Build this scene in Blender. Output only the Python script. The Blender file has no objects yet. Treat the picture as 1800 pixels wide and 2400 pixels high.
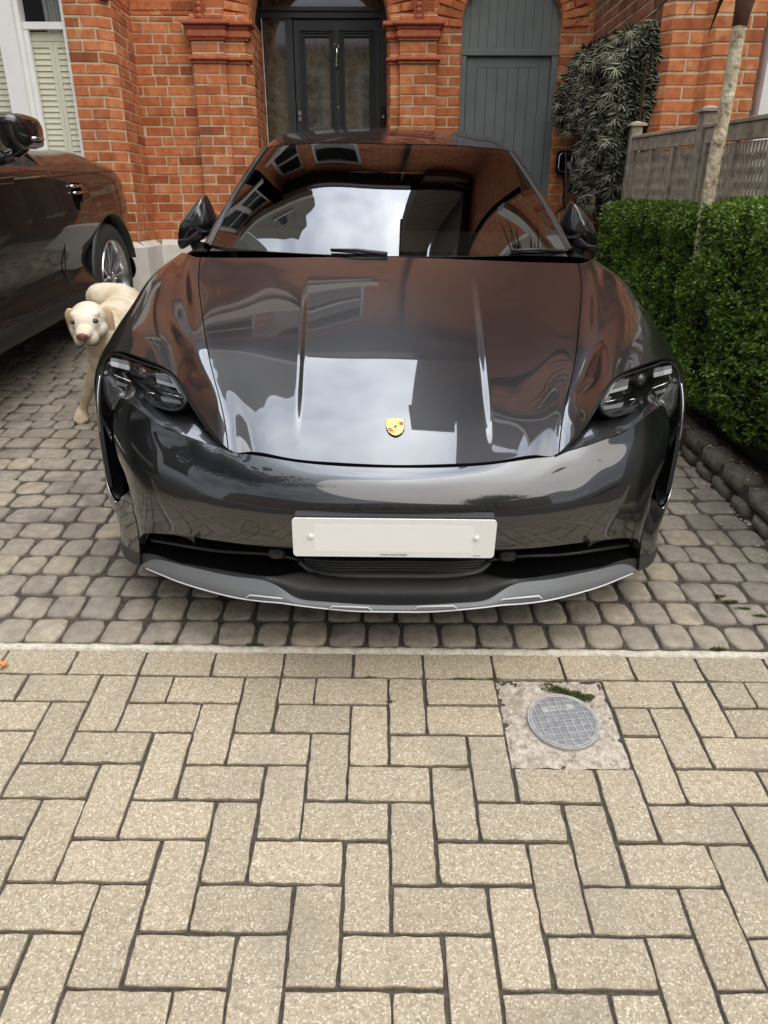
import bpy, bmesh, math, random
import numpy as np
from mathutils import Vector, Matrix
D = math.pi / 180
scene = bpy.context.scene
col = scene.collection
rnd = random.Random(7)
nrs = np.random.RandomState(11)

# ------------------------------------------------------------------ camera
def axes(p, ya, ro):
    f = np.array([math.sin(ya) * math.cos(p), math.cos(ya) * math.cos(p), -math.sin(p)])
    r0 = np.array([math.cos(ya), -math.sin(ya), 0.0]); u0 = np.cross(r0, f)
    r = math.cos(ro) * r0 + math.sin(ro) * u0
    u = -math.sin(ro) * r0 + math.cos(ro) * u0
    return np.array([r, u, f])
F = 1664.0
CAM = np.array([0.0, 0.0, 1.196])
MW = axes(23.2 * D, 0.65 * D, 0.0)
cam_d = bpy.data.cameras.new('camera'); cam = bpy.data.objects.new('camera', cam_d); col.objects.link(cam)
cam_d.sensor_fit = 'VERTICAL'; cam_d.sensor_height = 24.0; cam_d.sensor_width = 18.0
cam_d.lens = 24.0 * F / 2400.0
cam_d.clip_start = 0.02; cam_d.clip_end = 500
m = Matrix.Identity(4)
for i in range(3):
    m[i][0] = MW[0][i]; m[i][1] = MW[1][i]; m[i][2] = -MW[2][i]; m[i][3] = CAM[i]
cam.matrix_world = m
scene.camera = cam

# ------------------------------------------------------------------ world and sun
SUN_EL, SUN_AZ = 52 * D, 140 * D      # azimuth measured from +Y towards +X: behind the camera, to the right
world = bpy.data.worlds.new('World'); scene.world = world; world.use_nodes = True
nt = world.node_tree; nt.nodes.clear()
def N(nt, t, **k):
    n = nt.nodes.new(t)
    for a, v in k.items(): setattr(n, a, v)
    return n
out = N(nt, 'ShaderNodeOutputWorld'); bg = N(nt, 'ShaderNodeBackground'); sky = N(nt, 'ShaderNodeTexSky')
sky.sky_type = 'NISHITA'; sky.sun_disc = False; sky.sun_elevation = SUN_EL; sky.sun_rotation = SUN_AZ
sky.air_density = 1.0; sky.dust_density = 1.5; sky.ozone_density = 1.0
tc = N(nt, 'ShaderNodeTexCoord'); mp = N(nt, 'ShaderNodeMapping'); mp.inputs['Scale'].default_value = (1.0, 1.0, 1.3)
mp.inputs['Location'].default_value = (0.35, 0.1, 0.2)
no = N(nt, 'ShaderNodeTexNoise'); no.inputs['Scale'].default_value = 1.9; no.inputs['Detail'].default_value = 4; no.inputs['Roughness'].default_value = 0.55
cr = N(nt, 'ShaderNodeValToRGB'); cr.color_ramp.elements[0].position = 0.36; cr.color_ramp.elements[1].position = 0.58
cr.color_ramp.elements[0].color = (0.35, 0.35, 0.35, 1); cr.color_ramp.elements[1].color = (1, 1, 1, 1)
no2 = N(nt, 'ShaderNodeTexNoise'); no2.inputs['Scale'].default_value = 2.8; no2.inputs['Detail'].default_value = 3.5
cr2 = N(nt, 'ShaderNodeValToRGB'); cr2.color_ramp.elements[0].color = (7.6, 8.1, 9.0, 1); cr2.color_ramp.elements[1].color = (12.5, 12.7, 13.0, 1)
cr2.color_ramp.elements[0].position = 0.38; cr2.color_ramp.elements[1].position = 0.66
mx = N(nt, 'ShaderNodeMix', data_type='RGBA')
nt.links.new(tc.outputs['Generated'], mp.inputs['Vector'])
nt.links.new(mp.outputs[0], no.inputs['Vector']); nt.links.new(mp.outputs[0], no2.inputs['Vector'])
nt.links.new(no.outputs['Fac'], cr.inputs['Fac']); nt.links.new(no2.outputs['Fac'], cr2.inputs['Fac'])
nt.links.new(cr.outputs[0], mx.inputs[0]); nt.links.new(sky.outputs[0], mx.inputs[6]); nt.links.new(cr2.outputs[0], mx.inputs[7])
# an overcast vault is brighter overhead than at the horizon
# plus an added bright lobe high above the house, shaping the car's sky reflections
dt = N(nt, 'ShaderNodeVectorMath', operation='DOT_PRODUCT'); nt.links.new(tc.outputs['Generated'], dt.inputs[0]); dt.inputs[1].default_value = Vector((0.02, 0.45, 0.89)).normalized()
mm = N(nt, 'ShaderNodeMath', operation='MAXIMUM'); nt.links.new(dt.outputs['Value'], mm.inputs[0]); mm.inputs[1].default_value = 0.0
pw_ = N(nt, 'ShaderNodeMath', operation='POWER'); nt.links.new(mm.outputs[0], pw_.inputs[0]); pw_.inputs[1].default_value = 6.0
mr = N(nt, 'ShaderNodeMath', operation='MULTIPLY_ADD'); nt.links.new(pw_.outputs[0], mr.inputs[0]); mr.inputs[1].default_value = 4.3; mr.inputs[2].default_value = 0.55
vm = N(nt, 'ShaderNodeVectorMath', operation='SCALE'); nt.links.new(mx.outputs[2], vm.inputs[0]); nt.links.new(mr.outputs[0], vm.inputs['Scale'])
nt.links.new(vm.outputs[0], bg.inputs['Color']); bg.inputs['Strength'].default_value = 0.11
nt.links.new(bg.outputs[0], out.inputs[0])
sun_d = bpy.data.lights.new('sun', 'SUN'); sun_d.energy = 2.5; sun_d.angle = 80 * D; sun_d.color = (1.0, 0.95, 0.86)
sun = bpy.data.objects.new('sun', sun_d); col.objects.link(sun)
sd = Vector((math.sin(SUN_AZ) * math.cos(SUN_EL), math.cos(SUN_AZ) * math.cos(SUN_EL), math.sin(SUN_EL)))
sun.rotation_euler = sd.to_track_quat('Z', 'Y').to_euler(); sun.location = (3, -4, 9)
scene.view_settings.view_transform = 'Standard'; scene.view_settings.look = 'None'
scene.view_settings.exposure = 0.40; scene.view_settings.gamma = 1.0
scene.render.film_transparent = False
scene.cycles.max_bounces = 8; scene.cycles.transparent_max_bounces = 12
scene.cycles.sample_clamp_indirect = 6.0

# ------------------------------------------------------------------ geometry helpers
def wray(px, py):
    v = (px - 900) * MW[0] - (py - 1200) * MW[1] + F * MW[2]
    return v / np.linalg.norm(v)
def wY(px, py, Y): d = wray(px, py); return CAM + d * Y / d[1]
def wX(px, py, X): d = wray(px, py); return CAM + d * X / d[0]
# the car's own frame (X across, Y back from the nose, Z up from the drive)
CCAM = np.array([-0.049, -1.60, 1.324]); MC = axes(27.4 * D, 0.8 * D, 1.0 * D)
RC = MW.T @ MC
def cray(px, py):
    v = (px - 900) * MC[0] - (py - 1200) * MC[1] + F * MC[2]
    return v / np.linalg.norm(v)
def cY(px, py, Y): d = cray(px, py); return CCAM + d * (Y - CCAM[1]) / d[1]
def car2w(P): return (np.asarray(P, float) - CCAM) @ RC.T + CAM
# the pavement's own frame (10 cm herringbone modules)
PCAM = np.array([-0.0416, -1.4621, 1.4296]); MP = axes(0.5445, 0.0135, 0.0210)
RP = MW.T @ MP
def pav2w(P): return (np.asarray(P, float) - PCAM) @ RP.T + CAM
DN = RC[:, 2]; DO = car2w([0, 0, 0])
def zg(X, Y): return DO[2] - ((X - DO[0]) * DN[0] + (Y - DO[1]) * DN[1]) / DN[2]
def frame_matrix(R, T):
    m = Matrix.Identity(4)
    for i in range(3):
        for j in range(3): m[i][j] = R[i][j]
        m[i][3] = T[i]
    return m

class MB:
    def __init__(s): s.v = []; s.f = []; s.mi = []
    def add(s, vs, fs, mi=0):
        o = len(s.v); s.v.extend([tuple(map(float, p)) for p in vs]); s.f.extend([tuple(i + o for i in f) for f in fs]); s.mi.extend([mi] * len(fs)); return o
    def box(s, x0, x1, y0, y1, z0, z1, mi=0):
        s.add([(x0, y0, z0), (x1, y0, z0), (x1, y1, z0), (x0, y1, z0), (x0, y0, z1), (x1, y0, z1), (x1, y1, z1), (x0, y1, z1)],
              [(0, 3, 2, 1), (4, 5, 6, 7), (0, 1, 5, 4), (1, 2, 6, 5), (2, 3, 7, 6), (3, 0, 4, 7)], mi)
    def bbox(s, c, ax, b=0.003, mi=0):
        # box from centre c and three half-extent vectors, with small bevels
        c = np.array(c, float); ax = [np.array(a, float) for a in ax]
        L = [np.linalg.norm(a) for a in ax]; n = [a / l for a, l in zip(ax, L)]
        b = min(b, 0.45 * min(L)); vs = []; idx = {}
        for sx in (-1, 1):
            for sy in (-1, 1):
                for sz in (-1, 1):
                    for k in range(3):
                        e = [L[0], L[1], L[2]]
                        for j in range(3):
                            if j != k: e[j] -= b
                        idx[(sx, sy, sz, k)] = len(vs); vs.append(c + sx * e[0] * n[0] + sy * e[1] * n[1] + sz * e[2] * n[2])
        fs = []
        def q(a): fs.append(tuple(a))
        for k in range(3):
            i, j = [t for t in range(3) if t != k]
            for sg in (-1, 1):
                r = []
                for a, b2 in ((-1, -1), (1, -1), (1, 1), (-1, 1)):
                    t = [0, 0, 0]; t[k] = sg; t[i] = a; t[j] = b2; r.append(idx[(t[0], t[1], t[2], k)])
                q(r if (sg == 1) == (k != 1) else r[::-1])
        for k in range(3):      # edges along k
            i, j = [t for t in range(3) if t != k]
            for a in (-1, 1):
                for b2 in (-1, 1):
                    t0 = [0, 0, 0]; t0[i] = a; t0[j] = b2; t1 = list(t0); t0[k] = -1; t1[k] = 1
                    r = [idx[(*t0, i)], idx[(*t1, i)], idx[(*t1, j)], idx[(*t0, j)]]
                    q(r if (a * b2 == 1) == (k != 1) else r[::-1])
        for sx in (-1, 1):
            for sy in (-1, 1):
                for sz in (-1, 1):
                    r = [idx[(sx, sy, sz, 0)], idx[(sx, sy, sz, 1)], idx[(sx, sy, sz, 2)]]
                    q(r if sx * sy * sz == 1 else r[::-1])
        s.add(vs, fs, mi)
    def grid(s, P, mi=0, closed_u=False):
        P = np.asarray(P); a, b = P.shape[:2]
        fs = []
        for i in range(a - 1):
            for j in range(b - 1 + (1 if closed_u else 0)):
                j2 = (j + 1) % b
                fs.append((i * b + j, i * b + j2, (i + 1) * b + j2, (i + 1) * b + j))
        s.add(P.reshape(-1, 3), fs, mi)
    def tube(s, pts, r, n=10, mi=0, cap=True):
        pts = [np.array(p, float) for p in pts]; k = len(pts)
        rr = r if hasattr(r, '__len__') else [r] * k
        P = []; up = None
        for i in range(k):
            t = pts[min(i + 1, k - 1)] - pts[max(i - 1, 0)]; t /= np.linalg.norm(t) + 1e-12
            if up is None: up = np.array([0, 0, 1.0]) if abs(t[2]) < 0.9 else np.array([1.0, 0, 0])
            x = np.cross(up, t); x /= np.linalg.norm(x) + 1e-12; y = np.cross(t, x); up = y
            P.append([pts[i] + rr[i] * (math.cos(2 * math.pi * j / n) * x + math.sin(2 * math.pi * j / n) * y) for j in range(n)])
        o = len(s.v); s.grid(P, mi, True)
        if cap:
            s.f.append(tuple(o + j for j in range(n))[::-1]); s.mi.append(mi)
            s.f.append(tuple(o + (k - 1) * n + j for j in range(n))); s.mi.append(mi)
    def poly_prism(s, pts, d, mi=0):
        # planar polygon pts (3D) extruded by vector d
        n = len(pts); d = np.array(d, float); a = [np.array(p, float) for p in pts]; b = [p + d for p in a]
        s.add(a + b, [tuple(range(n))[::-1], tuple(range(n, 2 * n))] + [(i, (i + 1) % n, n + (i + 1) % n, n + i) for i in range(n)], mi)
    def build(s, name, mats, parent=None, smooth=False, auto=None):
        me = bpy.data.meshes.new(name); me.from_pydata(s.v, [], s.f)
        if not isinstance(mats, (list, tuple)): mats = [mats]
        for m_ in mats: me.materials.append(m_)
        if len(mats) > 1: me.polygons.foreach_set('material_index', s.mi)
        if smooth: me.polygons.foreach_set('use_smooth', [True] * len(me.polygons))
        me.validate(); me.update()
        if auto:
            try: me.set_sharp_from_angle(angle=auto * D)
            except Exception: pass
        o = bpy.data.objects.new(name, me); col.objects.link(o)
        if parent is not None: o.parent = parent
        return o
def empty(name, loc=(0, 0, 0), mat=None):
    o = bpy.data.objects.new(name, None); col.objects.link(o); o.empty_display_size = 0.1
    if mat is not None: o.matrix_world = mat
    else: o.location = loc
    return o
def tag(o, label=None, cat=None, group=None, kind=None):
    if label: o['label'] = label
    if cat: o['category'] = cat
    if group: o['group'] = group
    if kind: o['kind'] = kind
    return o
def fixn(o):
    bm = bmesh.new(); bm.from_mesh(o.data); bmesh.ops.recalc_face_normals(bm, faces=bm.faces); bm.to_mesh(o.data); bm.free(); return o

# natural cubic spline
def nspline(t, P, q):
    t = np.asarray(t, float); P = np.asarray(P, float); q = np.asarray(q, float); n = len(t)
    if n == 2: return P[0] + (P[1] - P[0]) * ((q - t[0]) / (t[1] - t[0])).reshape((-1,) + (1,) * (P.ndim - 1))
    h = np.diff(t); A = np.zeros((n, n)); sh = P.shape[1:]; B = np.zeros((n,) + sh)
    A[0, 0] = A[-1, -1] = 1
    for i in range(1, n - 1):
        A[i, i - 1] = h[i - 1]; A[i, i] = 2 * (h[i - 1] + h[i]); A[i, i + 1] = h[i]
        B[i] = 6 * ((P[i + 1] - P[i]) / h[i] - (P[i] - P[i - 1]) / h[i - 1])
    M_ = np.linalg.solve(A, B.reshape(n, -1)).reshape((n,) + sh)
    k = np.clip(np.searchsorted(t, q, side='right') - 1, 0, n - 2)
    e = lambda x: x.reshape((-1,) + (1,) * len(sh))
    hk = e(h[k]); a = e(t[k + 1] - q); b = e(q - t[k])
    return (M_[k] * a ** 3 + M_[k + 1] * b ** 3) / (6 * hk) + (P[k] / hk - M_[k] * hk / 6) * a + (P[k + 1] / hk - M_[k + 1] * hk / 6) * b
def chord(P):
    P = np.asarray(P, float); d = np.linalg.norm(np.diff(P, axis=0), axis=1); return np.concatenate([[0], np.cumsum(d)])
def curve(P, n):
    t = chord(P); return nspline(t, P, np.linspace(0, t[-1], n))
class Surf:
    """tensor natural spline through a grid of points G[v][u]; symmetric about X=0 when mirror=True"""
    def __init__(s, G, mirror=True):
        G = np.asarray(G, float)
        if mirror:
            L = G[:, 1:][:, ::-1].copy(); L[..., 0] *= -1
            G[:, 0, 0] = 0
            G = np.concatenate([L, G], axis=1)
        s.G = G
        s.tu = np.mean([chord(r) for r in G], axis=0)
        if mirror: s.tu = s.tu - s.tu[len(s.tu) // 2]
        s.tv = np.mean([chord(G[:, j]) for j in range(G.shape[1])], axis=0)
        s.mirror = mirror
    def ev(s, U, V):
        A = nspline(s.tv, s.G, V)                      # rows at V
        return np.transpose(nspline(s.tu, np.transpose(A, (1, 0, 2)), U), (1, 0, 2))
def normals(P):
    du = np.gradient(P, axis=1); dv = np.gradient(P, axis=0); n = np.cross(du, dv)
    return n / (np.linalg.norm(n, axis=2, keepdims=True) + 1e-12)
def panel(mb, P, out_dir, flange=0.008, mi=0, fmi=1):
    """a smooth sheet with its edge turned in, so that the gap round it reads dark"""
    n = normals(P); 
    if np.mean(n @ np.array(out_dir, float)) < 0: n = -n; Pq = P[:, ::-1]; n = n[:, ::-1]
    else: Pq = P
    mb.grid(Pq, mi)
    for E_, Nn in ((Pq[0], n[0]), (Pq[-1][::-1], n[-1][::-1]), (Pq[:, 0][::-1], n[:, 0][::-1]), (Pq[:, -1], n[:, -1])):
        mb.grid([E_ - Nn * flange, E_], fmi)

# ------------------------------------------------------------------ materials
def mat(name, base=(0.5, 0.5, 0.5), rough=0.6, metal=0.0, coat=0.0, coat_rough=0.02, coat_ior=1.5, spec=0.5, emis=None):
    m = bpy.data.materials.new(name); m.use_nodes = True
    b = m.node_tree.nodes['Principled BSDF']
    b.inputs['Base Color'].default_value = (*base, 1); b.inputs['Roughness'].default_value = rough
    b.inputs['Metallic'].default_value = metal; b.inputs['Coat Weight'].default_value = coat
    b.inputs['Coat Roughness'].default_value = coat_rough; b.inputs['Coat IOR'].default_value = coat_ior
    b.inputs['Specular IOR Level'].default_value = spec
    return m
def BS(m): return m.node_tree.nodes['Principled BSDF']
def ramp(nt, stops, interp='LINEAR'):
    r = nt.nodes.new('ShaderNodeValToRGB'); r.color_ramp.interpolation = interp
    e = r.color_ramp.elements
    while len(e) > 1: e.remove(e[-1])
    e[0].position = stops[0][0]; e[0].color = (*stops[0][1], 1)
    for p, c in stops[1:]:
        k = e.new(p); k.color = (*c, 1)
    return r
def noise_mat(name, cols, scale=8, detail=5, rough=0.8, bump=0.3, bscale=None, island=None, coords='Object', bdist=0.004, roughn=0.6, speck=None):
    """cols = colour stops over a noise; island = (dark, light) factors per separate piece"""
    m = mat(name, rough=rough); nt = m.node_tree; b = BS(m)
    tc = nt.nodes.new('ShaderNodeTexCoord')
    n = nt.nodes.new('ShaderNodeTexNoise'); n.inputs['Scale'].default_value = scale; n.inputs['Detail'].default_value = detail; n.inputs['Roughness'].default_value = roughn
    nt.links.new(tc.outputs[coords], n.inputs['Vector'])
    r = ramp(nt, cols); nt.links.new(n.outputs['Fac'], r.inputs['Fac']); last = r.outputs[0]
    if speck:
        for (sc, th, c, am) in speck:
            v = nt.nodes.new('ShaderNodeTexNoise'); v.inputs['Scale'].default_value = sc; v.inputs['Detail'].default_value = 1.5
            nt.links.new(tc.outputs[coords], v.inputs['Vector'])
            rr = ramp(nt, [(th, (0, 0, 0)), (th + 0.08, (am, am, am))]); nt.links.new(v.outputs['Fac'], rr.inputs['Fac'])
            x = nt.nodes.new('ShaderNodeMix'); x.data_type = 'RGBA'
            nt.links.new(rr.outputs[0], x.inputs[0]); nt.links.new(last, x.inputs[6]); x.inputs[7].default_value = (*c, 1); last = x.outputs[2]
    if island:
        g = nt.nodes.new('ShaderNodeNewGeometry')
        rr = ramp(nt, island); nt.links.new(g.outputs['Random Per Island'], rr.inputs['Fac'])
        x = nt.nodes.new('ShaderNodeMix'); x.data_type = 'RGBA'; x.blend_type = 'MULTIPLY'; x.inputs[0].default_value = 1
        nt.links.new(last, x.inputs[6]); nt.links.new(rr.outputs[0], x.inputs[7]); last = x.outputs[2]
    nt.links.new(last, b.inputs['Base Color'])
    if bump:
        n2 = nt.nodes.new('ShaderNodeTexNoise'); n2.inputs['Scale'].default_value = bscale or scale * 4; n2.inputs['Detail'].default_value = 4
        nt.links.new(tc.outputs[coords], n2.inputs['Vector'])
        bp = nt.nodes.new('ShaderNodeBump'); bp.inputs['Strength'].default_value = bump; bp.inputs['Distance'].default_value = bdist
        nt.links.new(n2.outputs['Fac'], bp.inputs['Height']); nt.links.new(bp.outputs[0], b.inputs['Normal'])
    return m
M = {}
M['block'] = noise_mat('paving_block', [(0.3, (0.215, 0.176, 0.122)), (0.5, (0.345, 0.290, 0.205)), (0.72, (0.48, 0.41, 0.302))], scale=95, detail=6, rough=0.92, bump=0.6, bscale=230, bdist=0.003, roughn=0.75,
    island=[(0, (0.86, 0.85, 0.84)), (0.5, (0.95, 0.94, 0.93)), (1, (1.04, 1.02, 1.0))], speck=[(210, 0.57, (0.62, 0.57, 0.47), 0.8), (260, 0.60, (0.13, 0.105, 0.08), 0.6), (4, 0.56, (0.24, 0.21, 0.165), 0.3)])
M['joint'] = noise_mat('joint_sand', [(0.3, (0.040, 0.033, 0.026)), (0.7, (0.105, 0.088, 0.070))], scale=60, rough=1, bump=0.8, bdist=0.006)
M['sett'] = noise_mat('sett_stone', [(0.3, (0.205, 0.175, 0.138)), (0.55, (0.300, 0.262, 0.212)), (0.75, (0.395, 0.352, 0.292))], scale=26, detail=8, rough=0.85, bump=0.9, bscale=90, bdist=0.004, roughn=0.7,
    island=[(0, (0.80, 0.79, 0.79)), (0.35, (0.93, 0.93, 0.94)), (0.8, (1.04, 1.03, 1.0)), (1, (1.22, 1.16, 1.05))], speck=[(260, 0.68, (0.6, 0.57, 0.5), 0.6), (5, 0.58, (0.13, 0.11, 0.09), 0.5)])
M['mortar_strip'] = noise_mat('mortar_strip', [(0.3, (0.45, 0.40, 0.32)), (0.6, (0.68, 0.63, 0.53))], scale=40, rough=0.95, bump=1, bdist=0.008)
M['concrete'] = noise_mat('old_concrete', [(0.36, (0.17, 0.14, 0.108)), (0.48, (0.36, 0.308, 0.25)), (0.62, (0.55, 0.485, 0.41))], scale=55, detail=9, rough=0.95, bump=1, bscale=70, bdist=0.01, roughn=0.8, speck=[(18, 0.62, (0.30, 0.25, 0.19), 0.7)])
M['lid'] = noise_mat('lid_metal', [(0.3, (0.13, 0.133, 0.142)), (0.7, (0.24, 0.245, 0.258))], scale=60, rough=0.55, bump=0.4, bdist=0.002)
M['lid_rim'] = noise_mat('lid_ridge', [(0.3, (0.26, 0.255, 0.25)), (0.7, (0.42, 0.40, 0.38))], scale=60, rough=0.6, bump=0.3)
M['brick'] = noise_mat('red_brick', [(0.28, (0.36, 0.095, 0.034)), (0.5, (0.52, 0.165, 0.062)), (0.72, (0.64, 0.24, 0.10))], scale=14, detail=7, rough=0.9, bump=0.5, bscale=120, bdist=0.003, roughn=0.65,
    island=[(0, (0.56, 0.50, 0.48)), (0.10, (0.80, 0.74, 0.70)), (0.35, (0.97, 0.95, 0.93)), (0.8, (1.08, 1.12, 1.12)), (1, (1.2, 1.36, 1.42))], speck=[(9.0, 0.60, (0.60, 0.42, 0.24), 0.35), (3.0, 0.60, (0.26, 0.12, 0.07), 0.4)])
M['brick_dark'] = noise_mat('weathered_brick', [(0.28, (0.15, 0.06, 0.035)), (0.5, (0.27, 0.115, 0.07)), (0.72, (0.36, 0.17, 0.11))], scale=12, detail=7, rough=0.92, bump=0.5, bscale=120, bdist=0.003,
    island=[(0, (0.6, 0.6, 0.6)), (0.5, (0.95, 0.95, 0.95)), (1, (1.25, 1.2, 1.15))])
M['rubbed'] = noise_mat('moulded_terracotta', [(0.3, (0.36, 0.085, 0.04)), (0.7, (0.50, 0.15, 0.075))], scale=20, rough=0.75, bump=0.3, bdist=0.002)
M['mortar'] = noise_mat('lime_mortar', [(0.3, (0.40, 0.31, 0.185)), (0.5, (0.58, 0.47, 0.31)), (0.7, (0.70, 0.59, 0.41))], scale=9, detail=8, rough=0.95, bump=0.7, bscale=90, bdist=0.004)
M['white_paint'] = noise_mat('white_paint', [(0.3, (0.82, 0.82, 0.81)), (0.7, (0.88, 0.88, 0.87))], scale=5, rough=0.45, bump=0.05)
M['render_white'] = noise_mat('white_masonry_paint', [(0.3, (0.66, 0.63, 0.58)), (0.7, (0.80, 0.78, 0.74))], scale=7, rough=0.7, bump=0.25, bscale=60)
M['shutter'] = noise_mat('cream_shutter', [(0.3, (0.74, 0.74, 0.62)), (0.7, (0.82, 0.82, 0.70))], scale=4, rough=0.55, bump=0.05)
M['grey_paint'] = noise_mat('grey_green_paint', [(0.3, (0.125, 0.146, 0.146)), (0.7, (0.165, 0.188, 0.186))], scale=5, detail=8, rough=0.5, bump=0.15, bscale=40)
M['door_paint'] = noise_mat('charcoal_door_paint', [(0.3, (0.035, 0.041, 0.044)), (0.7, (0.048, 0.055, 0.058))], scale=5, rough=0.3, bump=0.05)
M['chrome'] = mat('chrome', (0.75, 0.75, 0.76), 0.12, 1.0)
M['black_plastic'] = mat('black_plastic', (0.018, 0.018, 0.019), 0.45)
M['black_gloss'] = mat('gloss_black', (0.008, 0.008, 0.009), 0.12, 0, 1.0)
M['soil'] = noise_mat('bed_soil', [(0.3, (0.045, 0.034, 0.022)), (0.7, (0.11, 0.085, 0.06))], scale=25, rough=1, bump=1, bdist=0.02)
M['slate'] = noise_mat('roof_slate', [(0.3, (0.05, 0.05, 0.055)), (0.7, (0.10, 0.10, 0.11))], scale=6, rough=0.6, bump=0.3)
M['dark_room'] = mat('dark_interior', (0.02, 0.02, 0.02), 0.9)
def glass_dark(name, tint=(0.02, 0.022, 0.024), ior=1.5, trans=0.0):
    m = mat(name, tint, 0.03, 0, 0.0, spec=0.5); b = BS(m); b.inputs['IOR'].default_value = ior
    return m
M['window_glass'] = glass_dark('window_glass', (0.03, 0.035, 0.035), 1.6)
def proc_brick(name, c1, c2, mo, scale=1.0):
    m = mat(name, rough=0.9); nt = m.node_tree; b = BS(m)
    tc = nt.nodes.new('ShaderNodeTexCoord'); sp = nt.nodes.new('ShaderNodeSeparateXYZ'); ad = nt.nodes.new('ShaderNodeMath'); cb = nt.nodes.new('ShaderNodeCombineXYZ')
    nt.links.new(tc.outputs['Object'], sp.inputs[0]); nt.links.new(sp.outputs[0], ad.inputs[0]); nt.links.new(sp.outputs[1], ad.inputs[1])
    nt.links.new(ad.outputs[0], cb.inputs[0]); nt.links.new(sp.outputs[2], cb.inputs[1])
    br = nt.nodes.new('ShaderNodeTexBrick'); br.inputs['Scale'].default_value = 1; br.inputs['Brick Width'].default_value = 0.225; br.inputs['Row Height'].default_value = 0.075
    br.inputs['Mortar Size'].default_value = 0.006; br.inputs['Color1'].default_value = (*c1, 1); br.inputs['Color2'].default_value = (*c2, 1); br.inputs['Mortar'].default_value = (*mo, 1)
    nt.links.new(cb.outputs[0], br.inputs['Vector']); nt.links.new(br.outputs['Color'], b.inputs['Base Color'])
    return m
M['pbrick'] = proc_brick('brickwork_upper', (0.46, 0.13, 0.052), (0.62, 0.21, 0.085), (0.55, 0.43, 0.28))
M['pbrick_dark'] = proc_brick('brickwork_aged', (0.10, 0.065, 0.045), (0.18, 0.11, 0.075), (0.17, 0.14, 0.11))
M['pbrick_stock'] = proc_brick('brickwork_stock', (0.16, 0.12, 0.075), (0.26, 0.20, 0.12), (0.22, 0.19, 0.14))
from mathutils import noise as mnoise
# ------------------------------------------------------------------ ground, pavement, drive
# distant ground sheet (everything else lies above it), road behind the photographer
mb = MB(); z0 = -0.9
mb.add([(-60, -60, z0), (60, -60, z0), (60, 60, z0), (-60, 60, z0)], [(0, 1, 2, 3)])
tag(mb.build('ground', M['soil']), kind='structure')
M['asphalt'] = noise_mat('asphalt', [(0.3, (0.04, 0.04, 0.042)), (0.7, (0.075, 0.075, 0.075))], scale=60, rough=0.9, bump=0.5)
pend = pav2w([0, -2.2, 0])
mb = MB(); zr = pend[2] - 0.11
mb.box(-25, 25, -9.5, pend[1] + 0.02, zr - 0.3, zr)
tag(mb.build('road', M['asphalt']), kind='structure')
mb = MB(); mb.box(-25, 25, -12.5, -9.5, zr - 0.3, zr + 0.11)
tag(mb.build('far_pavement', M['block']), kind='structure')

# pavement: herringbone blocks laid as real blocks on a dark joint bed
U = 0.1
mb = MB()
TP = lambda x, y, z: pav2w([x, y, z])
bed = MB()
gx = [-6, 6]; 
bed.add([TP(-6, -2.2, -0.009), TP(6, -2.2, -0.009), TP(6, 0.135, -0.009), TP(-6, 0.135, -0.009), TP(-6, -2.2, -0.2), TP(6, -2.2, -0.2), TP(6, 0.135, -0.2), TP(-6, 0.135, -0.2)],
        [(0, 1, 2, 3), (0, 4, 5, 1), (1, 5, 6, 2), (2, 6, 7, 3), (3, 7, 4, 0)])
pav = bed.build('pavement', M['joint']); tag(pav, kind='structure')
def block(mb, x0, x1, y0, y1, T, g=0.0045, h=0.0, chip=0.0016, b=0.0027, deep=0.03):
    """one paving block with a worn, slightly chamfered outline"""
    x0 += g; x1 -= g; y0 += g; y1 -= g
    j = lambda: rnd.uniform(-1, 1) * chip
    nx = max(3, int((x1 - x0) / 0.022)); ny = max(3, int((y1 - y0) / 0.022))
    ring = []
    for i in range(nx): ring.append((x0 + (x1 - x0) * i / nx, y0, 0, -1))
    for i in range(ny): ring.append((x1, y0 + (y1 - y0) * i / ny, 1, 0))
    for i in range(nx): ring.append((x1 - (x1 - x0) * i / nx, y1, 0, 1))
    for i in range(ny): ring.append((x0, y1 - (y1 - y0) * i / ny, -1, 0))
    n = len(ring); cx = (x0 + x1) / 2; cy = (y0 + y1) / 2
    tx, ty = rnd.uniform(-0.008, 0.008), rnd.uniform(-0.008, 0.008)
    outer = []; inner = []; bot = []
    for k, (x, y, a, c) in enumerate(ring):
        corner = (k in (0, nx, nx + ny, 2 * nx + ny))
        jx, jy = j(), j()
        sx = x + jx; sy = y + jy
        if corner: sx += (cx - x) * 0.0009 / abs(cx - x); sy += (cy - y) * 0.0009 / abs(cy - y)
        ix = min(max(sx, x0 + b), x1 - b) + (0 if not a else -a * 0); iy = min(max(sy, y0 + b), y1 - b)
        z = h + tx * (sx - cx) + ty * (sy - cy)
        outer.append((sx, sy, z - b * 0.55)); inner.append((ix, iy, z)); bot.append((sx, sy, -deep))
    vs = [T(*p) for p in inner + outer + bot]
    fs = [tuple(range(n))] + [(n + i, n + (i + 1) % n, (i + 1) % n, i) for i in range(n)] + [(2 * n + i, 2 * n + (i + 1) % n, n + (i + 1) % n, n + i) for i in range(n)]
    mb.add(vs, fs)
mb = MB()
def patch_cell(c, r): return 3 <= c < 6 and 0 <= r < 3
R0, R1, C0, C1 = 0, 21, -24, 24
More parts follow.
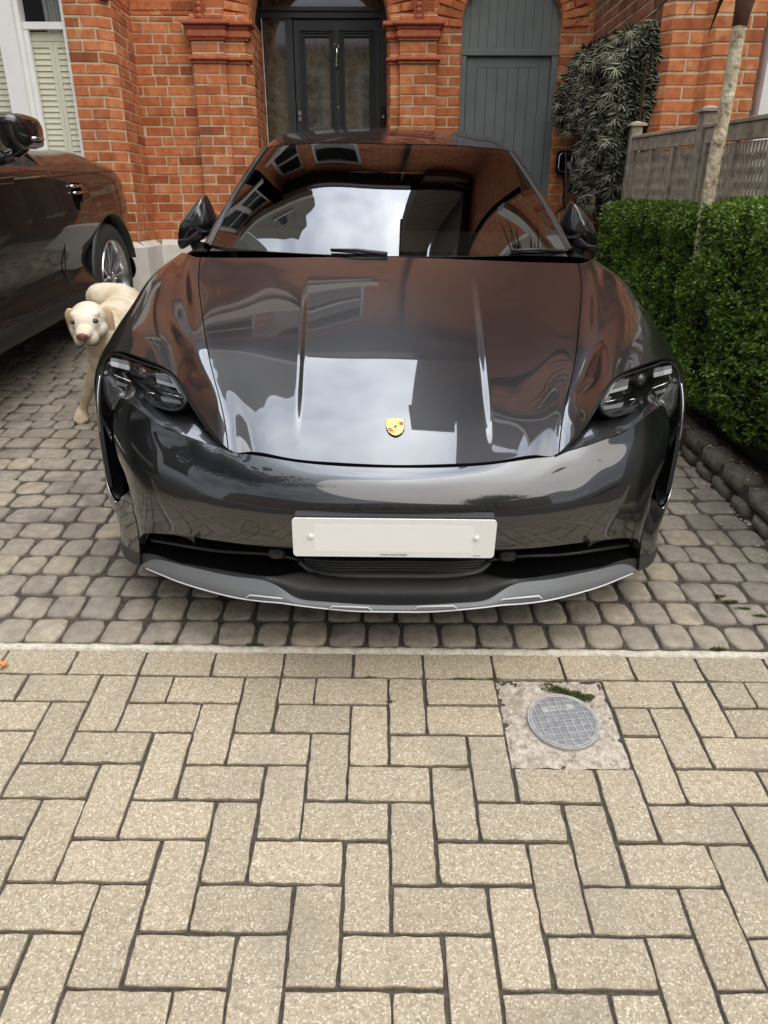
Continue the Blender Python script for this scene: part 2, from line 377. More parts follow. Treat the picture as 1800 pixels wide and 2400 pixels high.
for r in range(R0 - 1, R1):
    for c in range(C0, C1):
        k = (c + r) % 4
        cells = None
        if k == 2: cells = [(c, r), (c + 1, r)]
        elif k == 0: cells = [(c, r), (c, r + 1)]
        if cells is None: continue
        cells = [q for q in cells if q[1] >= 0 and not patch_cell(*q)]
        if not cells or (c, r) == (2, 0): continue
        if cells[0] == (1, 0): cells = [(1, 0), (2, 0)]
        if len(cells) == 2 and cells[0][0] != cells[1][0]: w, hh = 2, 1
        elif len(cells) == 2: w, hh = 1, 2
        else: w, hh = 1, 1
        cc, rr = cells[0]
        g = 0.0036 + rnd.uniform(-0.0008, 0.0013)
        ox, oy = rnd.uniform(-0.0013, 0.0013), rnd.uniform(-0.0013, 0.0013)
        block(mb, cc * U + ox, (cc + w) * U + ox, -(rr + hh) * U + oy, -rr * U + oy, TP, g=g, h=rnd.uniform(-0.0015, 0.0015))
for c in range(-33, 33, 2):     # header course along the drive
    block(mb, c * U, (c + 2) * U, 0, U + 0.002, TP, g=0.0038, h=rnd.uniform(-0.001, 0.002))
o = mb.build('paving_blocks', M['block'], pav)
# ragged mortar fillet between pavement and drive
mb = MB(); P = []
for i in range(401):
    x = -4 + 8 * i / 400
    w0 = 0.100 + 0.002 * math.sin(x * 31) + rnd.uniform(-0.002, 0.002); w1 = 0.128 + 0.004 * mnoise.noise(Vector((x * 6, 0, 0))) + rnd.uniform(-0.002, 0.002)
    hh = 0.0022 + rnd.uniform(-0.0015, 0.0015)
    P.append([TP(x, w0, -0.006), TP(x, w0 + 0.004, hh * 0.8), TP(x, (w0 + w1) / 2 + rnd.uniform(-.003, .003), hh + 0.002), TP(x, w1 - 0.004, hh * 0.8), TP(x, w1, -0.008)])
mb.grid(np.array(P)); o = mb.build('mortar_strip', M['mortar_strip'], smooth=True); tag(fixn(o), kind='structure')

# drive: tumbled setts in courses, on the plane the car stands on
DM = frame_matrix(RC, car2w([0, 0, 0]))
TD = lambda x, y, z: car2w([x, y, z])
mb = MB()
bedc = [(-5, 0.07), (1.64, 0.07), (1.64, 8.0), (-5, 8.0)]
mb.add([TD(x, y, -0.0085) for x, y in bedc] + [TD(x, y, -0.15) for x, y in bedc], [(0, 1, 2, 3), (0, 4, 5, 1), (1, 5, 6, 2), (2, 6, 7, 3), (3, 7, 4, 0)])
drive = mb.build('drive', M['joint']); tag(drive, kind='structure')
def sett(mb, x0, x1, y0, y1, T):
    g = 0.0027; x0 += g; x1 -= g; y0 += g; y1 -= g
    cx, cy = (x0 + x1) / 2, (y0 + y1) / 2; hx, hy = (x1 - x0) / 2, (y1 - y0) / 2
    n = 20; h = rnd.uniform(-0.004, 0.005); sk = rnd.uniform(-0.25, 0.25) * 0.05
    pw = rnd.uniform(4.5, 9); ph = rnd.uniform(0, 6.28); a1 = rnd.uniform(0, 0.09); ph2 = rnd.uniform(0, 6.28)
    tx, ty = rnd.uniform(-0.03, 0.03), rnd.uniform(-0.03, 0.03)
    rings = []
    for (s, dz) in ((1.0, -0.030), (1.0, -0.009), (0.978, -0.0035), (0.93, -0.0008), (0.62, 0.0008)):
        ring = []
        for i in range(n):
            a = 2 * math.pi * (i + 0.5) / n; ca, sa = math.cos(a), math.sin(a)
            rr = (abs(ca) ** pw + abs(sa) ** pw) ** (-1 / pw) * (1 - a1 * 0.5 * (1 + math.sin(2 * a + ph)) - 0.02 * (1 + math.sin(5 * a + ph2)))
            x = cx + hx * rr * ca * s; y = cy + hy * rr * sa * s + sk * (x - cx)
            z = h + dz + (tx * (x - cx) + ty * (y - cy) if dz > -0.02 else 0) + (0.0012 * math.sin(a * 3 + ph) if s < 0.95 else 0)
            ring.append(T(x, y, z))
        rings.append(ring)
    o = mb.add(sum(rings, []), [(k * n + i, k * n + (i + 1) % n, (k + 1) * n + (i + 1) % n, (k + 1) * n + i) for k in range(4) for i in range(n)])
    c = T(cx, cy, h + 0.0018); mb.v.append(tuple(map(float, c))); ic = len(mb.v) - 1
    mb.f.extend([(ic, o + 4 * n + i, o + 4 * n + (i + 1) % n) for i in range(n)]); mb.mi.extend([0] * n)
y = 0.088; 
mb = MB()
while y < 6.1:
    dpt = rnd.choice([0.118, 0.125, 0.125, 0.13]); x = -2.9 + rnd.uniform(0, 0.1) if y > 1.2 else -2.2
    while x < 1.50:
        w = rnd.choice([0.105, 0.112, 0.125, 0.125, 0.145, 0.165]) * rnd.uniform(0.95, 1.05)
        if y < 0.6: w = rnd.uniform(0.103, 0.118)
        sett(mb, x, x + w, y, y + dpt, TD); x += w
    y += dpt
o = mb.build('setts', M['sett'], drive, smooth=True)

# bed soil and low stone edging wall on the right
mb = MB()
XW = 1.485
pts = []
for Y in np.linspace(1.78, 5.34, 24):
    pts.append([(XW + 0.10, Y, zg(1.5, Y) + 0.11), (XW + 0.18, Y, zg(1.5, Y) + 0.15 + rnd.uniform(-.01, .01)), (XW + 0.35, Y, zg(1.5, Y) + 0.18 + rnd.uniform(-.01, .01)), (XW + 1.6, Y, zg(1.5, Y) + 0.2), (XW + 1.6, Y, zg(1.5, Y) - 0.4)])
mb.grid(pts); tag(fixn(mb.build('planting_bed', M['soil'], smooth=True)), kind='structure')
M['rubble'] = noise_mat('rubble_stone', [(0.3, (0.10, 0.085, 0.065)), (0.5, (0.19, 0.165, 0.13)), (0.75, (0.29, 0.255, 0.205))], scale=22, detail=9, rough=0.92, bump=1.0, bscale=60, bdist=0.008, roughn=0.72,
    island=[(0, (0.72, 0.72, 0.72)), (0.6, (1, 1, 1)), (1, (1.2, 1.15, 1.05))])
wall = empty('edging_wall', (XW, 3.0, zg(XW, 3.0)))
tag(wall, 'low stone edging wall along the foot of the clipped hedge', 'garden wall')
core = MB(); st = MB(); off = np.array([XW, 3.0, zg(XW, 3.0)])
def Lw(x, Y, h): return np.array([x, Y, zg(1.485, Y) + h]) - off
core.grid([[Lw(XW + 0.012, Y, -0.03), Lw(XW + 0.012, Y, 0.118), Lw(XW + 0.11, Y, 0.118), Lw(XW + 0.11, Y, -0.03)] for Y in (1.79, 5.3)])
core.add([Lw(XW + .012, 1.79, -0.03), Lw(XW + .012, 1.79, .118), Lw(XW + .11, 1.79, .118), Lw(XW + .11, 1.79, -.03)], [(0, 1, 2, 3)])
fixn(core.build('mortar_core', M['joint'], wall))
def stone(mb, Y0, Y1, h0, h1, x0, x1):
    cs = []
    n1 = 5
    c = (Lw((x0 + x1) / 2, (Y0 + Y1) / 2, (h0 + h1) / 2)); hy = (Y1 - Y0) / 2; hz = (h1 - h0) / 2; hx = (x1 - x0) / 2
    ph = rnd.uniform(0, 6)
    P = []
    for i in range(7):
        th = math.pi * i / 6; row = []
        for j in range(12):
            a = 2 * math.pi * j / 12
            u = np.array([math.sin(th) * math.cos(a), math.sin(th) * math.sin(a), math.cos(th)])
            e = 9.0; s = (abs(u[0]) ** e + abs(u[1]) ** e + abs(u[2]) ** e) ** (-1 / e)
            q = u * s * (1 + 0.02 * math.sin(3 * a + ph) + rnd.uniform(-0.025, 0.012))
            y = q[1] * hy
            row.append(c + np.array([q[0] * hx, y, q[2] * hz + y * 0.0735]))
        P.append(row)
    mb.grid(P, closed_u=True)
for (h0, h1, L0) in ((-0.01, 0.058, 0.2), (0.06, 0.135, 0.26)):
    Y = 1.79 - rnd.uniform(0, 0.05)
    while Y < 5.2:
        L = L0 * rnd.uniform(0.7, 1.35)
        stone(st, Y, Y + L - 0.008, h0, h1 + rnd.uniform(-0.006, 0.006), XW - 0.006 + rnd.uniform(-.004, .004), XW + 0.115)
        Y += L
fixn(st.build('stones', M['rubble'], wall, smooth=True))

# round access cover in its broken concrete patch
mb = MB(); nx = 34; ny = 34; P = []
for i in range(nx + 1):
    row = []
    for j in range(ny + 1):
        x = 0.302 + 0.295 * i / nx; y = -0.298 + 0.296 * j / ny
        d = math.hypot(x - 0.460, y + 0.150)
        z = -0.001 + 0.006 * mnoise.noise(Vector((x * 22, y * 22, 0))) + 0.003 * mnoise.noise(Vector((x * 70, y * 70, 3)))
        crack = abs(mnoise.noise(Vector((x * 9 + 5, y * 9, 1))))
        if crack < 0.03: z -= 0.005
        z += 0.0025 * mnoise.noise(Vector((x * 160, y * 160, 9)))
        edge = min(x - 0.302, 0.597 - x, y + 0.298, -0.002 - y)
        if edge < 0.02 + 0.012 * mnoise.noise(Vector((x * 30, y * 30, 7))): z -= 0.006 * (1 - max(0, edge) / 0.03)
        if d < 0.108: z = -0.006
        row.append(TP(x, y, z))
    P.append(row)
mb.grid(P); tag(fixn(mb.build('concrete_patch', M['concrete'], smooth=True)), kind='structure')
cov = empty('access_cover', mat=frame_matrix(RP, pav2w([0.460, -0.150, 0.0])))
tag(cov, 'round grey metal access cover with a square grid, set in the pavement', 'access cover')
mb = MB(); r = 0.088; n = 48
mb.tube([(0, 0, -0.02), (0, 0, 0.0005)], r, 48); mb.build('lid', M['lid'], cov)
mb = MB(); ang = 8 * D; ca, sa = math.cos(ang), math.sin(ang)
rot = lambda x, y: (x * ca - y * sa, x * sa + y * ca)
sp = 0.0215
for k in range(-4, 5):
    t = k * sp; hl = math.sqrt(max(0, (r - 0.006) ** 2 - t * t))
    if hl < 0.01: continue
    for ori in (0, 1):
        q = [(-hl, t - 0.0011), (hl, t - 0.0011), (hl, t + 0.0011), (-hl, t + 0.0011)]
        if ori: q = [(y, x) for x, y in q][::-1]
        mb.poly_prism([(*rot(x, y), 0.0004) for x, y in q], (0, 0, 0.0022 + 0.0002 * ori))
mb.build('grid_ridges', M['lid_rim'], cov)
mb = MB(); P = []
for i in range(n + 1):
    a = 2 * math.pi * i / n; c, s_ = math.cos(a), math.sin(a)
    P.append([((r + q) * c, (r + q) * s_, z) for q, z in ((0.0005, -0.01), (0.0005, 0.002), (0.006, 0.003), (0.0075, -0.01))] + [])
mb.grid(P)
P = [[((r - 0.001 - q) * math.cos(2 * math.pi * i / n), (r - 0.001 - q) * math.sin(2 * math.pi * i / n), z) for q, z in ((0, 0), (0, 0.0026), (0.004, 0.0026), (0.004, 0))] for i in range(n + 1)]
mb.grid(P); fixn(mb.build('rim', M['lid_rim'], cov))
def text_obj(name, s, size, m, parent, loc, rot=(0, 0, 0), ext=0.0006, align='CENTER', sx=1.0, font_shear=0):
    cu = bpy.data.curves.new(name, 'FONT'); cu.body = s; cu.size = size; cu.extrude = ext; cu.align_x = align; cu.align_y = 'CENTER'; cu.shear = font_shear
    t = bpy.data.objects.new(name, cu); col.objects.link(t)
    dg = bpy.context.evaluated_depsgraph_get(); me = bpy.data.meshes.new_from_object(t.evaluated_get(dg)); bpy.data.objects.remove(t)
    o = bpy.data.objects.new(name, me); col.objects.link(o); me.materials.clear(); me.materials.append(m); o.parent = parent
    o.location = loc; o.rotation_euler = rot; o.scale = (sx, 1, 1)
    return o
mb = MB(); mb.poly_prism([(*rot(x, y), 0.0006) for x, y in ((-0.045, 0.034), (0.045, 0.034), (0.045, 0.052), (-0.045, 0.052))], (0, 0, 0.0016)); mb.build('name_panel', M['lid_rim'], cov)
text_obj('lettering', 'WATER', 0.0165, M['lid'], cov, (*rot(0, 0.043), 0.0026), (0, 0, ang), ext=0.0006)
# moss tufts by the cover and in the joints
M['moss'] = noise_mat('moss', [(0.3, (0.035, 0.06, 0.012)), (0.7, (0.16, 0.19, 0.05))], scale=120, rough=1, bump=1, bdist=0.004)
mb = MB()
def moss(T, x, y, rx, ry, n, zz=0.0, L=0.006):
    for _ in range(n):
        a = rnd.uniform(0, 6.28); q = math.sqrt(rnd.random()); px_, py_ = x + rx * q * math.cos(a), y + ry * q * math.sin(a)
        b = rnd.uniform(0, 6.28); w = rnd.uniform(0.001, 0.0022); l = rnd.uniform(0.4, 1) * L
        dx, dy = math.cos(b) * w, math.sin(b) * w; tx, ty = rnd.uniform(-l, l) * .7, rnd.uniform(-l, l) * .7
        mb.add([T(px_ - dx, py_ - dy, zz), T(px_ + dx, py_ + dy, zz), T(px_ + tx, py_ + ty, zz + l)], [(0, 1, 2)])
for k in range(26):
    t = k / 25
    moss(TP, 0.435 + 0.115 * t + rnd.uniform(-.008, .008), -0.028 - 0.045 * t + rnd.uniform(-.008, .01), 0.014, 0.010, 90)
for (x, y) in ((0.2, -0.0), (0.23, -0.002), (0.0, -0.09), (0.17, -0.31), (0.30, -0.0), (-0.05, 0.0)): moss(TP, x, y, 0.018, 0.003, 60)
for (x, y) in ((1.13, 0.34), (1.15, 0.30), (1.19, 0.26), (1.17, 0.21), (1.10, 0.37), (1.24, 0.41), (1.3, 0.3), (1.28, 0.19), (0.98, 0.09), (1.33, 0.1), (-0.68, 0.09), (-0.4, .09)): moss(TD, x, y, 0.026, 0.007, 150, -0.004, 0.012)
tag(mb.build('moss', M['moss']), 'bright green moss in the joints', 'moss', kind='stuff')
# ------------------------------------------------------------------ brickwork
CH = 0.0768; ZB = 0.928
def bricks(mb, p0, p1, z0, z1, openings=(), prot=0.004, seed=0, headers_every=None, full=0.222):
    """courses of separate bricks on the vertical plane from p0 to p1 (outside = right-hand side of travel p0->p1)"""
    r = random.Random(seed)
    p0 = np.array(p0, float); p1 = np.array(p1, float); L = np.linalg.norm(p1 - p0); t = (p1 - p0) / L
    n = np.array([t[1], -t[0]])
    k0 = int(math.floor((z0 - ZB) / CH)); k1 = int(math.ceil((z1 - ZB) / CH))
    for k in range(k0, k1):
        za = max(z0, ZB + k * CH); zb = min(z1, ZB + (k + 1) * CH)
        if zb - za < 0.02: continue
        s = -r.uniform(0, 0.11) if k % 2 else -0.055 - r.uniform(0, 0.02)
        if L < 0.36: s = 0 if k % 2 else -0.11
        i = k
        while s < L:
            w = (full if (i % 2 == 0 or (r.random() < 0.12)) else 0.112) * r.uniform(.93, 1.05)
            if L < 0.36: w = full
            a, b = max(0, s), min(L, s + w); s += w; i += 1
            if b - a < 0.025: continue
            if any(x0 < (a + b) / 2 < x1 and y0 < (za + zb) / 2 < y1 for x0, x1, y0, y1 in openings): continue
            g = 0.0062; a2, b2 = (a + (g if a > 0 else -0.0015)), (b - (g if b < L else -0.0015))
            zl, zh = za + 0.0058 + r.uniform(-.002, .0025), zb - 0.0058 + r.uniform(-.0025, .002)
            pr = prot + r.uniform(-0.002, 0.002)
            c = p0 + t * (a2 + b2) / 2 + n * (pr - 0.02)
            sk = r.uniform(-0.012, 0.012)
            tt = np.array([t[0], t[1], sk]); 
            mb.bbox((c[0], c[1], (zl + zh) / 2), [tt * (b2 - a2) / 2, (n[0] * 0.02, n[1] * 0.02, 0), (0, 0, (zh - zl) / 2)], b=0.0035)
def slab(mb, p0, p1, z0, z1, th=0.2, off=0.0):
    p0 = np.array(p0, float); p1 = np.array(p1, float); t = (p1 - p0) / np.linalg.norm(p1 - p0); n = np.array([t[1], -t[0]])
    a, b = p0 + n * off, p1 + n * off; c, d = b - n * th, a - n * th
    mb.add([(*a, z0), (*b, z0), (*c, z0), (*d, z0), (*a, z1), (*b, z1), (*c, z1), (*d, z1)],
           [(0, 3, 2, 1), (4, 5, 6, 7), (0, 1, 5, 4), (1, 2, 6, 5), (2, 3, 7, 6), (3, 0, 4, 7)])
zat = lambda py, Y: float(wY(900, py, Y)[2])
HY = 7.07
house = empty('brick_house', (-1.0, HY, 0.39)); ho = np.array([-1.0, HY, 0.39])
tag(house, 'red brick Victorian house with charcoal front door, grey side gate and shuttered bay window', 'house')
class HB(MB):
    """mesh given in world coordinates, parented to a thing at origin o"""
    def out(s, name, mats, parent, o, **k):
        s.v = [(x - o[0], y - o[1], z - o[2]) for x, y, z in s.v]; return s.build(name, mats, parent, **k)
ZT = 2.66
segs = [((-2.37, 6.5), (-2.12, 6.5)), ((-2.12, 6.5), (-2.03, 6.58)), ((-2.03, 6.58), (-2.03, HY)), ((-2.03, HY), (-1.525, HY)),
        ((-1.525, HY), (-1.525, 6.99)), ((-1.525, 6.99), (-1.255, 6.99)), ((-1.255, 6.99), (-1.255, 7.03)), ((-1.255, 7.03), (-1.09, 7.03)), ((-1.09, 7.03), (-1.035, 7.10)), ((-1.035, 7.10), (-1.035, 7.74)),
        ((0.115, 7.74), (0.115, 7.10)), ((0.115, 7.10), (0.135, 7.03)), ((0.135, 7.03), (0.215, 7.03)), ((0.215, 7.03), (0.215, 6.99)), ((0.215, 6.99), (0.52, 6.99)), ((0.52, 6.99), (0.52, HY)), ((0.52, HY), (0.735, HY)), ((0.735, HY), (0.735, 7.3)),
        ((1.578, 7.3), (1.578, HY)), ((1.578, HY), (1.845, HY))]
for lo_, hi_ in ((0, 10), (10, 18), (18, 20)):
    mo = HB(); br = HB()
    for i, (a, b) in enumerate(segs[lo_:hi_], lo_):
        slab(mo, a, b, 0.80, ZT, 0.1, off=-0.001)
        bricks(br, a, b, ZB - (0 if i < 10 else 0.3), ZT, seed=i * 7 + 3)
    wl_ = br.out('wall', M['brick'], house, ho); mo.out('mortar', M['mortar'], wl_, ho)
# white painted plinth
zpl = 0.925
for grp in ((((-3.7, 6.44), (-2.10, 6.44)), ((-2.10, 6.44), (-1.97, 6.55)), ((-1.97, 6.55), (-1.97, 7.01)), ((-1.97, 7.01), (-1.56, 7.01)), ((-1.56, 7.01), (-1.56, 6.93)), ((-1.56, 6.93), (-1.03, 6.93))), (((.10, 6.96), (.73, 6.96)),)):
  pl = HB()
  for a, b in grp:
    slab(pl, a, b, 0.1, zpl - 0.045, 0.14); 
    p0 = np.array(a); p1 = np.array(b); t = (p1 - p0) / np.linalg.norm(p1 - p0); n = np.array([t[1], -t[0]])
    q = [(*(p0), zpl - 0.045), (*(p1), zpl - 0.045), (*(p1 - n * 0.055), zpl), (*(p0 - n * 0.055), zpl), (*(p0 - n * 0.14), zpl), (*(p1 - n * 0.14), zpl)]
    pl.add(q, [(0, 1, 2, 3), (3, 2, 5, 4)])
  pl.out('plinth', M['render_white'], house, ho)
# moulded terracotta capitals and necking on the two door piers
def capital(x0, x1, xs, zt, side):
    c = HB()
    # (z0, z1, projection)
    L = [(zat(66, 6.95), zat(58, 6.95), 0.030), (zat(58, 6.95), zat(47, 6.95), 0.062), (zat(70, 6.95), zat(66, 6.95), 0.018), (zat(88, 6.95), zat(70, 6.95), 0.034), (zat(93, 6.95), zat(88, 6.95), 0.016),
         (zat(141, 6.97), zat(133, 6.97), 0.034), (zat(149, 6.97), zat(141, 6.97), 0.014)]
    for z0, z1, p in L:
        for (a, b, y) in xs:
            c.bbox(((a + b) / 2, y + 0.06 - p / 2, (z0 + z1) / 2), [((b - a) / 2 + p, 0, 0), (0, 0.06 + p / 2, 0), (0, 0, (z1 - z0) / 2)], b=min(0.012, (z1 - z0) * 0.4))
    return c.out('capital', M['rubbed'], house, ho, smooth=False)
capital(0, 0, [(-1.525, -1.255, 6.985), (-1.26, -1.07, 7.03)], 0, 0)
capital(0, 0, [(0.13, 0.22, 7.03), (0.215, 0.52, 6.985)], 0, 0)
# carved drops above the capitals
for X in (wY(463, 10, 6.97)[0], wY(983, 15, 6.97)[0]):
    c = HB()
    for k in range(9):
        z = zat(38, 6.97) + k * 0.042
        P = [[(X + 0.024 * s * math.cos(a), 6.985 - 0.016 * (1 - s * s) - 0.006, z + 0.024 * s * math.sin(a) * 1.1) for s in np.linspace(0.02, 1, 5)] for a in np.linspace(0, 2 * math.pi, 13)]
        c.grid(P)
    c.bbox((X - 0.036, 6.99, zat(38, 6.97) + 0.17), [(0.006, 0, 0), (0, 0.012, 0), (0, 0, 0.2)]); c.bbox((X + 0.036, 6.99, zat(38, 6.97) + 0.17), [(0.006, 0, 0), (0, 0.012, 0), (0, 0, 0.2)])
    fixn(c.out('carved_drop', M['rubbed'], house, ho, smooth=True))
# upper walling with two arches
def arch_wall(mb, X0, X1, cx, r, zs, z0, z1, Y, th=0.25, n=20):
    """wall X0..X1, z0..z1 with a round-headed opening"""
    for (a, b) in ((X0, cx - r), (cx + r, X1)):
        if b - a > 0.001: slab(mb, (a, Y), (b, Y), z0, z1, th)
    for i in range(n):
        a0 = math.pi * i / n; a1 = math.pi * (i + 1) / n
        x0, x1 = cx - r * math.cos(a0), cx - r * math.cos(a1); y0, y1 = zs + r * math.sin(a0), zs + r * math.sin(a1)
        v = [(x0, Y, y0), (x1, Y, y1), (x1, Y, z1), (x0, Y, z1), (x0, Y + th, y0), (x1, Y + th, y1)]
        mb.add(v, [(0, 1, 2, 3), (0, 4, 5, 1)])
def voussoirs(mb, cx, r, zs, Y, depth=0.225, seed=1, a_lo=0, a_hi=math.pi, yout=0.02, rings=1):
    q = random.Random(seed); n = int(math.pi * (r + depth) / 0.078)
    for i in range(n):
        a = math.pi * (i + 0.5) / n
        if not a_lo <= a <= a_hi: continue
        ca, sa = math.cos(a), math.sin(a); w = math.pi * r / n / 2 * 1.0 - 0.003
        parts = [(r, depth)] if i % 2 else [(r, depth * 0.5), (r + depth * 0.5, depth * 0.5)]
        for (ra, dd) in parts:
            rc = ra + dd / 2
            mb.bbox((cx - rc * ca, Y - yout + 0.03 + q.uniform(-.001, .001), zs + rc * sa), [(-ca * (dd / 2 - 0.004), 0, sa * (dd / 2 - 0.004)), (0, 0.03, 0), (sa * w * 1.12, 0, ca * w * 1.12)], b=0.003)
up = HB()
arch_wall(up, -2.03, 0.30, -0.46, 0.575, 2.62, ZT - 0.003, 4.3, HY + 0.002)
arch_wall(up, 0.30, 1.845, 1.1565, 0.4215, 2.585, ZT - 0.003, 4.3, HY + 0.002)
EAVE = 5.78
# first floor: windows in the wall
wins = [(-1.05, -0.2, 4.6, 5.55), (-1.95, -1.35, 4.6, 5.55)]
xs = [-2.03]; 
for w in sorted(wins): xs += [w[0], w[1]]
xs.append(1.845)
for i in range(0, len(xs), 2):
    if xs[i + 1] > xs[i] + 0.01: slab(up, (xs[i], HY + 0.002), (xs[i + 1], HY + 0.002), 4.3, EAVE, 0.25)
for w in wins:
    slab(up, (w[0], HY + 0.002), (w[1], HY + 0.002), 4.3, w[2], 0.25); slab(up, (w[0], HY + 0.002), (w[1], HY + 0.002), w[3], EAVE, 0.25)
# body of the house behind
slab(up, (-3.7, 6.505), (-2.03, 6.505), 3.0, 4.5, 0.2); slab(up, (-3.7, 6.505), (-3.35, 6.505), 4.5, EAVE, 0.2); slab(up, (-2.25, 6.505), (-2.03, 6.505), 4.5, EAVE, 0.2); slab(up, (-3.35, 6.505), (-2.25, 6.505), 5.55, EAVE, 0.2)
slab(up, (-2.03, 6.505), (-2.03, HY + 0.01), ZT - 0.002, EAVE, 0.2)
up.box(-3.7, -3.6, 6.55, 14, 0.5, EAVE); up.box(-3.7, 1.84, 13.9, 14, 0.5, EAVE); up.box(-2.37, -2.04, 6.52, 6.8, ZT - 0.002, 3.0)
up.out('upper_wall', M['pbrick'], house, ho)
vo = HB(); voussoirs(vo, -0.46, 0.578, 2.62, HY - 0.0, 0.22, 3); vo.out('arch_bricks', M['brick'], house, ho); vo = HB(); voussoirs(vo, 1.1565, 0.4235, 2.585, HY, 0.22, 5); vo.out('arch_bricks', M['brick'], house, ho)
# hand-laid courses that still show just above the capitals
for (a, b, sd) in (((-2.03, HY), (-1.40, HY), 31), ((-2.37, 6.5), (-2.12, 6.5), 32), ((-2.03, 6.58), (-2.03, HY), 33), ((0.33, HY), (0.50, HY), 34)): br2 = HB(); bricks(br2, a, b, ZT, 3.0, seed=sd); br2.out('wall_course', M['brick'], house, ho)
# sash windows
def sash(parent, o, x0, x1, z0, z1, Y, name='window', mid=0.5, lintel=True):
    w = HB(); f = 0.055
    w.box(x0, x0 + f, Y, Y + 0.08, z0, z1); w.box(x1 - f, x1, Y, Y + 0.08, z0, z1); w.box(x0 + f, x1 - f, Y, Y + 0.08, z1 - f, z1); w.box(x0 + f, x1 - f, Y - 0.04, Y + 0.08, z0, z0 + f)
    zm = z0 + (z1 - z0) * mid; w.box(x0 + f, x1 - f, Y + 0.01, Y + 0.07, zm - 0.022, zm + 0.022)
    fr = w.out(name, M['white_paint'], parent, o)
    g = HB(); g.box(x0 + f, x1 - f, Y + 0.045, Y + 0.055, z0 + f, z1 - f); g.out('pane', M['window_glass'], fr, o)
    return fr
for w in wins: sash(house, ho, *w, HY + 0.06)
sash(house, ho, -3.35, -2.8, 4.5, 5.55, 6.55); sash(house, ho, -2.8, -2.25, 4.5, 5.55, 6.55)
for w in wins:
    tr = HB(); tr.box(w[0] - 0.22, w[1] + 0.22, HY - 0.09, HY + 0.05, w[2] - 0.17, w[2] - 0.02); tr.box(w[0] - 0.12, w[1] + 0.12, HY - 0.06, HY + 0.05, w[2] - 0.24, w[2] - 0.172); tr.out('sill_band', M['render_white'], house, ho)
tr = HB(); tr.box(-3.6, -2.0, 6.42, 6.52, 4.32, 4.48); tr.out('sill_band', M['render_white'], house, ho)
tr = HB(); tr.box(-3.75, -2.0, 6.38, 6.5, 2.95, 3.2); tr.out('bay_cornice', M['render_white'], house, ho)
# eaves and roof
ev = HB(); ev.box(-3.75, 0.62, 6.78, HY + 0.3, EAVE, EAVE + 0.06); ev.box(-3.75, 0.62, 6.70, 6.78, EAVE - 0.02, EAVE + 0.13)
ev.box(1.42, 1.9, 6.78, HY + 0.3, EAVE, EAVE + 0.06)
for k in range(18): ev.box(-3.6 + k * 0.24, -3.53 + k * 0.24, 6.80, HY - 0.01, EAVE - 0.1, EAVE - 0.001)
ev.out('eaves', M['door_paint'], house, ho)
rf = HB(); rf.add([(-3.8, 6.68, EAVE + 0.13), (1.9, 6.68, EAVE + 0.13), (1.9, 10.3, 8.3), (-3.8, 10.3, 8.3), (-3.8, 14.1, EAVE + 0.1), (1.9, 14.1, EAVE + 0.1)], [(0, 1, 2, 3), (3, 2, 5, 4)])
rf.out('roof', M['slate'], house, ho)
# bay gable in pale render with its small window
gb = HB(); gx0, gx1, gp = -3.1, -1.3, -2.2
gb.poly_prism([(gx0, 6.45, EAVE - 0.1), (gx1, 6.45, EAVE - 0.1), (gx1, 6.45, EAVE + .55), (gx1 - .15, 6.45, EAVE + .75), (gp + .5, 6.45, EAVE + .95), (gp + .42, 6.45, EAVE + 1.4), (gp + .2, 6.45, EAVE + 1.55), (gp, 6.45, EAVE + 1.8), (gp - .2, 6.45, EAVE + 1.55), (gp - .42, 6.45, EAVE + 1.4), (gx0, 6.45, EAVE + .7)], (0, 0.2, 0))
gbo = fixn(gb.out('gable', noise_mat('gable_render', [(0.3, (0.34, 0.33, 0.30)), (0.7, (0.44, 0.43, 0.39))], scale=3, rough=0.8, bump=0.1), house, ho))
gt = HB()
gt.box(gx0 - .1, gx1 + .1, 6.30, 6.45, EAVE - 0.2, EAVE - 0.09); gt.box(-2.5, -1.9, 6.41, 6.449, EAVE + 0.35, EAVE + 0.42)
gt.out('gable_cornice', M['render_white'], gbo, ho)
gw = HB(); gw.box(-2.42, -1.98, 6.42, 6.448, EAVE + 0.42, EAVE + 0.78); gw.out('gable_window', M['window_glass'], gbo, ho)
# tall party-wall stack above the gate
ck = HB(); ck.box(0.80, 1.70, 6.86, 7.7, 5.6, 9.3); ck.box(0.75, 1.75, 6.80, 7.76, 9.3, 9.42)
ck.out('chimney_stack', M['pbrick_dark'], house, ho)
pt = HB()
for k in range(3): pt.tube([(0.95 + k * 0.28, 7.2, 9.42), (0.95 + k * 0.28, 7.2, 9.8)], [0.09, 0.07], 14)
pt.out('chimney_pots', M['rubbed'], house, ho, smooth=True, auto=40)
gut = HB(); gut.tube([(0.44, 6.72, EAVE + 0.1), (0.44, 6.98, EAVE - 0.3), (0.44, 7.0, 2.95)], 0.035, 10); gut.out('downpipe', M['door_paint'], house, ho, smooth=True)

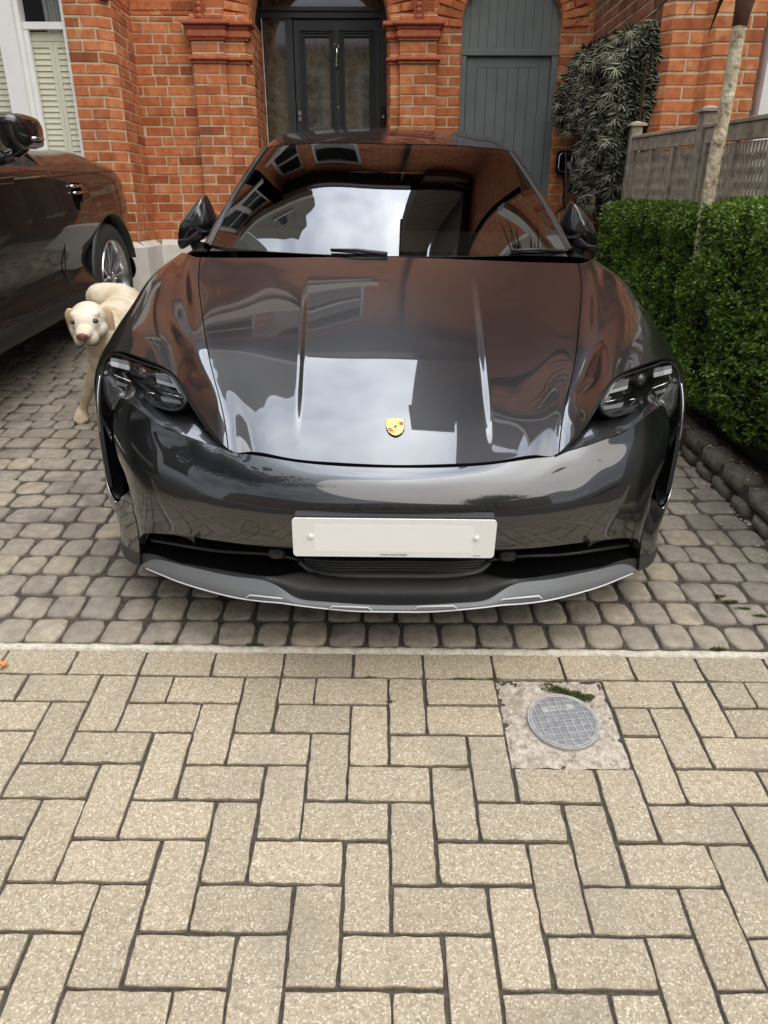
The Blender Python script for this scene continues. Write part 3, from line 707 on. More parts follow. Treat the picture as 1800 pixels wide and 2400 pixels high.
# ---- bay window with cream shutters
BY = 6.5
bx = lambda px, py, Y=BY: float(wY(px, py, Y)[0])
xr = -2.372
fw = HB()
zr0, zr1 = zat(70, 6.53), zat(53, 6.53)         # meeting rail
xpost0, xpost1 = bx(-12, 2), bx(30, 2)
for (a, b, y0, y1) in ((xpost0, xpost1, BY - 0.05, BY + 0.12), (xpost1, xpost1 + 0.03, BY + 0.0, BY + 0.1), (xr - 0.028, xr - 0.002, BY + 0.02, BY + 0.12)):
    fw.box(a, b, y0, y1, 1.0, 3.0)
fw.box(xpost1 + 0.032, xr - 0.03, BY + 0.03, BY + 0.075, zr0, zr1)
fw.box(xpost1 + 0.032, xr - 0.03, BY + 0.03, BY + 0.075, 1.0, 1.1); fw.box(xpost1 + 0.032, xr - 0.03, BY + 0.03, BY + 0.075, 2.9, 3.0)
fw.box(xpost1 + 0.03, xpost1 + 0.062, BY + 0.035, BY + 0.07, 1.1, zr0 - 0.002); fw.box(-3.6, xpost0 - 0.42, BY - .02, BY + .1, 1.0, 3.0)
fw.box(-3.7, -2.37, BY - 0.08, BY + 0.12, 0.9, 0.998)
bw = fw.out('bay_window', M['white_paint'], house, ho)
gl = HB(); gl.add([(xpost1 + 0.032, BY + 0.045, 1.1), (xr - 0.03, BY + 0.045, 1.1), (xr - 0.03, BY + 0.045, 2.9), (xpost1 + 0.032, BY + 0.045, 2.9)], [(0, 1, 2, 3)])
M['clear_glass'] = mat('clear_glass', (0.9, 0.95, 0.93), 0.02)
def glass_mix(m, tint=(0.96, 0.955, 0.93), f=0.16, rough=0.01, ior=1.5):
    """thin sheet: mirror part by Schlick's formula, the rest passes straight through"""
    nt = m.node_tree; nt.nodes.clear(); L = nt.links.new; f0 = ((ior - 1) / (ior + 1)) ** 2
    o = nt.nodes.new('ShaderNodeOutputMaterial'); mx = nt.nodes.new('ShaderNodeMixShader'); t = nt.nodes.new('ShaderNodeBsdfTransparent'); g = nt.nodes.new('ShaderNodeBsdfGlossy')
    t.inputs[0].default_value = (*tint, 1); g.inputs['Roughness'].default_value = rough
    ge = nt.nodes.new('ShaderNodeNewGeometry'); d = nt.nodes.new('ShaderNodeVectorMath'); d.operation = 'DOT_PRODUCT'; L(ge.outputs['Normal'], d.inputs[0]); L(ge.outputs['Incoming'], d.inputs[1])
    def mth(op, a, b_=None):
        n = nt.nodes.new('ShaderNodeMath'); n.operation = op
        if isinstance(a, (int, float)): n.inputs[0].default_value = a
        else: L(a, n.inputs[0])
        if b_ is not None:
            if isinstance(b_, (int, float)): n.inputs[1].default_value = b_
            else: L(b_, n.inputs[1])
        return n.outputs[0]
    fr = mth('ADD', mth('MULTIPLY', mth('POWER', mth('SUBTRACT', 1.0, mth('ABSOLUTE', d.outputs['Value'])), 5.0), 1 - f0), f0)
    L(fr, mx.inputs[0]); L(t.outputs[0], mx.inputs[1]); L(g.outputs[0], mx.inputs[2]); L(mx.outputs[0], o.inputs[0])
glass_mix(M['clear_glass'])
gl.out('pane', M['clear_glass'], bw, ho)
gl = HB(); gl.add([(-3.58, BY + 0.045, 1.1), (xpost0 - 0.002, BY + 0.045, 1.1), (xpost0 - 0.002, BY + 0.045, 2.9), (-3.58, BY + 0.045, 2.9)], [(0, 1, 2, 3)]); gl.out('pane', M['clear_glass'], bw, ho)
dk = HB(); dk.box(-3.6, -2.36, BY + 0.55, BY + 0.6, 0.9, 3.1); dk.out('dark_room', M['dark_room'], house, ho)
M['curtain'] = noise_mat('pale_curtain', [(0.3, (0.40, 0.42, 0.40)), (0.7, (0.50, 0.52, 0.50))], scale=3, rough=0.9, bump=0.1)
cu = HB(); P = []
for i in range(60):
    x = bx(78, 30) + (xr + 0.02 - bx(78, 30)) * i / 59; y = BY + 0.22 + 0.025 * math.sin(i * 0.9) + 0.01 * math.sin(i * 2.3)
    P.append([(x, y, zr0 - .05), (x - 0.02, y, 3.0)])
cu.grid(P); cu.out('curtain', M['curtain'], house, ho, smooth=True)
sh = HB()
x1_ = xr - 0.03; x0_ = xpost1 + 0.064
zt_ = zat(100, 6.6)
def shutter(a, b, z0, z1, y, pitch=0.0405, ang=0.0):
    st = 0.03
    sh.box(a, a + st, y, y + 0.025, z0, z1); sh.box(b - st, b, y, y + 0.025, z0, z1); sh.box(a + st, b - st, y, y + 0.025, z1 - 0.04, z1); sh.box(a + st, b - st, y, y + 0.025, z0, z0 + 0.05)
    z = z0 + 0.07
    while z < z1 - 0.05:
        sh.bbox(((a + b) / 2, y + 0.012, z), [((b - a) / 2 - st - 0.001, 0, 0), (0, 0.006, 0.0215), (0, 0.003, -0.0008)], b=0.001); z += pitch
xm = x0_ + (x1_ - x0_) * 0.56
shutter(x0_ - 0.10, xm - 0.001, 1.05, zt_, BY + 0.085); shutter(xm + 0.001, x1_ + 0.09, 1.05, zt_, BY + 0.085)
shutter(xpost0 - 0.42, xpost0 - 0.002, 1.05, zt_, BY + 0.085)
sh.out('shutters', M['shutter'], house, ho)
hd = HB(); hd.box(x0_ - 0.1, x1_ + 0.09, BY + 0.08, BY + 0.11, zt_ + 0.002, zr0 - 0.01); hd.out('shutter_head', M['shutter'], house, ho)

# ---- front door
DY = 7.8
dx = lambda px, py=150: float(wY(px, py, DY)[0])
dz = lambda py: float(wY(770, py, DY)[2])
fr = HB()
XL, XR = -1.14, 0.16; ZD = 0.75
jl = dx(608, 60); m0, m1 = dx(669, 60), dx(686, 60); d0, d1 = dx(688, 60), dx(891, 60); 
ztr0, ztr1 = dz(46), dz(22)
fr.box(XL, jl, DY - 0.08, DY + 0.05, ZD, 3.4); fr.box(m0, m1, DY - 0.05, DY + 0.05, ZD, ztr0); fr.box(d1 + 0.002, XR, DY - 0.08, DY + 0.05, ZD, 3.4)
fr.box(jl, d1 + 0.002, DY - 0.07, DY + 0.05, ztr0, ztr1); fr.box(jl, m0, DY - 0.04, DY + 0.05, ZD, 1.3)
fr.box(jl + 0.0, d1, DY - 0.10, DY - 0.07, ztr1 - 0.03, ztr1)
frame = fr.out('door_frame', M['door_paint'], house, ho)
wl = HB(); wl.bbox((-1.030, 7.72, 1.8), [(0.004, 0, 0), (0, 0.012, 0), (0, 0, 0.98)]); wl.out('white_bead', M['white_paint'], frame, ho)
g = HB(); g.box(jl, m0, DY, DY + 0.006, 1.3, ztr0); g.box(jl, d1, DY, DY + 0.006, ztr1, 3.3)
M['door_glass'] = noise_mat('door_glass', [(0.35, (0.03, 0.028, 0.020)), (0.5, (0.085, 0.075, 0.05)), (0.65, (0.14, 0.125, 0.085))], scale=16, detail=8, rough=0.06, bump=0, roughn=.7); BS(M['door_glass']).inputs['IOR'].default_value = 2.4  # mottled brown colour stands in for brick mirrored in the door glazing
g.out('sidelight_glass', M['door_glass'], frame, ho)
mb = HB(); mb.box(XL, XR + .2, DY + 0.3, DY + 0.4, 0.5, 3.6); mb.box(XL - .05, -1.036, 7.74, DY + .3, 0.5, 3.6); mb.out('hall', M['dark_room'], house, ho)
dr = HB(); dr.box(d0, d1, DY - 0.03, DY + 0.02, ZD, ztr0 - 0.004)
door = dr.out('front_door', M['door_paint'], house, ho)
pn = HB()
def frame_rect(mb, x0, x1, z0, z1, w, y0, y1):
    mb.bbox(((x0 + x1) / 2, (y0 + y1) / 2, z1 - w / 2), [((x1 - x0) / 2, 0, 0), (0, (y1 - y0) / 2, 0), (0, 0, w / 2)], b=w * 0.3)
    mb.bbox(((x0 + x1) / 2, (y0 + y1) / 2, z0 + w / 2), [((x1 - x0) / 2, 0, 0), (0, (y1 - y0) / 2, 0), (0, 0, w / 2)], b=w * 0.3)
    for x in (x0 + w / 2, x1 - w / 2): mb.bbox((x, (y0 + y1) / 2, (z0 + z1) / 2), [(w / 2, 0, 0), (0, (y1 - y0) / 2, 0), (0, 0, (z1 - z0) / 2 - w)], b=w * 0.3)
gx = []
for (a, b, ga, gb_) in ((703, 784, 720, 769), (794, 877, 812, 858)):
    x0, x1 = dx(a, 80), dx(b, 80); g0, g1 = dx(ga, 100), dx(gb_, 100)
    frame_rect(pn, x0, x1, 0.95, dz(72), 0.014, DY - 0.062, DY - 0.03)
    frame_rect(pn, x0 + 0.016, x1 - 0.016, 0.966, dz(72) - 0.016, 0.012, DY - 0.046, DY - 0.03)
    frame_rect(pn, x0 + 0.034, x1 - 0.034, 0.984, dz(85), 0.014, DY - 0.054, DY - 0.03)
    gx.append((x0 + 0.05, x1 - 0.05))
pn.out('door_moulding', M['door_paint'], door, ho)
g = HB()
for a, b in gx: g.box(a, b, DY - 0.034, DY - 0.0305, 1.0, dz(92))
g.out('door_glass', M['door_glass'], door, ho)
kn = HB(); kx = dx(790, 130)
kn.tube([(kx, DY - 0.03, dz(113)), (kx, DY - 0.055, dz(113))], [0.03, 0.022], 20); kn.tube([(kx - .005, DY - 0.03, dz(155)), (kx - .005, DY - 0.05, dz(155))], [0.027, 0.02], 20)
kn.tube([(kx - 0.004, DY - 0.06, dz(108)), (kx, DY - 0.078, dz(116)), (kx + 0.003, DY - 0.085, dz(130)), (kx - 0.002, DY - 0.08, dz(145)), (kx - 0.005, DY - 0.065, dz(157))], [0.012, 0.017, 0.012, 0.013, 0.018], 12)
kn.bbox((kx - 0.012, DY - 0.05, dz(106)), [(0.02, 0, 0), (0, 0.012, 0), (0, 0, 0.006)])
kn.out('knocker', M['chrome'], door, ho, smooth=True, auto=40)
lk = HB(); lx = dx(704.5, 275)
lk.bbox((lx, DY - 0.04, dz(276)), [(0.018, 0, 0), (0, 0.012, 0), (0, 0, 0.036)], b=0.006); lk.tube([(lx, DY - 0.04, dz(266)), (lx, DY - 0.0515, dz(266))], 0.018, 20)
lko = lk.out('lock', M['chrome'], door, ho); lk = HB(); lk.tube([(lx, DY - 0.05, dz(273)), (lx, DY - 0.06, dz(273))], 0.009, 14); lk.out('cylinder', M['black_plastic'], lko, ho)
kb = HB(); kb.tube([(dx(793, 253), DY - 0.03, dz(253)), (dx(793, 253), DY - 0.05, dz(253))], 0.009, 12); kb.out('door_knob', M['chrome'], door, ho)
eb = HB(); ex = dx(897.5, 272); eb.bbox((ex, DY - 0.11, dz(273)), [(0.026, 0, 0), (0, 0.02, 0), (0, 0, 0.07)], b=0.006)
ebo = eb.out('entry_panel', M['black_gloss'], frame, ho); eb = HB(); eb.tube([(ex, DY - 0.13, dz(277)), (ex, DY - 0.134, dz(277))], 0.011, 16); eb.out('button', M['chrome'], ebo, ho)

# ---- side gate under its arch
gt = HB(); GY = 7.15
gx0, gx1 = 0.735, 1.578; zs = 2.585
N_ = 24; 
pts = [(gx0, GY, 0.4), (gx1, GY, 0.4)] + [(1.1565 + 0.4215 * math.cos(math.pi * i / N_), GY, zs + 0.4215 * math.sin(math.pi * i / N_)) for i in range(N_ + 1)]
gt.poly_prism(pts, (0, 0.04, 0))
gate = fixn(gt.out('side_gate', M['grey_paint'], house, ho))
gz = lambda py: float(wY(1190, py, GY)[2]); gxx = lambda px, py: float(wY(px, py, GY)[0])
gt = HB()
zt0, zt1 = gz(133), gz(118)
gt.bbox(((gx0 + gx1) / 2, GY - 0.025, (zt0 + zt1) / 2), [((gx1 - gx0) / 2, 0, 0), (0, 0.024, 0), (0, 0, (zt1 - zt0) / 2)], b=0.004)
gt.bbox(((gx0 + gxx(1092, 150)) / 2, GY - 0.022, (zt0 + .4) / 2), [((gxx(1092, 150) - gx0) / 2, 0, 0), (0, 0.021, 0), (0, 0, (zt0 - .4) / 2)], b=0.003)
gt.bbox(((gx1 + gxx(1290, 150)) / 2, GY - 0.022, (zt0 + .4) / 2), [((gx1 - gxx(1290, 150)) / 2, 0, 0), (0, 0.021, 0), (0, 0, (zt0 - .4) / 2)], b=0.003)
gt.out('gate_frame', M['grey_paint'], gate, ho)
gt = HB(); xa, xb = gxx(1094, 150), gxx(1288, 150)
gt.box(xa, xb, GY - 0.012, GY - 0.001, gz(159), zt0 - 0.004); x = xa; gt.box(xa, xa + .085, GY - 0.012, GY - .001, .5, gz(159)); gt.box(xb - .085, xb, GY - 0.012, GY - .001, .5, gz(159))
x = xa + 0.087; w = (xb - xa - 0.174) / 6
for k in range(6):
    gt.bbox((x + w / 2, GY - 0.0055, (0.5 + gz(159)) / 2), [(w / 2 - 0.0016, 0, 0), (0, 0.0045, 0), (0, 0, (gz(159) - 0.5) / 2 - 0.001)], b=0.002); x += w
gt.out('gate_door', M['grey_paint'], gate, ho)
gt = HB()
for k in range(11):      # boards of the fixed head, shallow and uneven
    x = gx0 + 0.0766 * k; zz = zs + math.sqrt(max(0.0, 0.4215 ** 2 - (x + 0.038 - 1.1565) ** 2)) - 0.01
    if zz > zt1 + 0.02: gt.bbox((x + 0.038, GY - 0.004 - 0.003 * (k % 2), (zz + zt1) / 2), [(0.0378, 0, 0), (0, 0.004, 0), (0, 0, (zz - zt1) / 2)], b=0.0035)
gt.out('gate_head_boards', M['grey_paint'], gate, ho)

# ------------------------------------------------------------------ neighbouring house on the right
NY = 5.35
nh = empty('neighbour_house', (2.1, NY, 0.3)); no_ = np.array([2.1, NY, 0.3])
tag(nh, 'neighbouring red brick house with projecting white framed bay, behind the wooden fence', 'house')
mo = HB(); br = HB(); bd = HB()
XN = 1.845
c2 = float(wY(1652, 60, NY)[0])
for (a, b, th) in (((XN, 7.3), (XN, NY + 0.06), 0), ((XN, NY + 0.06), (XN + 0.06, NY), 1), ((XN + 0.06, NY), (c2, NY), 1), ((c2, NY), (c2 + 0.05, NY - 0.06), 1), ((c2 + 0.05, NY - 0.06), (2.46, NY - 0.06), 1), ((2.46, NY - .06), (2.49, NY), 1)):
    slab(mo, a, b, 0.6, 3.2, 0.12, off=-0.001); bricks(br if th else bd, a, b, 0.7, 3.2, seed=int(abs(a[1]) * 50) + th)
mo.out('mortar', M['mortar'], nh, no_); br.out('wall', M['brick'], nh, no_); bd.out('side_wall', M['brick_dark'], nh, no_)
nu = HB(); slab(nu, (XN, 12), (XN, NY + .06), 3.2, 5.9, 0.2); slab(nu, (XN, NY), (2.45, NY), 3.2, 5.9, 0.2); slab(nu, (4.2, NY), (6.5, NY), 0.3, 5.9, 0.2); slab(nu, (2.45, NY), (4.2, NY), 3.2, 4.1, .2); slab(nu, (2.45, NY), (4.2, NY), 5.6, 5.9, .2)
nu.box(6.4, 6.5, NY + .1, 12, 0.3, 5.9); nu.out('upper_wall', M['pbrick'], nh, no_)
gb = HB(); gb.box(1.86, 2.95, 5.9, 8.2, 5.6, 9.6); gb.out('chimney_stack', M['pbrick_dark'], nh, no_)
gb = HB(); gb.poly_prism([(XN - .02, NY - .1, 5.9), (4.6, NY - .1, 5.9), (3.2, NY - .1, 7.5)], (0, 0.25, 0)); fixn(gb.out('gable', M['pbrick_dark'], nh, no_))
bb = HB()
for s in (0, 1):
    p = [(XN - .22, 5.72), (XN - .22, 5.92), (3.2, 7.72), (3.2, 7.5)]
    if s: p = [(6.4 - a, b) for a, b in p]
    bb.poly_prism([(a, NY - .2, b) for a, b in p], (0, 0.09, 0))
fixn(bb.out('bargeboard', M['white_paint'], nh, no_))
rf = HB(); rf.add([(XN - .25, NY - .2, 5.75), (XN - .25, 12, 5.75), (3.2, 12, 7.72), (3.2, NY - .2, 7.72), (4.7, NY - .2, 5.75), (4.7, 12, 5.75)], [(0, 1, 2, 3), (3, 2, 5, 4)]); rf.out('roof', M['slate'], nh, no_)
wf = HB()
wx0 = 2.50
wf.box(wx0, wx0 + 0.13, NY - 0.10, NY + 0.1, 1.0, 3.1); wf.box(wx0 + 0.85, wx0 + 0.95, NY - .1, NY + .1, 1.0, 3.1); wf.box(wx0 + 1.6, wx0 + 1.75, NY - .1, NY + .1, 1.0, 3.1); wf.box(wx0 + .13, wx0 + 1.6, NY - .08, NY + .08, 1.0, 1.12); wf.box(wx0 - .05, wx0 + 1.8, NY - .16, NY + .1, 3.1, 3.35)
wf.box(wx0 + .13, wx0 + 1.6, NY - .02, NY + .04, 2.1, 2.16)
wfo = wf.out('bay_window', M['white_paint'], nh, no_); g = HB(); g.box(wx0 + .13, wx0 + 1.6, NY + .045, NY + .05, 1.1, 3.1); g.out('pane', M['window_glass'], wfo, no_)
for (a, b) in ((2.5, 3.3), (3.35, 4.15)): sash(nh, no_, a, b, 4.1, 5.6, NY + 0.05)
tb = HB(); tb.box(XN - .04, 4.3, NY - .09, NY + .02, 3.75, 4.0); tb.out('string_course', M['render_white'], nh, no_); tb = HB(); tb.box(XN - .03, 4.3, NY - .13, NY - .101, 5.86, 5.98); 
tb.out('string_course', M['render_white'], nh, no_)

# ------------------------------------------------------------------ house across the street, mirrored in paint and glass
op = empty('terraced_house', (0, -15, -0.6)); oo = np.array([0, -15, -0.6])
tag(op, 'yellow stock brick terraced house across the street, behind the photographer', 'house')
w = HB(); w.box(-26, 26, -20, -15, -0.6, 6.6); wo = w.out('wall', M['pbrick_stock'], op, oo)
w = HB(); w.add([(-26.3, -14.7, 6.6), (26.3, -14.7, 6.6), (26.3, -17.5, 8.4), (-26.3, -17.5, 8.4), (26.3, -20.3, 6.6), (-26.3, -20.3, 6.6)], [(0, 1, 2, 3), (3, 2, 4, 5)]); fixn(w.out('roof', M['slate'], op, oo))
for k in range(-4, 5):
    for z in (0.6, 3.9):
        sash(op, oo, k * 2.4 - 0.55, k * 2.4 + 0.55, z, z + 1.9, -15.04)

# next house along the terrace on the left, and the rendered house beyond the right-hand neighbour (both out of frame, mirrored in the paint)
lh = empty('attached_house', (-7, 7.2, .3)); lo = np.array([-7, 7.2, .3]); tag(lh, 'brick house with a tall pale gable adjoining the left side of the shuttered house', 'house')
w = HB(); w.box(-11, -3.95, 7.2, 14, .3, 6.2); w.out('wall', M['pbrick'], lh, lo)
w = HB(); w.poly_prism([(-10, 7.0, 6.2), (-3.8, 7.0, 6.2), (-3.8, 7.0, 8.6), (-4.3, 7.0, 9.0), (-4.4, 7.0, 10.4), (-5.6, 7.0, 12.6), (-7.3, 7.0, 10.4), (-9, 7.0, 9.4), (-10, 7.0, 8.2)], (0, .3, 0)); gg = fixn(w.out('gable', bpy.data.materials['gable_render'], lh, lo))
w = HB(); w.box(-6.1, -4.9, 6.95, 6.999, 7.4, 8.6); w.out('window', M['window_glass'], gg, lo)
rh = empty('rendered_house', (10, 2.5, 0)); ro_ = np.array([10, 2.5, 0]); tag(rh, 'grey rendered house standing further along the street to the right', 'house')
w = HB(); w.box(7.4, 13, 0.4, 5.0, -.6, 8.4); w.out('wall', bpy.data.materials['gable_render'], rh, ro_)
w = HB(); w.add([(7.2, .2, 8.4), (7.2, 5.2, 8.4), (10.2, 5.2, 10.2), (10.2, .2, 10.2), (13.2, .2, 8.4), (13.2, 5.2, 8.4)], [(0, 1, 2, 3), (3, 2, 5, 4)]); w.out('roof', M['slate'], rh, ro_)
# ------------------------------------------------------------------ the dark grey sports car
def paint_mat(name, base, rough=0.32, metal=0.75, coat_ior=1.74, flake=0.25):
    m = mat(name, base, rough, metal, 1.0, 0.008, coat_ior); nt = m.node_tree; b = BS(m)
    tc = nt.nodes.new('ShaderNodeTexCoord'); n = nt.nodes.new('ShaderNodeTexNoise'); n.inputs['Scale'].default_value = 900; n.inputs['Detail'].default_value = 1
    nt.links.new(tc.outputs['Object'], n.inputs['Vector'])
    r = ramp(nt, [(0.35, tuple(c * (1 - flake) for c in base)), (0.65, tuple(c * (1 + flake) for c in base))]); nt.links.new(n.outputs['Fac'], r.inputs['Fac']); nt.links.new(r.outputs[0], b.inputs['Base Color'])
    # faint film of dust
    n2 = nt.nodes.new('ShaderNodeTexNoise'); n2.inputs['Scale'].default_value = 6; n2.inputs['Detail'].default_value = 6
    nt.links.new(tc.outputs['Object'], n2.inputs['Vector']); r2 = ramp(nt, [(0.4, (0.006,) * 3), (0.75, (0.028,) * 3)]); nt.links.new(n2.outputs['Fac'], r2.inputs['Fac']); nt.links.new(r2.outputs[0], b.inputs['Coat Roughness'])
    return m
M['paint'] = paint_mat('dark_grey_metallic_paint', (0.014, 0.0145, 0.016), metal=.5)
M['trim_dark'] = noise_mat('dark_textured_plastic', [(0.3, (0.028, 0.028, 0.029)), (0.7, (0.040, 0.040, 0.042))], scale=200, rough=0.5, bump=0.25, bscale=700, bdist=0.001)
M['silver_trim'] = noise_mat('satin_silver_trim', [(0.3, (0.17, 0.182, 0.195)), (0.7, (0.20, 0.212, 0.225))], scale=200, rough=0.48, bump=0.1, bscale=700, bdist=0.001)
BS(M['silver_trim']).inputs['Metallic'].default_value = 0.15; M['skid_line'] = mat('skid_edge_silver', (0.72, 0.74, 0.76), 0.42, 0.2)
M['duct'] = mat('satin_dark_duct', (0.075, 0.076, 0.080), 0.25, 0.2, 0.6); M['slat'] = mat('gloss_black_slat', (0.007, 0.007, 0.007), 0.28); M['void'] = mat('grille_void', (0.003, 0.003, 0.003), 0.9, spec=0.05)
M['seal'] = mat('rubber_seal', (0.010, 0.010, 0.010), 0.5)
M['lens'] = mat('headlamp_lens', (1, 1, 1), 0.01); glass_mix(M['lens'], (0.90, 0.90, 0.90), ior=1.5)
M['windscreen'] = mat('windscreen_glass', (1, 1, 1), 0.01); glass_mix(M['windscreen'], (0.30, 0.32, 0.30), ior=2.4)
M['lensball'] = mat('projector_glass', (0.10, 0.10, 0.105), 0.04, 0.3, 1.0); M['module'] = mat('lamp_module_bright', (0.75, 0.76, 0.78), 0.28, 0.6); M['module_dim'] = mat('lamp_module_grey', (0.30, 0.31, 0.32), 0.3, 0.6)
M['tyre'] = noise_mat('tyre_rubber', [(0.3, (0.022, 0.021, 0.020)), (0.7, (0.045, 0.043, 0.040))], scale=30, rough=0.85, bump=0.3)
M['alloy'] = mat('bright_alloy', (0.62, 0.63, 0.65), 0.22, 0.9, 0.6)
M['cabin'] = noise_mat('cabin_trim', [(0.3, (0.02, 0.02, 0.021)), (0.7, (0.035, 0.035, 0.036))], scale=40, rough=0.7, bump=0.2)
M['plate_white'] = mat('plate_white', (0.86, 0.87, 0.86), 0.3, 0, 0.3)
M['gold'] = mat('badge_gold', (0.86, 0.56, 0.12), 0.3, 0.6)
M['badge_red'] = mat('badge_red', (0.55, 0.03, 0.03), 0.35); M['badge_black'] = mat('badge_black', (0.01, 0.01, 0.01), 0.35)
CM = frame_matrix(RC, car2w([0, 0, 0]))
car = empty('sports_car', mat=CM)
tag(car, 'dark grey metallic sports saloon facing the pavement with a blank white number plate', 'car')
K = lambda px, py, Y: cY(px, py, Y)
def KL(l):  # image-left points mirrored to the +X half
    r = []
    for px, py, Y in l:
        p = K(px, py, Y).copy(); p[0] = abs(p[0]); r.append(p)
    return r
# --- surface A: bonnet and wings (columns: centre, crease in, crease out, shut line, inner wing, crest, outer crest, shoulder, flank ...)
A = [
 [(0, .10, .580), (.262, .122, .582), (.275, .124, .584), (.447, .180, .587), (.550, .285, .672), (.635, .385, .738), (.780, .52, .748), (.890, .62, .725), (.930, .612, .672), (.937, .555, .565), (.912, .475, .325)],
 [(0, .25, .630), (.266, .27, .631), (.280, .272, .634), (.478, .30, .632), (.572, .38, .698), (.658, .48, .758), (.800, .62, .778), (.916, .735, .745), (.965, .715, .678), (.978, .660, .56), (.957, .60, .31)],
 [(0, .45, .690), (.272, .46, .688), (.287, .462, .693), (.533, .47, .684), (.602, .53, .722), (.690, .62, .782), (.822, .745, .802), (.928, .86, .770), (.972, .86, .692), (.985, .81, .565), (.970, .77, .30)],
 [(0, .70, .757), (.282, .71, .752), (.298, .712, .758), (.592, .66, .744), (.660, .71, .772), (.748, .83, .812), (.850, .94, .832), (.935, 1.03, .795), (.971, 1.05, .71), (.984, 1.02, .57), (.975, .98, .29)],
 [(0, .95, .822), (.296, .96, .814), (.313, .962, .820), (.655, .90, .796), (.712, .93, .822), (.790, 1.05, .850), (.872, 1.13, .862), (.940, 1.20, .824), (.970, 1.21, .73), (.982, 1.19, .57), (.975, 1.16, .29)],
 [(0, 1.20, .882), (.306, 1.205, .873), (.325, 1.207, .878), (.722, 1.17, .850), (.772, 1.20, .870), (.835, 1.30, .882), (.892, 1.36, .882), (.938, 1.42, .840), (.962, 1.43, .74), (.975, 1.41, .57), (.968, 1.39, .29)],
 [(0, 1.40, .921), (.31, 1.415, .914), (.33, 1.417, .919), (.766, 1.42, .906), (.812, 1.46, .908), (.856, 1.53, .908), (.905, 1.64, .888), (.934, 1.68, .842), (.952, 1.69, .75), (.966, 1.67, .57), (.962, 1.66, .29)],
]
A2 = []
for r_ in A:
    c0, c2 = np.array(r_[0]), np.array(r_[3]); row = [c0]
    for t in (.35, .65, .88):
        p = c0 * (1 - t) + c2 * t; p[1] = c0[1] + (c2[1] - c0[1]) * t ** 2.2; p[2] = c0[2] - (c0[2] - c2[2]) * t * t * (3 - 2 * t); row.append(p)
    A2.append(row + [np.array(q_) for q_ in r_[3:]])
SA = Surf(A2)
def crease(P):
    """raised edge either side of the bonnet's middle panel"""
    P = P.copy(); x = np.abs(P[..., 0]); y = P[..., 1]
    xc = .262 + .06 * np.clip((y - .2) / 1.1, 0, 1)
    t = np.clip((x - xc + .012) / .024, 0, 1); up_ = t * t * (3 - 2 * t); dn_ = np.clip((x - xc) / .16, 0, 1)
    tap = np.clip((y - .16) / .25, 0, 1) * np.clip((1.25 - y) / .35, 0, 1)
    P[..., 2] += .0065 * up_ * (1 - dn_) ** 2 * tap
    return P
nu0 = SA.tu[len(SA.tu) // 2 + 4]; V1 = SA.tv[-1]; UM = SA.tu[-1]
e = 0.0022
mb = MB(); panel(mb, crease(SA.ev(np.linspace(-nu0 + e, nu0 - e, 281), np.linspace(0.0015, V1, 130))), (0, 0, 1), 0.012)
bonnet = mb.build('bonnet', [M['paint'], M['seal']], car, smooth=True, auto=35)
# wings with the wheel arch cut out
def cut_arch(P, cy, cz, r):
    """snap grid vertices to the circle in the Y-Z plane and return keep mask of faces"""
    d = np.hypot(P[..., 1] - cy, P[..., 2] - cz); outer = np.abs(P[..., 0]) > 0.80
    near = (np.abs(d - r) < 0.011) & outer
    s = r / np.maximum(d, 1e-6)
    P = P.copy(); P[..., 1] = np.where(near, cy + (P[..., 1] - cy) * s, P[..., 1]); P[..., 2] = np.where(near, cz + (P[..., 2] - cz) * s, P[..., 2])
    C_ = (P[:-1, :-1] + P[1:, :-1] + P[:-1, 1:] + P[1:, 1:]) / 4
    keep = ~((np.hypot(C_[..., 1] - cy, C_[..., 2] - cz) < r) & (np.abs(C_[..., 0]) > 0.80))
    return P, keep
for s in (-1, 1):
    P = SA.ev(np.linspace(nu0 + e, UM, 150) * s, np.linspace(0.0015, V1, 110))
    mb = MB(); P, keep = cut_arch(P, 1.03, 0.36, 0.372)
    n = normals(P); a, b = P.shape[:2]
    up = 1 if np.mean(n[:, :40, 2]) > 0 else -1
    fs = [(i * b + j, i * b + j + 1, (i + 1) * b + j + 1, (i + 1) * b + j)[::up] for i in range(a - 1) for j in range(b - 1) if keep[i, j]]
    mb.add(P.reshape(-1, 3), fs)
    nn = n * up
    for E_, Nn in ((P[0], nn[0]), (P[:, 0], nn[:, 0])): mb.grid([E_ - Nn * 0.014, E_], 1)
    w = mb.build('wing', [M['paint'], M['seal']], car, smooth=True, auto=35)
    # arch lip
    mb = MB(); Q = []
    for k in range(40):
        th = math.pi * (1.06 - 1.12 * k / 39); y = 1.03 + .375 * math.cos(th); z = .36 + .375 * math.sin(th); x = s * (0.978 - 0.05 * max(0, z - .55) ** 1 * 1.2)
        Q.append([(x + s * .001, y + .008 * math.cos(th), z + .008 * math.sin(th)), (x + s * .005, y, z), (x + s * .003, y - .014 * math.cos(th), z - .014 * math.sin(th)), (x - s * .12, y - .014 * math.cos(th), z - .014 * math.sin(th))])
    mb.grid(Q); fixn(mb.build('arch_trim', M['trim_dark'], car, smooth=True))
# dark seam beneath the shut lines
P = SA.ev(np.linspace(-nu0 - 0.02, nu0 + 0.02, 60), np.linspace(-0.001, V1, 40)); n = normals(P); n *= np.sign(np.mean(n[..., 2]))
mb = MB(); mb.grid(P - n * 0.015); mb.build('inner_panel', M['void'], car, smooth=True)

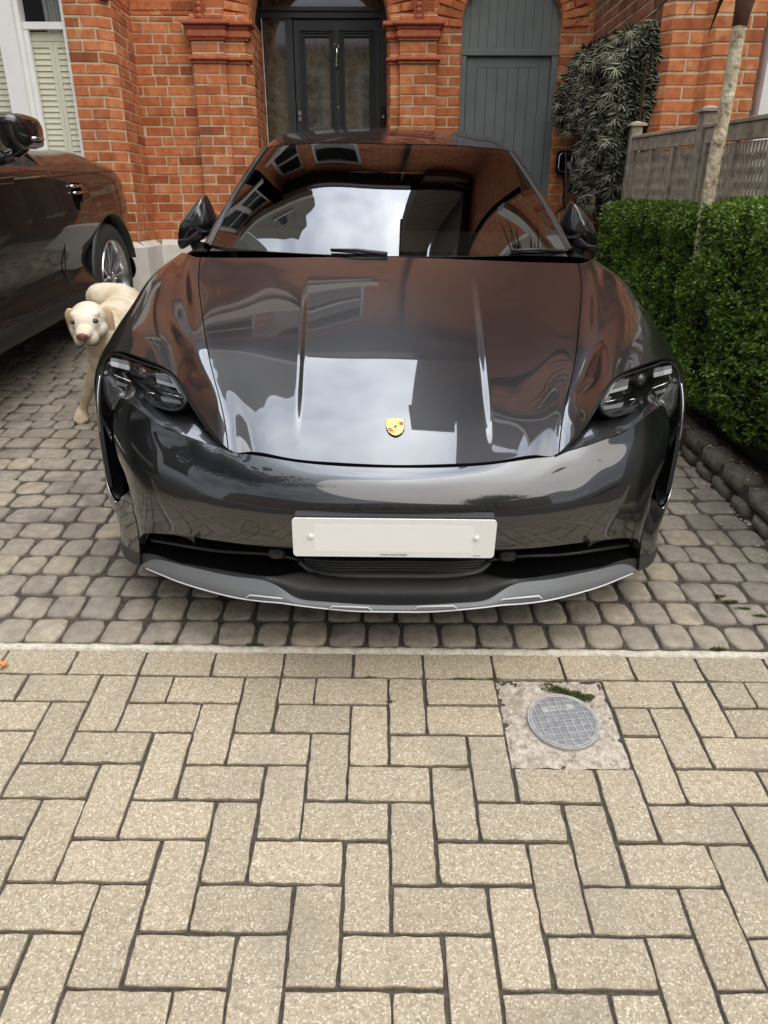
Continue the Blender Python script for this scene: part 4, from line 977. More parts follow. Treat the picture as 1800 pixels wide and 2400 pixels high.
# --- surface B: front bumper
Bp = [
 KL([(925, 1097, .090), (700, 1084, .108), (590, 1069, .145), (546, 1060, .167), (509, 1046, .192), (473, 1036, .207), (419, 1016, .232), (375, 998, .26), (321, 955, .315), (283, 935, .385)]),
 KL([(925, 1120, .058), (712, 1112, .076), (598, 1097, .112), (552, 1086, .134), (512, 1075, .157), (470, 1062, .180), (420, 1044, .215), (372, 1024, .250), (318, 990, .31), (268, 968, .395)]),
 KL([(925, 1152, .026), (720, 1150, .040), (605, 1136, .072), (556, 1127, .094), (512, 1118, .118), (465, 1103, .146), (414, 1083, .186), (362, 1062, .230), (308, 1030, .30), (266, 1004, .39)]),
 KL([(925, 1195, .003), (725, 1195, .016), (610, 1184, .046), (560, 1176, .067), (512, 1166, .092), (462, 1151, .122), (408, 1130, .166), (355, 1108, .215), (305, 1075, .288), (270, 1040, .38)]),
 KL([(925, 1245, .002), (722, 1243, .016), (604, 1233, .044), (552, 1226, .066), (502, 1217, .092), (450, 1206, .124), (396, 1192, .167), (347, 1172, .217), (311, 1140, .28), (283, 1088, .362)]),
 KL([(925, 1280, .015), (716, 1276, .027), (596, 1272, .058), (540, 1266, .080), (490, 1259, .106), (438, 1250, .140), (388, 1240, .182), (345, 1224, .227), (318, 1196, .275), (303, 1150, .335)]),
 KL([(925, 1301, .030), (706, 1287, .040), (584, 1278, .070), (526, 1270, .092), (474, 1262, .117), (424, 1256, .150), (378, 1251, .193), (344, 1250, .234), (330, 1258, .262), (326, 1275, .275)]),
]
E0 = SA.ev(np.linspace(0, nu0, 60), np.array([0.0]))[0]
for i_, X_ in enumerate((0, .262, .388)):      # the bumper's top edge runs parallel to the bonnet's front edge
    Bp[0][i_] = np.array([X_, float(np.interp(X_, E0[:, 0], E0[:, 1])) - .0070, float(np.interp(X_, E0[:, 0], E0[:, 2])) - .0040])
SB = Surf(Bp)
mb = MB(); P = SB.ev(np.linspace(SB.tu[0], SB.tu[-1], 260), np.linspace(0, SB.tv[-1], 90)); panel(mb, P, (0, -1, 0.2), 0.02)
bumper = mb.build('front_bumper', [M['paint'], M['seal']], car, smooth=True, auto=35)
# lower corner of the bumper, running round to the wheel arch
def loft(rows, nu, nv):
    G = np.array([curve(r, nu) for r in rows]); tv = np.mean([chord(G[:, j]) for j in range(nu)], axis=0)
    return nspline(tv, G, np.linspace(0, tv[-1], nv))
def mirrored(P): Q = P.copy(); Q[..., 0] *= -1; return Q
A_ = np.array
rows = [KL([(303, 1150, .335), (290, 1163, .36), (273, 1175, .405)]) + [A_([.905, .465, .325]), A_([.945, .55, .315]), A_([.963, .65, .31])],
        KL([(311, 1190, .30), (297, 1198, .335), (276, 1200, .385)]) + [A_([.900, .455, .28]), A_([.942, .54, .27]), A_([.96, .65, .27])],
        KL([(322, 1240, .275), (305, 1240, .31), (283, 1232, .365)]) + [A_([.893, .455, .24]), A_([.935, .54, .235]), A_([.953, .65, .235])],
        KL([(327, 1296, .268), (308, 1288, .305), (286, 1270, .36)]) + [A_([.885, .455, .205]), A_([.925, .54, .20]), A_([.945, .65, .20])]]
PL = loft(rows, 40, 24)
for s in (1, -1):
    mb = MB(); Q = PL if s == 1 else mirrored(PL); mb.grid(Q); fixn(mb.build('bumper_corner', M['paint'], car, smooth=True))
# --- lamp housing: recess between wing edge and bumper crest, deep slot of the air curtain at its foot
Fc = [(542, 1056, .172), (506, 1041, .225), (485, 1007, .255), (456, 952, .30), (430, 906, .35), (405, 872, .40), (363, 851, .47), (321, 836, .535), (287, 826, .60), (262, 830, .62), (245, 847, .62), (238, 872, .61), (233, 906, .585), (233, 959, .555), (240, 1035, .53), (248, 1098, .50), (258, 1144, .475), (273, 1173, .41)]
Ic = [(544, 1060, .163), (522, 1052, .18), (506, 1046, .19), (488, 1041, .198), (473, 1036, .205), (448, 1027, .217), (419, 1016, .23), (397, 1007, .244), (375, 998, .258), (345, 977, .285), (321, 955, .315), (283, 935, .385), (269, 968, .395), (266, 1002, .39), (270, 1040, .38), (283, 1088, .362), (298, 1133, .345), (303, 1152, .335)]
tF = np.linspace(0, 1, len(Fc)); q = np.linspace(0, 1, 140)
FL = nspline(tF, np.array(KL(Fc)), q); IL = nspline(tF, np.array(KL(Ic)), q)
def depth(s):   # recess behind the chord, metres
    return np.interp(s, [0, .08, .22, .45, .58, .66, .74, .92, .97, 1.0], [.002, .022, .045, .06, .06, .05, .10, .12, .06, .012])
bdir = np.array([-0.30, 0.95, -0.05]); bdir /= np.linalg.norm(bdir)
def housing(side):
    prof_t = [0, .03, .10, .30, .55, .80, .94, 1.0]; prof_d = [.10, .28, .62, .95, 1.0, .85, .42, .06]
    G = []
    for t, d in zip(prof_t, prof_d): G.append(FL * (1 - t) + IL * t + bdir * (depth(q) * d)[:, None])
    for k_, t_ in enumerate(prof_t):
        w_ = np.interp(q, [.06, .16, .50, .60], [0, 1, 1, 0]) * np.interp(t_, [0, .03, .10, .55, .78, 1], [0, .5, 1, 1, .0, 0]); G[k_] = G[k_] + (bdir * .085)[None, :] * w_[:, None]
    G[0] = FL + bdir * 0.004
    G = np.array(G); tv = np.array([0, .03, .10, .30, .55, .80, .94, 1.0]); P = nspline(tv, G, np.linspace(0, 1, 40))
    if side < 0: P = mirrored(P)
    return P
M['paint_shadow'] = M['paint']
for s in (1, -1):
    P = housing(s); j = int(140 * 0.56)
    mb = MB(); mb.grid(P[:, :j + 1] if s > 0 else P[:, :j + 1][:, ::-1]); mb.build('lamp_recess', M['paint'], car, smooth=True)
    mb = MB(); mb.grid(P[:, j:] if s > 0 else P[:, j:][:, ::-1]); ac = mb.build('air_curtain', M['black_gloss'], car, smooth=True)
    # black slot and its bright outer blade
    SL = [(250, 1002, .57), (262, 1034, .53), (272, 1075, .495), (281, 1115, .46), (287, 1140, .44), (283, 1156, .435), (273, 1160, .44), (263, 1142, .475), (253, 1098, .515), (247, 1050, .55), (245, 1012, .57)]
    pts = curve(KL(SL + SL[:1]), 60)[:-1]; c = pts.mean(0)
    mb = MB(); rings = [pts + bdir * 0.0 + (pts - c) * .10, pts + bdir * 0.012, c + (pts - c) * .8 + bdir * .09]
    P = np.array(rings); P = mirrored(P) if s < 0 else P
    mb.grid(P, closed_u=True); o_ = len(mb.v); mb.add(P[-1], [tuple(range(60))]); fixn(mb.build('slot', M['void'], ac, smooth=True))
    DV = [(243, 982, .555), (256, 1003, .52), (268, 1026, .44)]
    mb = MB(); a = np.array(KL(DV)); 
    for w in (0,): 
        Pq = np.array([a + np.array([0, -.012, .016]), a + np.array([0, -.026, 0]), a + np.array([0, 0.01, -.022])]); Pq = mirrored(Pq) if s < 0 else Pq; mb.grid(Pq)
    fixn(mb.build('divider', M['black_gloss'], ac, smooth=True))
    ln = [(236, 880, .60), (232, 910, .58), (232, 959, .553), (239, 1035, .527), (247, 1098, .498), (257, 1146, .472), (273, 1176, .41)]
    pts = curve(KL(ln), 60) + np.array([.001, -.004, 0]); pts = mirrored(pts) if s < 0 else pts
    mb = MB(); mb.tube(list(pts), 0.0024, 8); mb.build('blade', M['alloy'], ac, smooth=True)
    fc_ = [(243, 884, .585), (254, 886, .56), (268, 908, .50), (281, 931, .42), (270, 950, .43), (262, 962, .47), (252, 948, .53), (243, 925, .565)]
    mb = MB(); q_ = curve(KL(fc_ + fc_[:1]), 41)[:-1]; cc_ = q_.mean(0) + bdir * .012; Pq = np.array([q_ + bdir * .02, q_, cc_ + (q_ - cc_) * .5, cc_ + (q_ - cc_) * .04]); Pq = mirrored(Pq) if s < 0 else Pq
    mb.grid(Pq, closed_u=True); fixn(mb.build('duct_face', M['duct'], ac, smooth=True))
    # seal round the whole opening
    pts = FL + np.array([0, .004, -.002]); pts = mirrored(pts) if s < 0 else pts
    mb = MB(); mb.tube(list(pts[2:-10]), 0.0045, 8); mb.build('seal', M['seal'], car, smooth=True)
    # headlamp
    GO = [(254, 843, .655), (265, 834, .632), (282, 832, .59), (301, 839, .553), (328, 848, .51), (365, 861, .448), (392, 872, .404), (410, 887, .374), (422, 906, .347), (433, 927, .318), (438, 943, .298), (428, 958, .296), (410, 964, .304), (392, 961, .322), (365, 952, .36), (328, 940, .42), (298, 931, .475), (280, 918, .52), (266, 898, .572), (257, 876, .615), (252, 858, .645)]
    o_ = curve(KL(GO + GO[:1]), 97)[:-1]; c = o_.mean(0)
    nf = np.array([.45, -.72, .52]); nf /= np.linalg.norm(nf)
    lens = np.array([c + (o_ - c) * r_ + nf * (.030 * (1 - r_ ** 2.2)) for r_ in np.linspace(1, 0.02, 16)])
    back = np.array([c + (o_ - c) * r_ - nf * d_ for r_, d_ in ((1, .0), (.985, .02), (.95, .035), (.6, .040), (.02, .042))])
    side_ring = np.array([o_, o_ - nf * .03])
    if s < 0: lens, back, side_ring = mirrored(lens), mirrored(back), mirrored(side_ring)
    mb = MB(); mb.grid(back, closed_u=True); hl = fixn(mb.build('headlight', M['black_gloss'], car, smooth=True))
    mb = MB(); mb.grid(lens, closed_u=True); fixn(mb.build('lens', M['lens'], hl, smooth=True))
    mb = MB(); rg = c + (o_ - c) * 0.985 + nf * .003; rg = mirrored(rg) if s < 0 else rg; mb.tube(list(rg) + [rg[0]], 0.0035, 6, cap=False); mb.build('bezel', M['seal'], hl, smooth=True)
    # light modules lying just under the lens
    pl0 = c + nf * .004
    def lp(px, py, d=0.0):
        r_ = cray(1800 - px if False else px, py); mid_ = pl0.copy(); nn_ = nf.copy(); mid_[0] *= -1; nn_[0] *= -1
        t_ = ((mid_ - nn_ * d - CCAM) @ nn_) / (r_ @ nn_); p = CCAM + r_ * t_; p[0] = abs(p[0])
        if s < 0: p = p * np.array([-1, 1, 1])
        return p
    def quad(pts, name, m_, d=0.0, thick=.004):
        P_ = [lp(*q_, d=d) for q_ in pts]; nv = nf * (1, 1, 1) if s > 0 else nf * np.array([-1, 1, 1])
        mb = MB(); mb.poly_prism(P_, -nv * thick); return fixn(mb.build(name, m_, hl))
    quad([(259, 845), (303, 857), (302, 868), (260, 857)], 'light_module', M['module'], .010); quad([(260, 838), (300, 846), (303, 856), (259, 844)], 'light_module', M['module_dim'], .014)
    quad([(364, 872), (395, 884), (407, 898), (366, 887)], 'light_module', M['module_dim'], .012); quad([(366, 888), (408, 900), (414, 910), (368, 897)], 'light_module', M['module'], .010)
    quad([(272, 892), (309, 905), (310, 913), (274, 901)], 'light_module', M['module_dim'], .010); quad([(376, 928), (424, 940), (424, 948), (380, 940)], 'light_module', M['module_dim'], .010)
    for l_ in ([(263, 874), (270, 880), (306, 894)], [(372, 916), (398, 924), (423, 930)], [(258, 896), (270, 910), (285, 925)], [(338, 917), (362, 923)], [(418, 908), (427, 922), (428, 932), (420, 933)]):
        mb = MB(); mb.tube([lp(*q_, d=.004) for q_ in l_], .0016, 6); mb.build('light_edge', M['chrome'], hl, smooth=True)
    quad([(395, 878), (410, 890), (424, 910), (428, 926), (420, 921), (408, 903)], 'reflector', M['module'], .006)
    pc = lp(338, 872, d=.020); nv = nf if s > 0 else nf * np.array([-1, 1, 1]); dirn = np.array([0, -1, .35]); dirn /= np.linalg.norm(dirn)
    mb = MB(); mb.tube([pc - dirn * .02, pc, pc + dirn * .008, pc + dirn * .012], [.019, .018, .013, .003], 28); mb.build('projector', M['lensball'], hl, smooth=True)
    mb = MB(); mb.tube([pc + dirn * (.001) + .0195 * (math.cos(a) * np.array([1, 0, 0]) + math.sin(a) * np.array([0, .33, .94])) for a in np.linspace(0, 2 * math.pi, 33)], .0012, 6, cap=False); mb.build('projector_ring', M['black_plastic'], hl, smooth=True)
    # parking sensor in the bumper, tow-eye cap on one side only
PgB = SB.ev(np.linspace(SB.tu[0], SB.tu[-1] * .1, 420), np.linspace(0, SB.tv[-1], 300)).reshape(-1, 3)
def onB(px, py):
    d = cray(px, py); v = PgB - CCAM; t_ = v @ d; return PgB[int(np.argmin(np.linalg.norm(v - t_[:, None] * d, axis=1)))]
mb = MB(); mb.tube([onB(586 + 20 * math.cos(a), 1239 + 18 * math.sin(a)) + np.array([0, -.0002, 0]) for a in np.linspace(0, 2 * math.pi, 25)], .0010, 6, cap=False)
mb.build('tow_eye_cover', M['seal'], car, smooth=True)
# --- lower grille
def half(rows): return [np.array(KL(r)) for r in rows]
gt_ = Bp[-1]
mb = MB()
back = [p + np.array([0, .16, -.02]) for p in gt_]; 
def full(l):
    l = np.array(l, float); m_ = l[::-1].copy(); m_[:, 0] *= -1
    return np.concatenate([m_, l[1:] if abs(l[0, 0]) < 1e-3 else l])
def fc(l, n=161): 
    l = np.array(l, float); l[0, 0] = 0 if abs(l[0, 0]) < .02 else l[0, 0]
    return curve(full(l), n)
lip_top = KL([(925, 1352, .055), (760, 1350, .062), (690, 1343, .075), (647, 1350, .075), (541, 1344, .105), (421, 1318, .185), (350, 1298, .265), (328, 1297, .285)])
T0 = fc([p for p in gt_]); T1 = T0 + np.array([0, .17, -.01]); L0 = fc(lip_top); L1 = L0 + np.array([0, .16, .02])
mb.grid([T0, T1, L1, L0]); mb.build('lower_grille', M['void'], car, smooth=False)
gr = bpy.data.objects['lower_grille']
# two horizontal slats each side
for s in (1, -1):
    for sl, nm in (([(352, 1268, .275), (420, 1280, .215), (541, 1297, .15), (686, 1312, .115), (705, 1318, .115)], 0), ([(348, 1292, .30), (420, 1311, .225), (541, 1335, .145), (650, 1344, .105), (700, 1332, .10)], 1)):
        c = curve(KL(sl), 40); c = mirrored(c) if s < 0 else c
        mb = MB(); mb.grid([c + np.array([0, .05, .010]), c + np.array([0, .006, .007]), c + np.array([0, 0, 0.0]), c + np.array([0, .006, -.006]), c + np.array([0, .05, -.008])]); mb.build('slat', M['slat'], gr, smooth=True)
    p = K(650, 1293, .10); p[0] = -abs(p[0]) * s
    mb = MB(); mb.bbox(p + np.array([0, 0, 0]), [(.022, 0, 0), (0, .02, 0), (0, 0, .016)], b=.007); mb.tube([p + np.array([0, -.02, 0]), p + np.array([0, -.0235, 0])], .009, 16); mb.build('parking_sensor', M['black_plastic'], gr, smooth=True, auto=40)
# centre radiator slats
cg = []
for k in range(6):
    yy = 1312 + k * 6.5
    cc = curve([K(712 + k * 3, yy, .10), K(740 + k * 2, yy + 3, .085), K(925, yy + 6, .07), K(1110 - k * 2, yy + 6, .085), K(1138 - k * 3, yy + 3, .10)], 40)
    mb = MB(); mb.grid([cc + np.array([0, .03, .006]), cc + np.array([0, .002, .004]), cc, cc + np.array([0, .004, -.0045]), cc + np.array([0, .03, -.004])]); mb.build('centre_slat', M['black_plastic'], gr, smooth=True)
cc = curve([K(700, 1318, .10), K(722, 1338, .085), K(760, 1348, .07), K(925, 1353, .058), K(1090, 1349, .07), K(1128, 1339, .085), K(1150, 1320, .10)], 60)
mb = MB(); mb.grid([cc + np.array([0, .02, .012]), cc + np.array([0, -.004, .004]), cc + np.array([0, -.004, -.004]), cc + np.array([0, .03, -.012])]); mb.build('grille_frame', M['black_plastic'], gr, smooth=True)
# --- dark lip, bowl in the middle, silver skid blade
sk_top = [(925, 1419, .012), (850, 1417, .014), (740, 1409, .022), (692, 1400, .032), (656, 1377, .05), (632, 1365, .062), (560, 1353, .085), (481, 1337, .125), (420, 1323, .175), (373, 1312, .235), (354, 1313, .262), (331, 1325, .287)]
sk_bot = [(925, 1434, -.002), (850, 1433, 0), (740, 1424, .008), (692, 1418, .014), (656, 1413, .022), (632, 1411, .03), (560, 1402, .055), (481, 1383, .105), (420, 1364, .155), (373, 1345, .215), (354, 1337, .245), (331, 1328, .283)]
def resamp(l, n): return fc(KL(l), n)
St = resamp(sk_top, 241); Sb = resamp(sk_bot, 241)
lt = KL([(925, 1352, .055), (850, 1352, .058), (760, 1350, .062), (715, 1341, .072), (690, 1343, .075), (650, 1350, .075), (590, 1348, .088), (500, 1333, .13), (440, 1322, .17), (380, 1305, .235), (354, 1298, .262), (328, 1297, .287)])
Lt = fc(lt, 241)
bow = np.interp(np.linspace(-1, 1, 241), [-1, -.42, -.25, 0, .25, .42, 1], [0, 0, .035, .045, .035, 0, 0])
mid = (Lt + St) / 2 + np.stack([0 * bow, bow, -bow * .35], 1)
mid2 = Lt * .75 + St * .25 + np.stack([0 * bow, bow * .8, -bow * .1], 1); mid3 = Lt * .25 + St * .75 + np.stack([0 * bow, bow * .75, -bow * .45], 1)
mb = MB(); mb.grid(nspline([0, .25, .5, .75, 1], np.array([Lt, mid2, mid, mid3, St]), np.linspace(0, 1, 20))); mb.grid([Lt, Lt + np.array([0, .012, -.004]), Lt + np.array([0, .05, -0.045])])
fixn(mb.build('front_lip', M['trim_dark'], car, smooth=True))
mb = MB(); Mi = (St + Sb) / 2 + np.array([0, -.004, .002]); mb.grid([St + np.array([0, -.0015, .0015]), Mi, Sb, Sb + np.array([0, .012, -.006]), Sb + np.array([0, .12, .0])]); skid = fixn(mb.build('skid_plate', M['silver_trim'], car, smooth=True))
mb = MB(); mb.tube(list(Sb[4:-4] + np.array([0, -.001, .0005])), .0022, 8); mb.build('skid_edge', M['skid_line'], skid, smooth=True)
for (a, b, ya, yb) in ((586, 672, 1394, 1403), (780, 862, 1420, 1423), (980, 1062, 1421, 1419), (1178, 1262, 1404, 1396)):
    Yd = .03 if a in (586, 1178) else .0
    pa, pb = K(a, ya, Yd + (.012 if a == 586 else 0)), K(b, yb, Yd + (.012 if a == 1178 else 0)); d0 = np.array([0, -.003, .001]); dn_ = np.array([0, .0, -.010])
    e0 = np.array([-.012, .0, 0]); e1 = -e0
    mb = MB(); mb.tube([pa + dn_ + e0, pa + d0, pb + d0, pb + dn_ + e1], .0024, 8); mb.build('skid_rib', M['skid_line'], skid, smooth=True)
# corner cladding below the painted bumper
rows = [KL([(327, 1296, .272), (308, 1288, .307), (286, 1270, .362)]) + [A_([.884, .457, .206]), A_([.924, .541, .20]), A_([.946, .65, .20])],
        KL([(327, 1312, .275), (306, 1304, .31), (284, 1285, .365)]) + [A_([.884, .458, .18]), A_([.924, .543, .175]), A_([.945, .65, .175])],
        KL([(331, 1327, .287), (312, 1321, .315), (292, 1303, .36)]) + [A_([.872, .465, .15]), A_([.91, .55, .145]), A_([.93, .66, .14])],
        [p + np.array([-.05, .05, 0]) for p in KL([(331, 1328, .287), (312, 1322, .315), (292, 1304, .36)]) + [A_([.872, .465, .15]), A_([.91, .55, .145]), A_([.93, .66, .14])]]]
PL2 = loft(rows, 30, 14)
for s in (1, -1):
    mb = MB(); mb.grid(PL2 if s > 0 else mirrored(PL2)); fixn(mb.build('corner_cladding', M['trim_dark'], car, smooth=True))
mb = MB(); mb.add([(-.45, .14, .17), (.45, .14, .17), (.72, .30, .16), (.74, .62, .16), (.74, 4.7, .16), (-.74, 4.7, .16), (-.74, .62, .16), (-.72, .30, .16)], [tuple(range(8))]); mb.build('underbody', M['void'], car)
mb = MB(); mb.box(-.55, .55, .42, .75, .2, .45); mb.build('crash_structure', M['void'], car)
# --- number plate
mb = MB()
def rrect(w, h, r, n=6):
    p = []
    for cx, cy, a0 in ((w - r, h - r, 0), (-w + r, h - r, 90), (-w + r, -h + r, 180), (w - r, -h + r, 270)):
        for k in range(n + 1):
            a = (a0 + 90 * k / n) * D; p.append((cx + r * math.cos(a), cy + r * math.sin(a)))
    return p
pc = (K(687, 1260, -.02) + K(1160, 1264, -.02)) / 2; pc[0] = K(924, 1262, -.02)[0]
mb.poly_prism([(pc[0] + x, pc[1], pc[2] + z) for x, z in rrect(.2595, .0555, .010)][::-1], (0, .004, 0))
plate = fixn(mb.build('number_plate', M['plate_white'], car))
mb = MB(); mb.poly_prism([(pc[0] + x, pc[1] + .005, pc[2] + .002 + z) for x, z in rrect(.258, .058, .008)][::-1], (0, .03, 0)); fixn(mb.build('plate_holder', M['black_plastic'], car))
mb = MB()
M['plate_field'] = mat('plate_field', (0.93, 0.93, 0.93), 0.35)
mb.poly_prism([(pc[0] + x, pc[1] - .0006, pc[2] + z) for x, z in ((-.205, -.040), (.202, -.040), (.202, .038), (-.205, .038))], (0, .0004, 0)); fixn(mb.build('blank_field', M['plate_field'], plate))
for x in (-.213, .210):
    mb = MB(); mb.tube([(pc[0] + x, pc[1], pc[2] + .004), (pc[0] + x, pc[1] - .004, pc[2] + .004), (pc[0] + x, pc[1] - .0055, pc[2] + .004)], [.0075, .0072, .004], 16); mb.build('plate_screw', M['plate_white'], plate, smooth=True)
text_obj('dealer_text', 'Porsche Centre Mayfair', .0072, M['badge_black'], plate, (pc[0], pc[1] - .0008, pc[2] - .0480), (90 * D, 0, 0), ext=.0002)
text_obj('maker_text', 'BS AU 145e', .0035, M['trim_dark'], plate, (pc[0] + .215, pc[1] - .0008, pc[2] - .0490), (90 * D, 0, 0), ext=.0002)
# --- crest badge on the bonnet
bc = K(926, 1003, .27); 
iu = 0.0; 
PP = SA.ev(np.array([0.0, 0.01]), np.linspace(0, .5, 200)); 
pr = np.array([proj_ for proj_ in [(-((p - CCAM) @ MC.T)[1] / ((p - CCAM) @ MC.T)[2] * F + 1200) for p in PP[:, 0]]])
k = int(np.argmin(np.abs(pr - 1003))); bc = PP[k, 0]; tv_ = PP[k + 4, 0] - PP[k - 4, 0]; tv_ /= np.linalg.norm(tv_); nv_ = np.array([0, -tv_[2], tv_[1]])
bm_ = Matrix.Identity(4)
for i in range(3): bm_[i][0] = (1, 0, 0)[i]; bm_[i][1] = tv_[i]; bm_[i][2] = nv_[i]; bm_[i][3] = (bc + nv_ * .002)[i]
bm_[0][3] = 0.004
S_ = 0.97
shield = [(-.0245, .030), (-.012, .0335), (0, .0345), (.012, .0335), (.0245, .030), (.0255, .012), (.024, -.006), (.018, -.021), (.009, -.030), (0, -.034), (-.009, -.030), (-.018, -.021), (-.024, -.006), (-.0255, .012)]
def flat(mb, pts, z0, z1, mi=0): mb.poly_prism([(x * S_, y * S_ * 1.12, z0) for x, y in pts][::-1], (0, 0, z1 - z0), mi)
mb = MB(); flat(mb, [(x * 1.07, y * 1.06) for x, y in shield], -.002, .0012); badge = fixn(mb.build('badge', M['badge_black'], car)); badge.matrix_local = bm_
mb = MB(); flat(mb, shield, .0012, .0026); fixn(mb.build('badge_field', M['gold'], badge))
mb = MB()
for (x0, x1, y0, y1) in ((.001, .0225, .0185, .0215), (.001, .0225, .0125, .0155), (.010, .0225, .0065, .0095), (-.0235, -.010, -.0035, -.0065), (-.0215, -.008, -.0105, -.0135), (-.0175, -.001, -.0165, -.0195), (-.0125, -.001, -.0225, -.0255)):
    flat(mb, [(x0, y0), (x1, y0), (x1, y1), (x0, y1)], .0026, .0030)
fixn(mb.build('red_bars', M['badge_red'], badge))
mb = MB()
for (x0, x1, y0, y1) in ((.012, .0235, .0095, .0125), (.012, .0235, .0155, .0185), (-.022, -.010, -.0065, -.0090), (-.019, -.006, -.0135, -.0160)):
    flat(mb, [(x0, y0), (x1, y0), (x1, y1), (x0, y1)], .0026, .0029)
# little rearing horse and antlers
horse = [(-.005, -.006), (-.001, -.007), (.001, -.002), (.006, -.004), (.007, -.001), (.003, .002), (.004, .006), (.0015, .009), (-.0005, .006), (-.003, .001), (-.006, .0), (-.004, -.002)]
flat(mb, horse, .0034, .0039)
for k in range(3): flat(mb, [(-.021 + k * .001, .020 - k * .006), (-.004, .0225 - k * .006), (-.005, .0208 - k * .006), (-.020, .0185 - k * .006)], .0026, .0028)
fixn(mb.build('black_device', M['badge_black'], badge))
mb = MB(); flat(mb, [(x * .42, y * .40) for x, y in shield], .0026, .0034); fixn(mb.build('centre_shield', M['gold'], badge))

# --- windscreen, roof, pillars, side glass
WS = [
 KL([(915, 600, 1.42), (840, 598.5, 1.43), (760, 596, 1.455), (680, 592, 1.495), (600, 587, 1.56), (540, 581, 1.63), (492, 574, 1.71)]),
 None, None,
 KL([(917, 338, 2.31), (850, 337, 2.312), (790, 336, 2.32), (730, 337, 2.335), (680, 340, 2.36), (645, 343, 2.39), (628, 346, 2.41)])]
w0, w3 = np.array(WS[0]), np.array(WS[3])
def wsrow(t, bul): 
    u = np.linspace(0, 1, 7); p = w0 * (1 - t) + w3 * t
    p[:, 2] += bul * (1 - .25 * u ** 2); p[:, 0] += .012 * u * bul / .03
    return p
G = [w0, wsrow(.33, .014), wsrow(.66, .014), w3]
SW = Surf(G)
for g_ in SW.G[0], : pass
P = SW.ev(np.linspace(SW.tu[0], SW.tu[-1], 90), np.linspace(0, SW.tv[-1], 50))
mb = MB(); mb.grid(P[:, ::-1] if normals(P)[..., 2].mean() > 0 else P); wsc = fixn(mb.build('windscreen', M['windscreen'], car, smooth=True))
if sum(p.normal.z * p.area for p in wsc.data.polygons) < 0: wsc.data.flip_normals()
# dark printed border
mb = MB()
for E_, I_ in ((P[0], P[1]), (P[-1], P[-3])): mb.grid([E_ + np.array([0, .0, -.003]), I_ + np.array([0, 0, -.003])])
mb.grid([P[:, 0] + np.array([0, 0, -.003]), P[:, 2] + np.array([0, 0, -.003])]); mb.grid([P[:, -1] + np.array([0, 0, -.003]), P[:, -3] + np.array([0, 0, -.003])])
mb.build('glass_border', M['seal'], wsc, smooth=True)
# pillars: painted strip outside the glass with a bright-lit edge
SE = SW.ev(np.array([SW.tu[-1]]), np.linspace(0, SW.tv[-1], 40))[:, 0]
for s in (1, -1):
    e0 = SE.copy(); out_ = np.array([.75, .25, .25]); 
    rows = [e0 + np.array([.001, .003, -.001]), e0 + np.array([.012, .010, .006]), e0 + np.array([.030, .035, .004]), e0 + np.array([.046, .075, -.020]), e0 + np.array([.052, .13, -.06])]
    Pq = np.array(rows); Pq = mirrored(Pq) if s < 0 else Pq
    mb = MB(); mb.grid(nspline([0, 1, 2, 3, 4], Pq, np.linspace(0, 4, 17))); fixn(mb.build('windscreen_pillar', M['paint'], car, smooth=True))
    mb = MB(); t_ = e0 + np.array([.004, .002, .005]); t_ = mirrored(t_) if s < 0 else t_; mb.tube(list(t_), .0035, 8); mb.build('pillar_seal', M['seal'], car, smooth=True)
# roof
hx = [abs(p[0]) for p in w3]
RF = [[p + np.array([0, .006, .003]) for p in w3] + [w3[-1] + np.array([.03, .045, -.006]), w3[-1] + np.array([.075, .14, -.07])]]
for Y, zc, xe in ((2.8, 1.394, .625), (3.2, 1.410, .615), (3.7, 1.385, .60), (4.2, 1.285, .57), (4.6, 1.13, .56)):
    xs_ = np.array([0, .14, .27, .39, .49, .56, .595]) / .595 * xe
    RF.append([np.array([x, Y + .05 * (x / xe) ** 2, zc - .040 * (x / xe) ** 2.4 - (.012 if i == 6 else 0)]) for i, x in enumerate(xs_)] + [np.array([xe + .035, Y + .06, zc - .085]), np.array([xe + .10, Y + .08, zc - .17])])
SR = Surf(RF); P = SR.ev(np.linspace(SR.tu[0], SR.tu[-1], 110), np.linspace(0, SR.tv[-1], 70))
mb = MB(); mb.grid(P); ro = fixn(mb.build('roof', M['paint'], car, smooth=True))
if sum(p.normal.z * p.area for p in ro.data.polygons) < 0: ro.data.flip_normals()
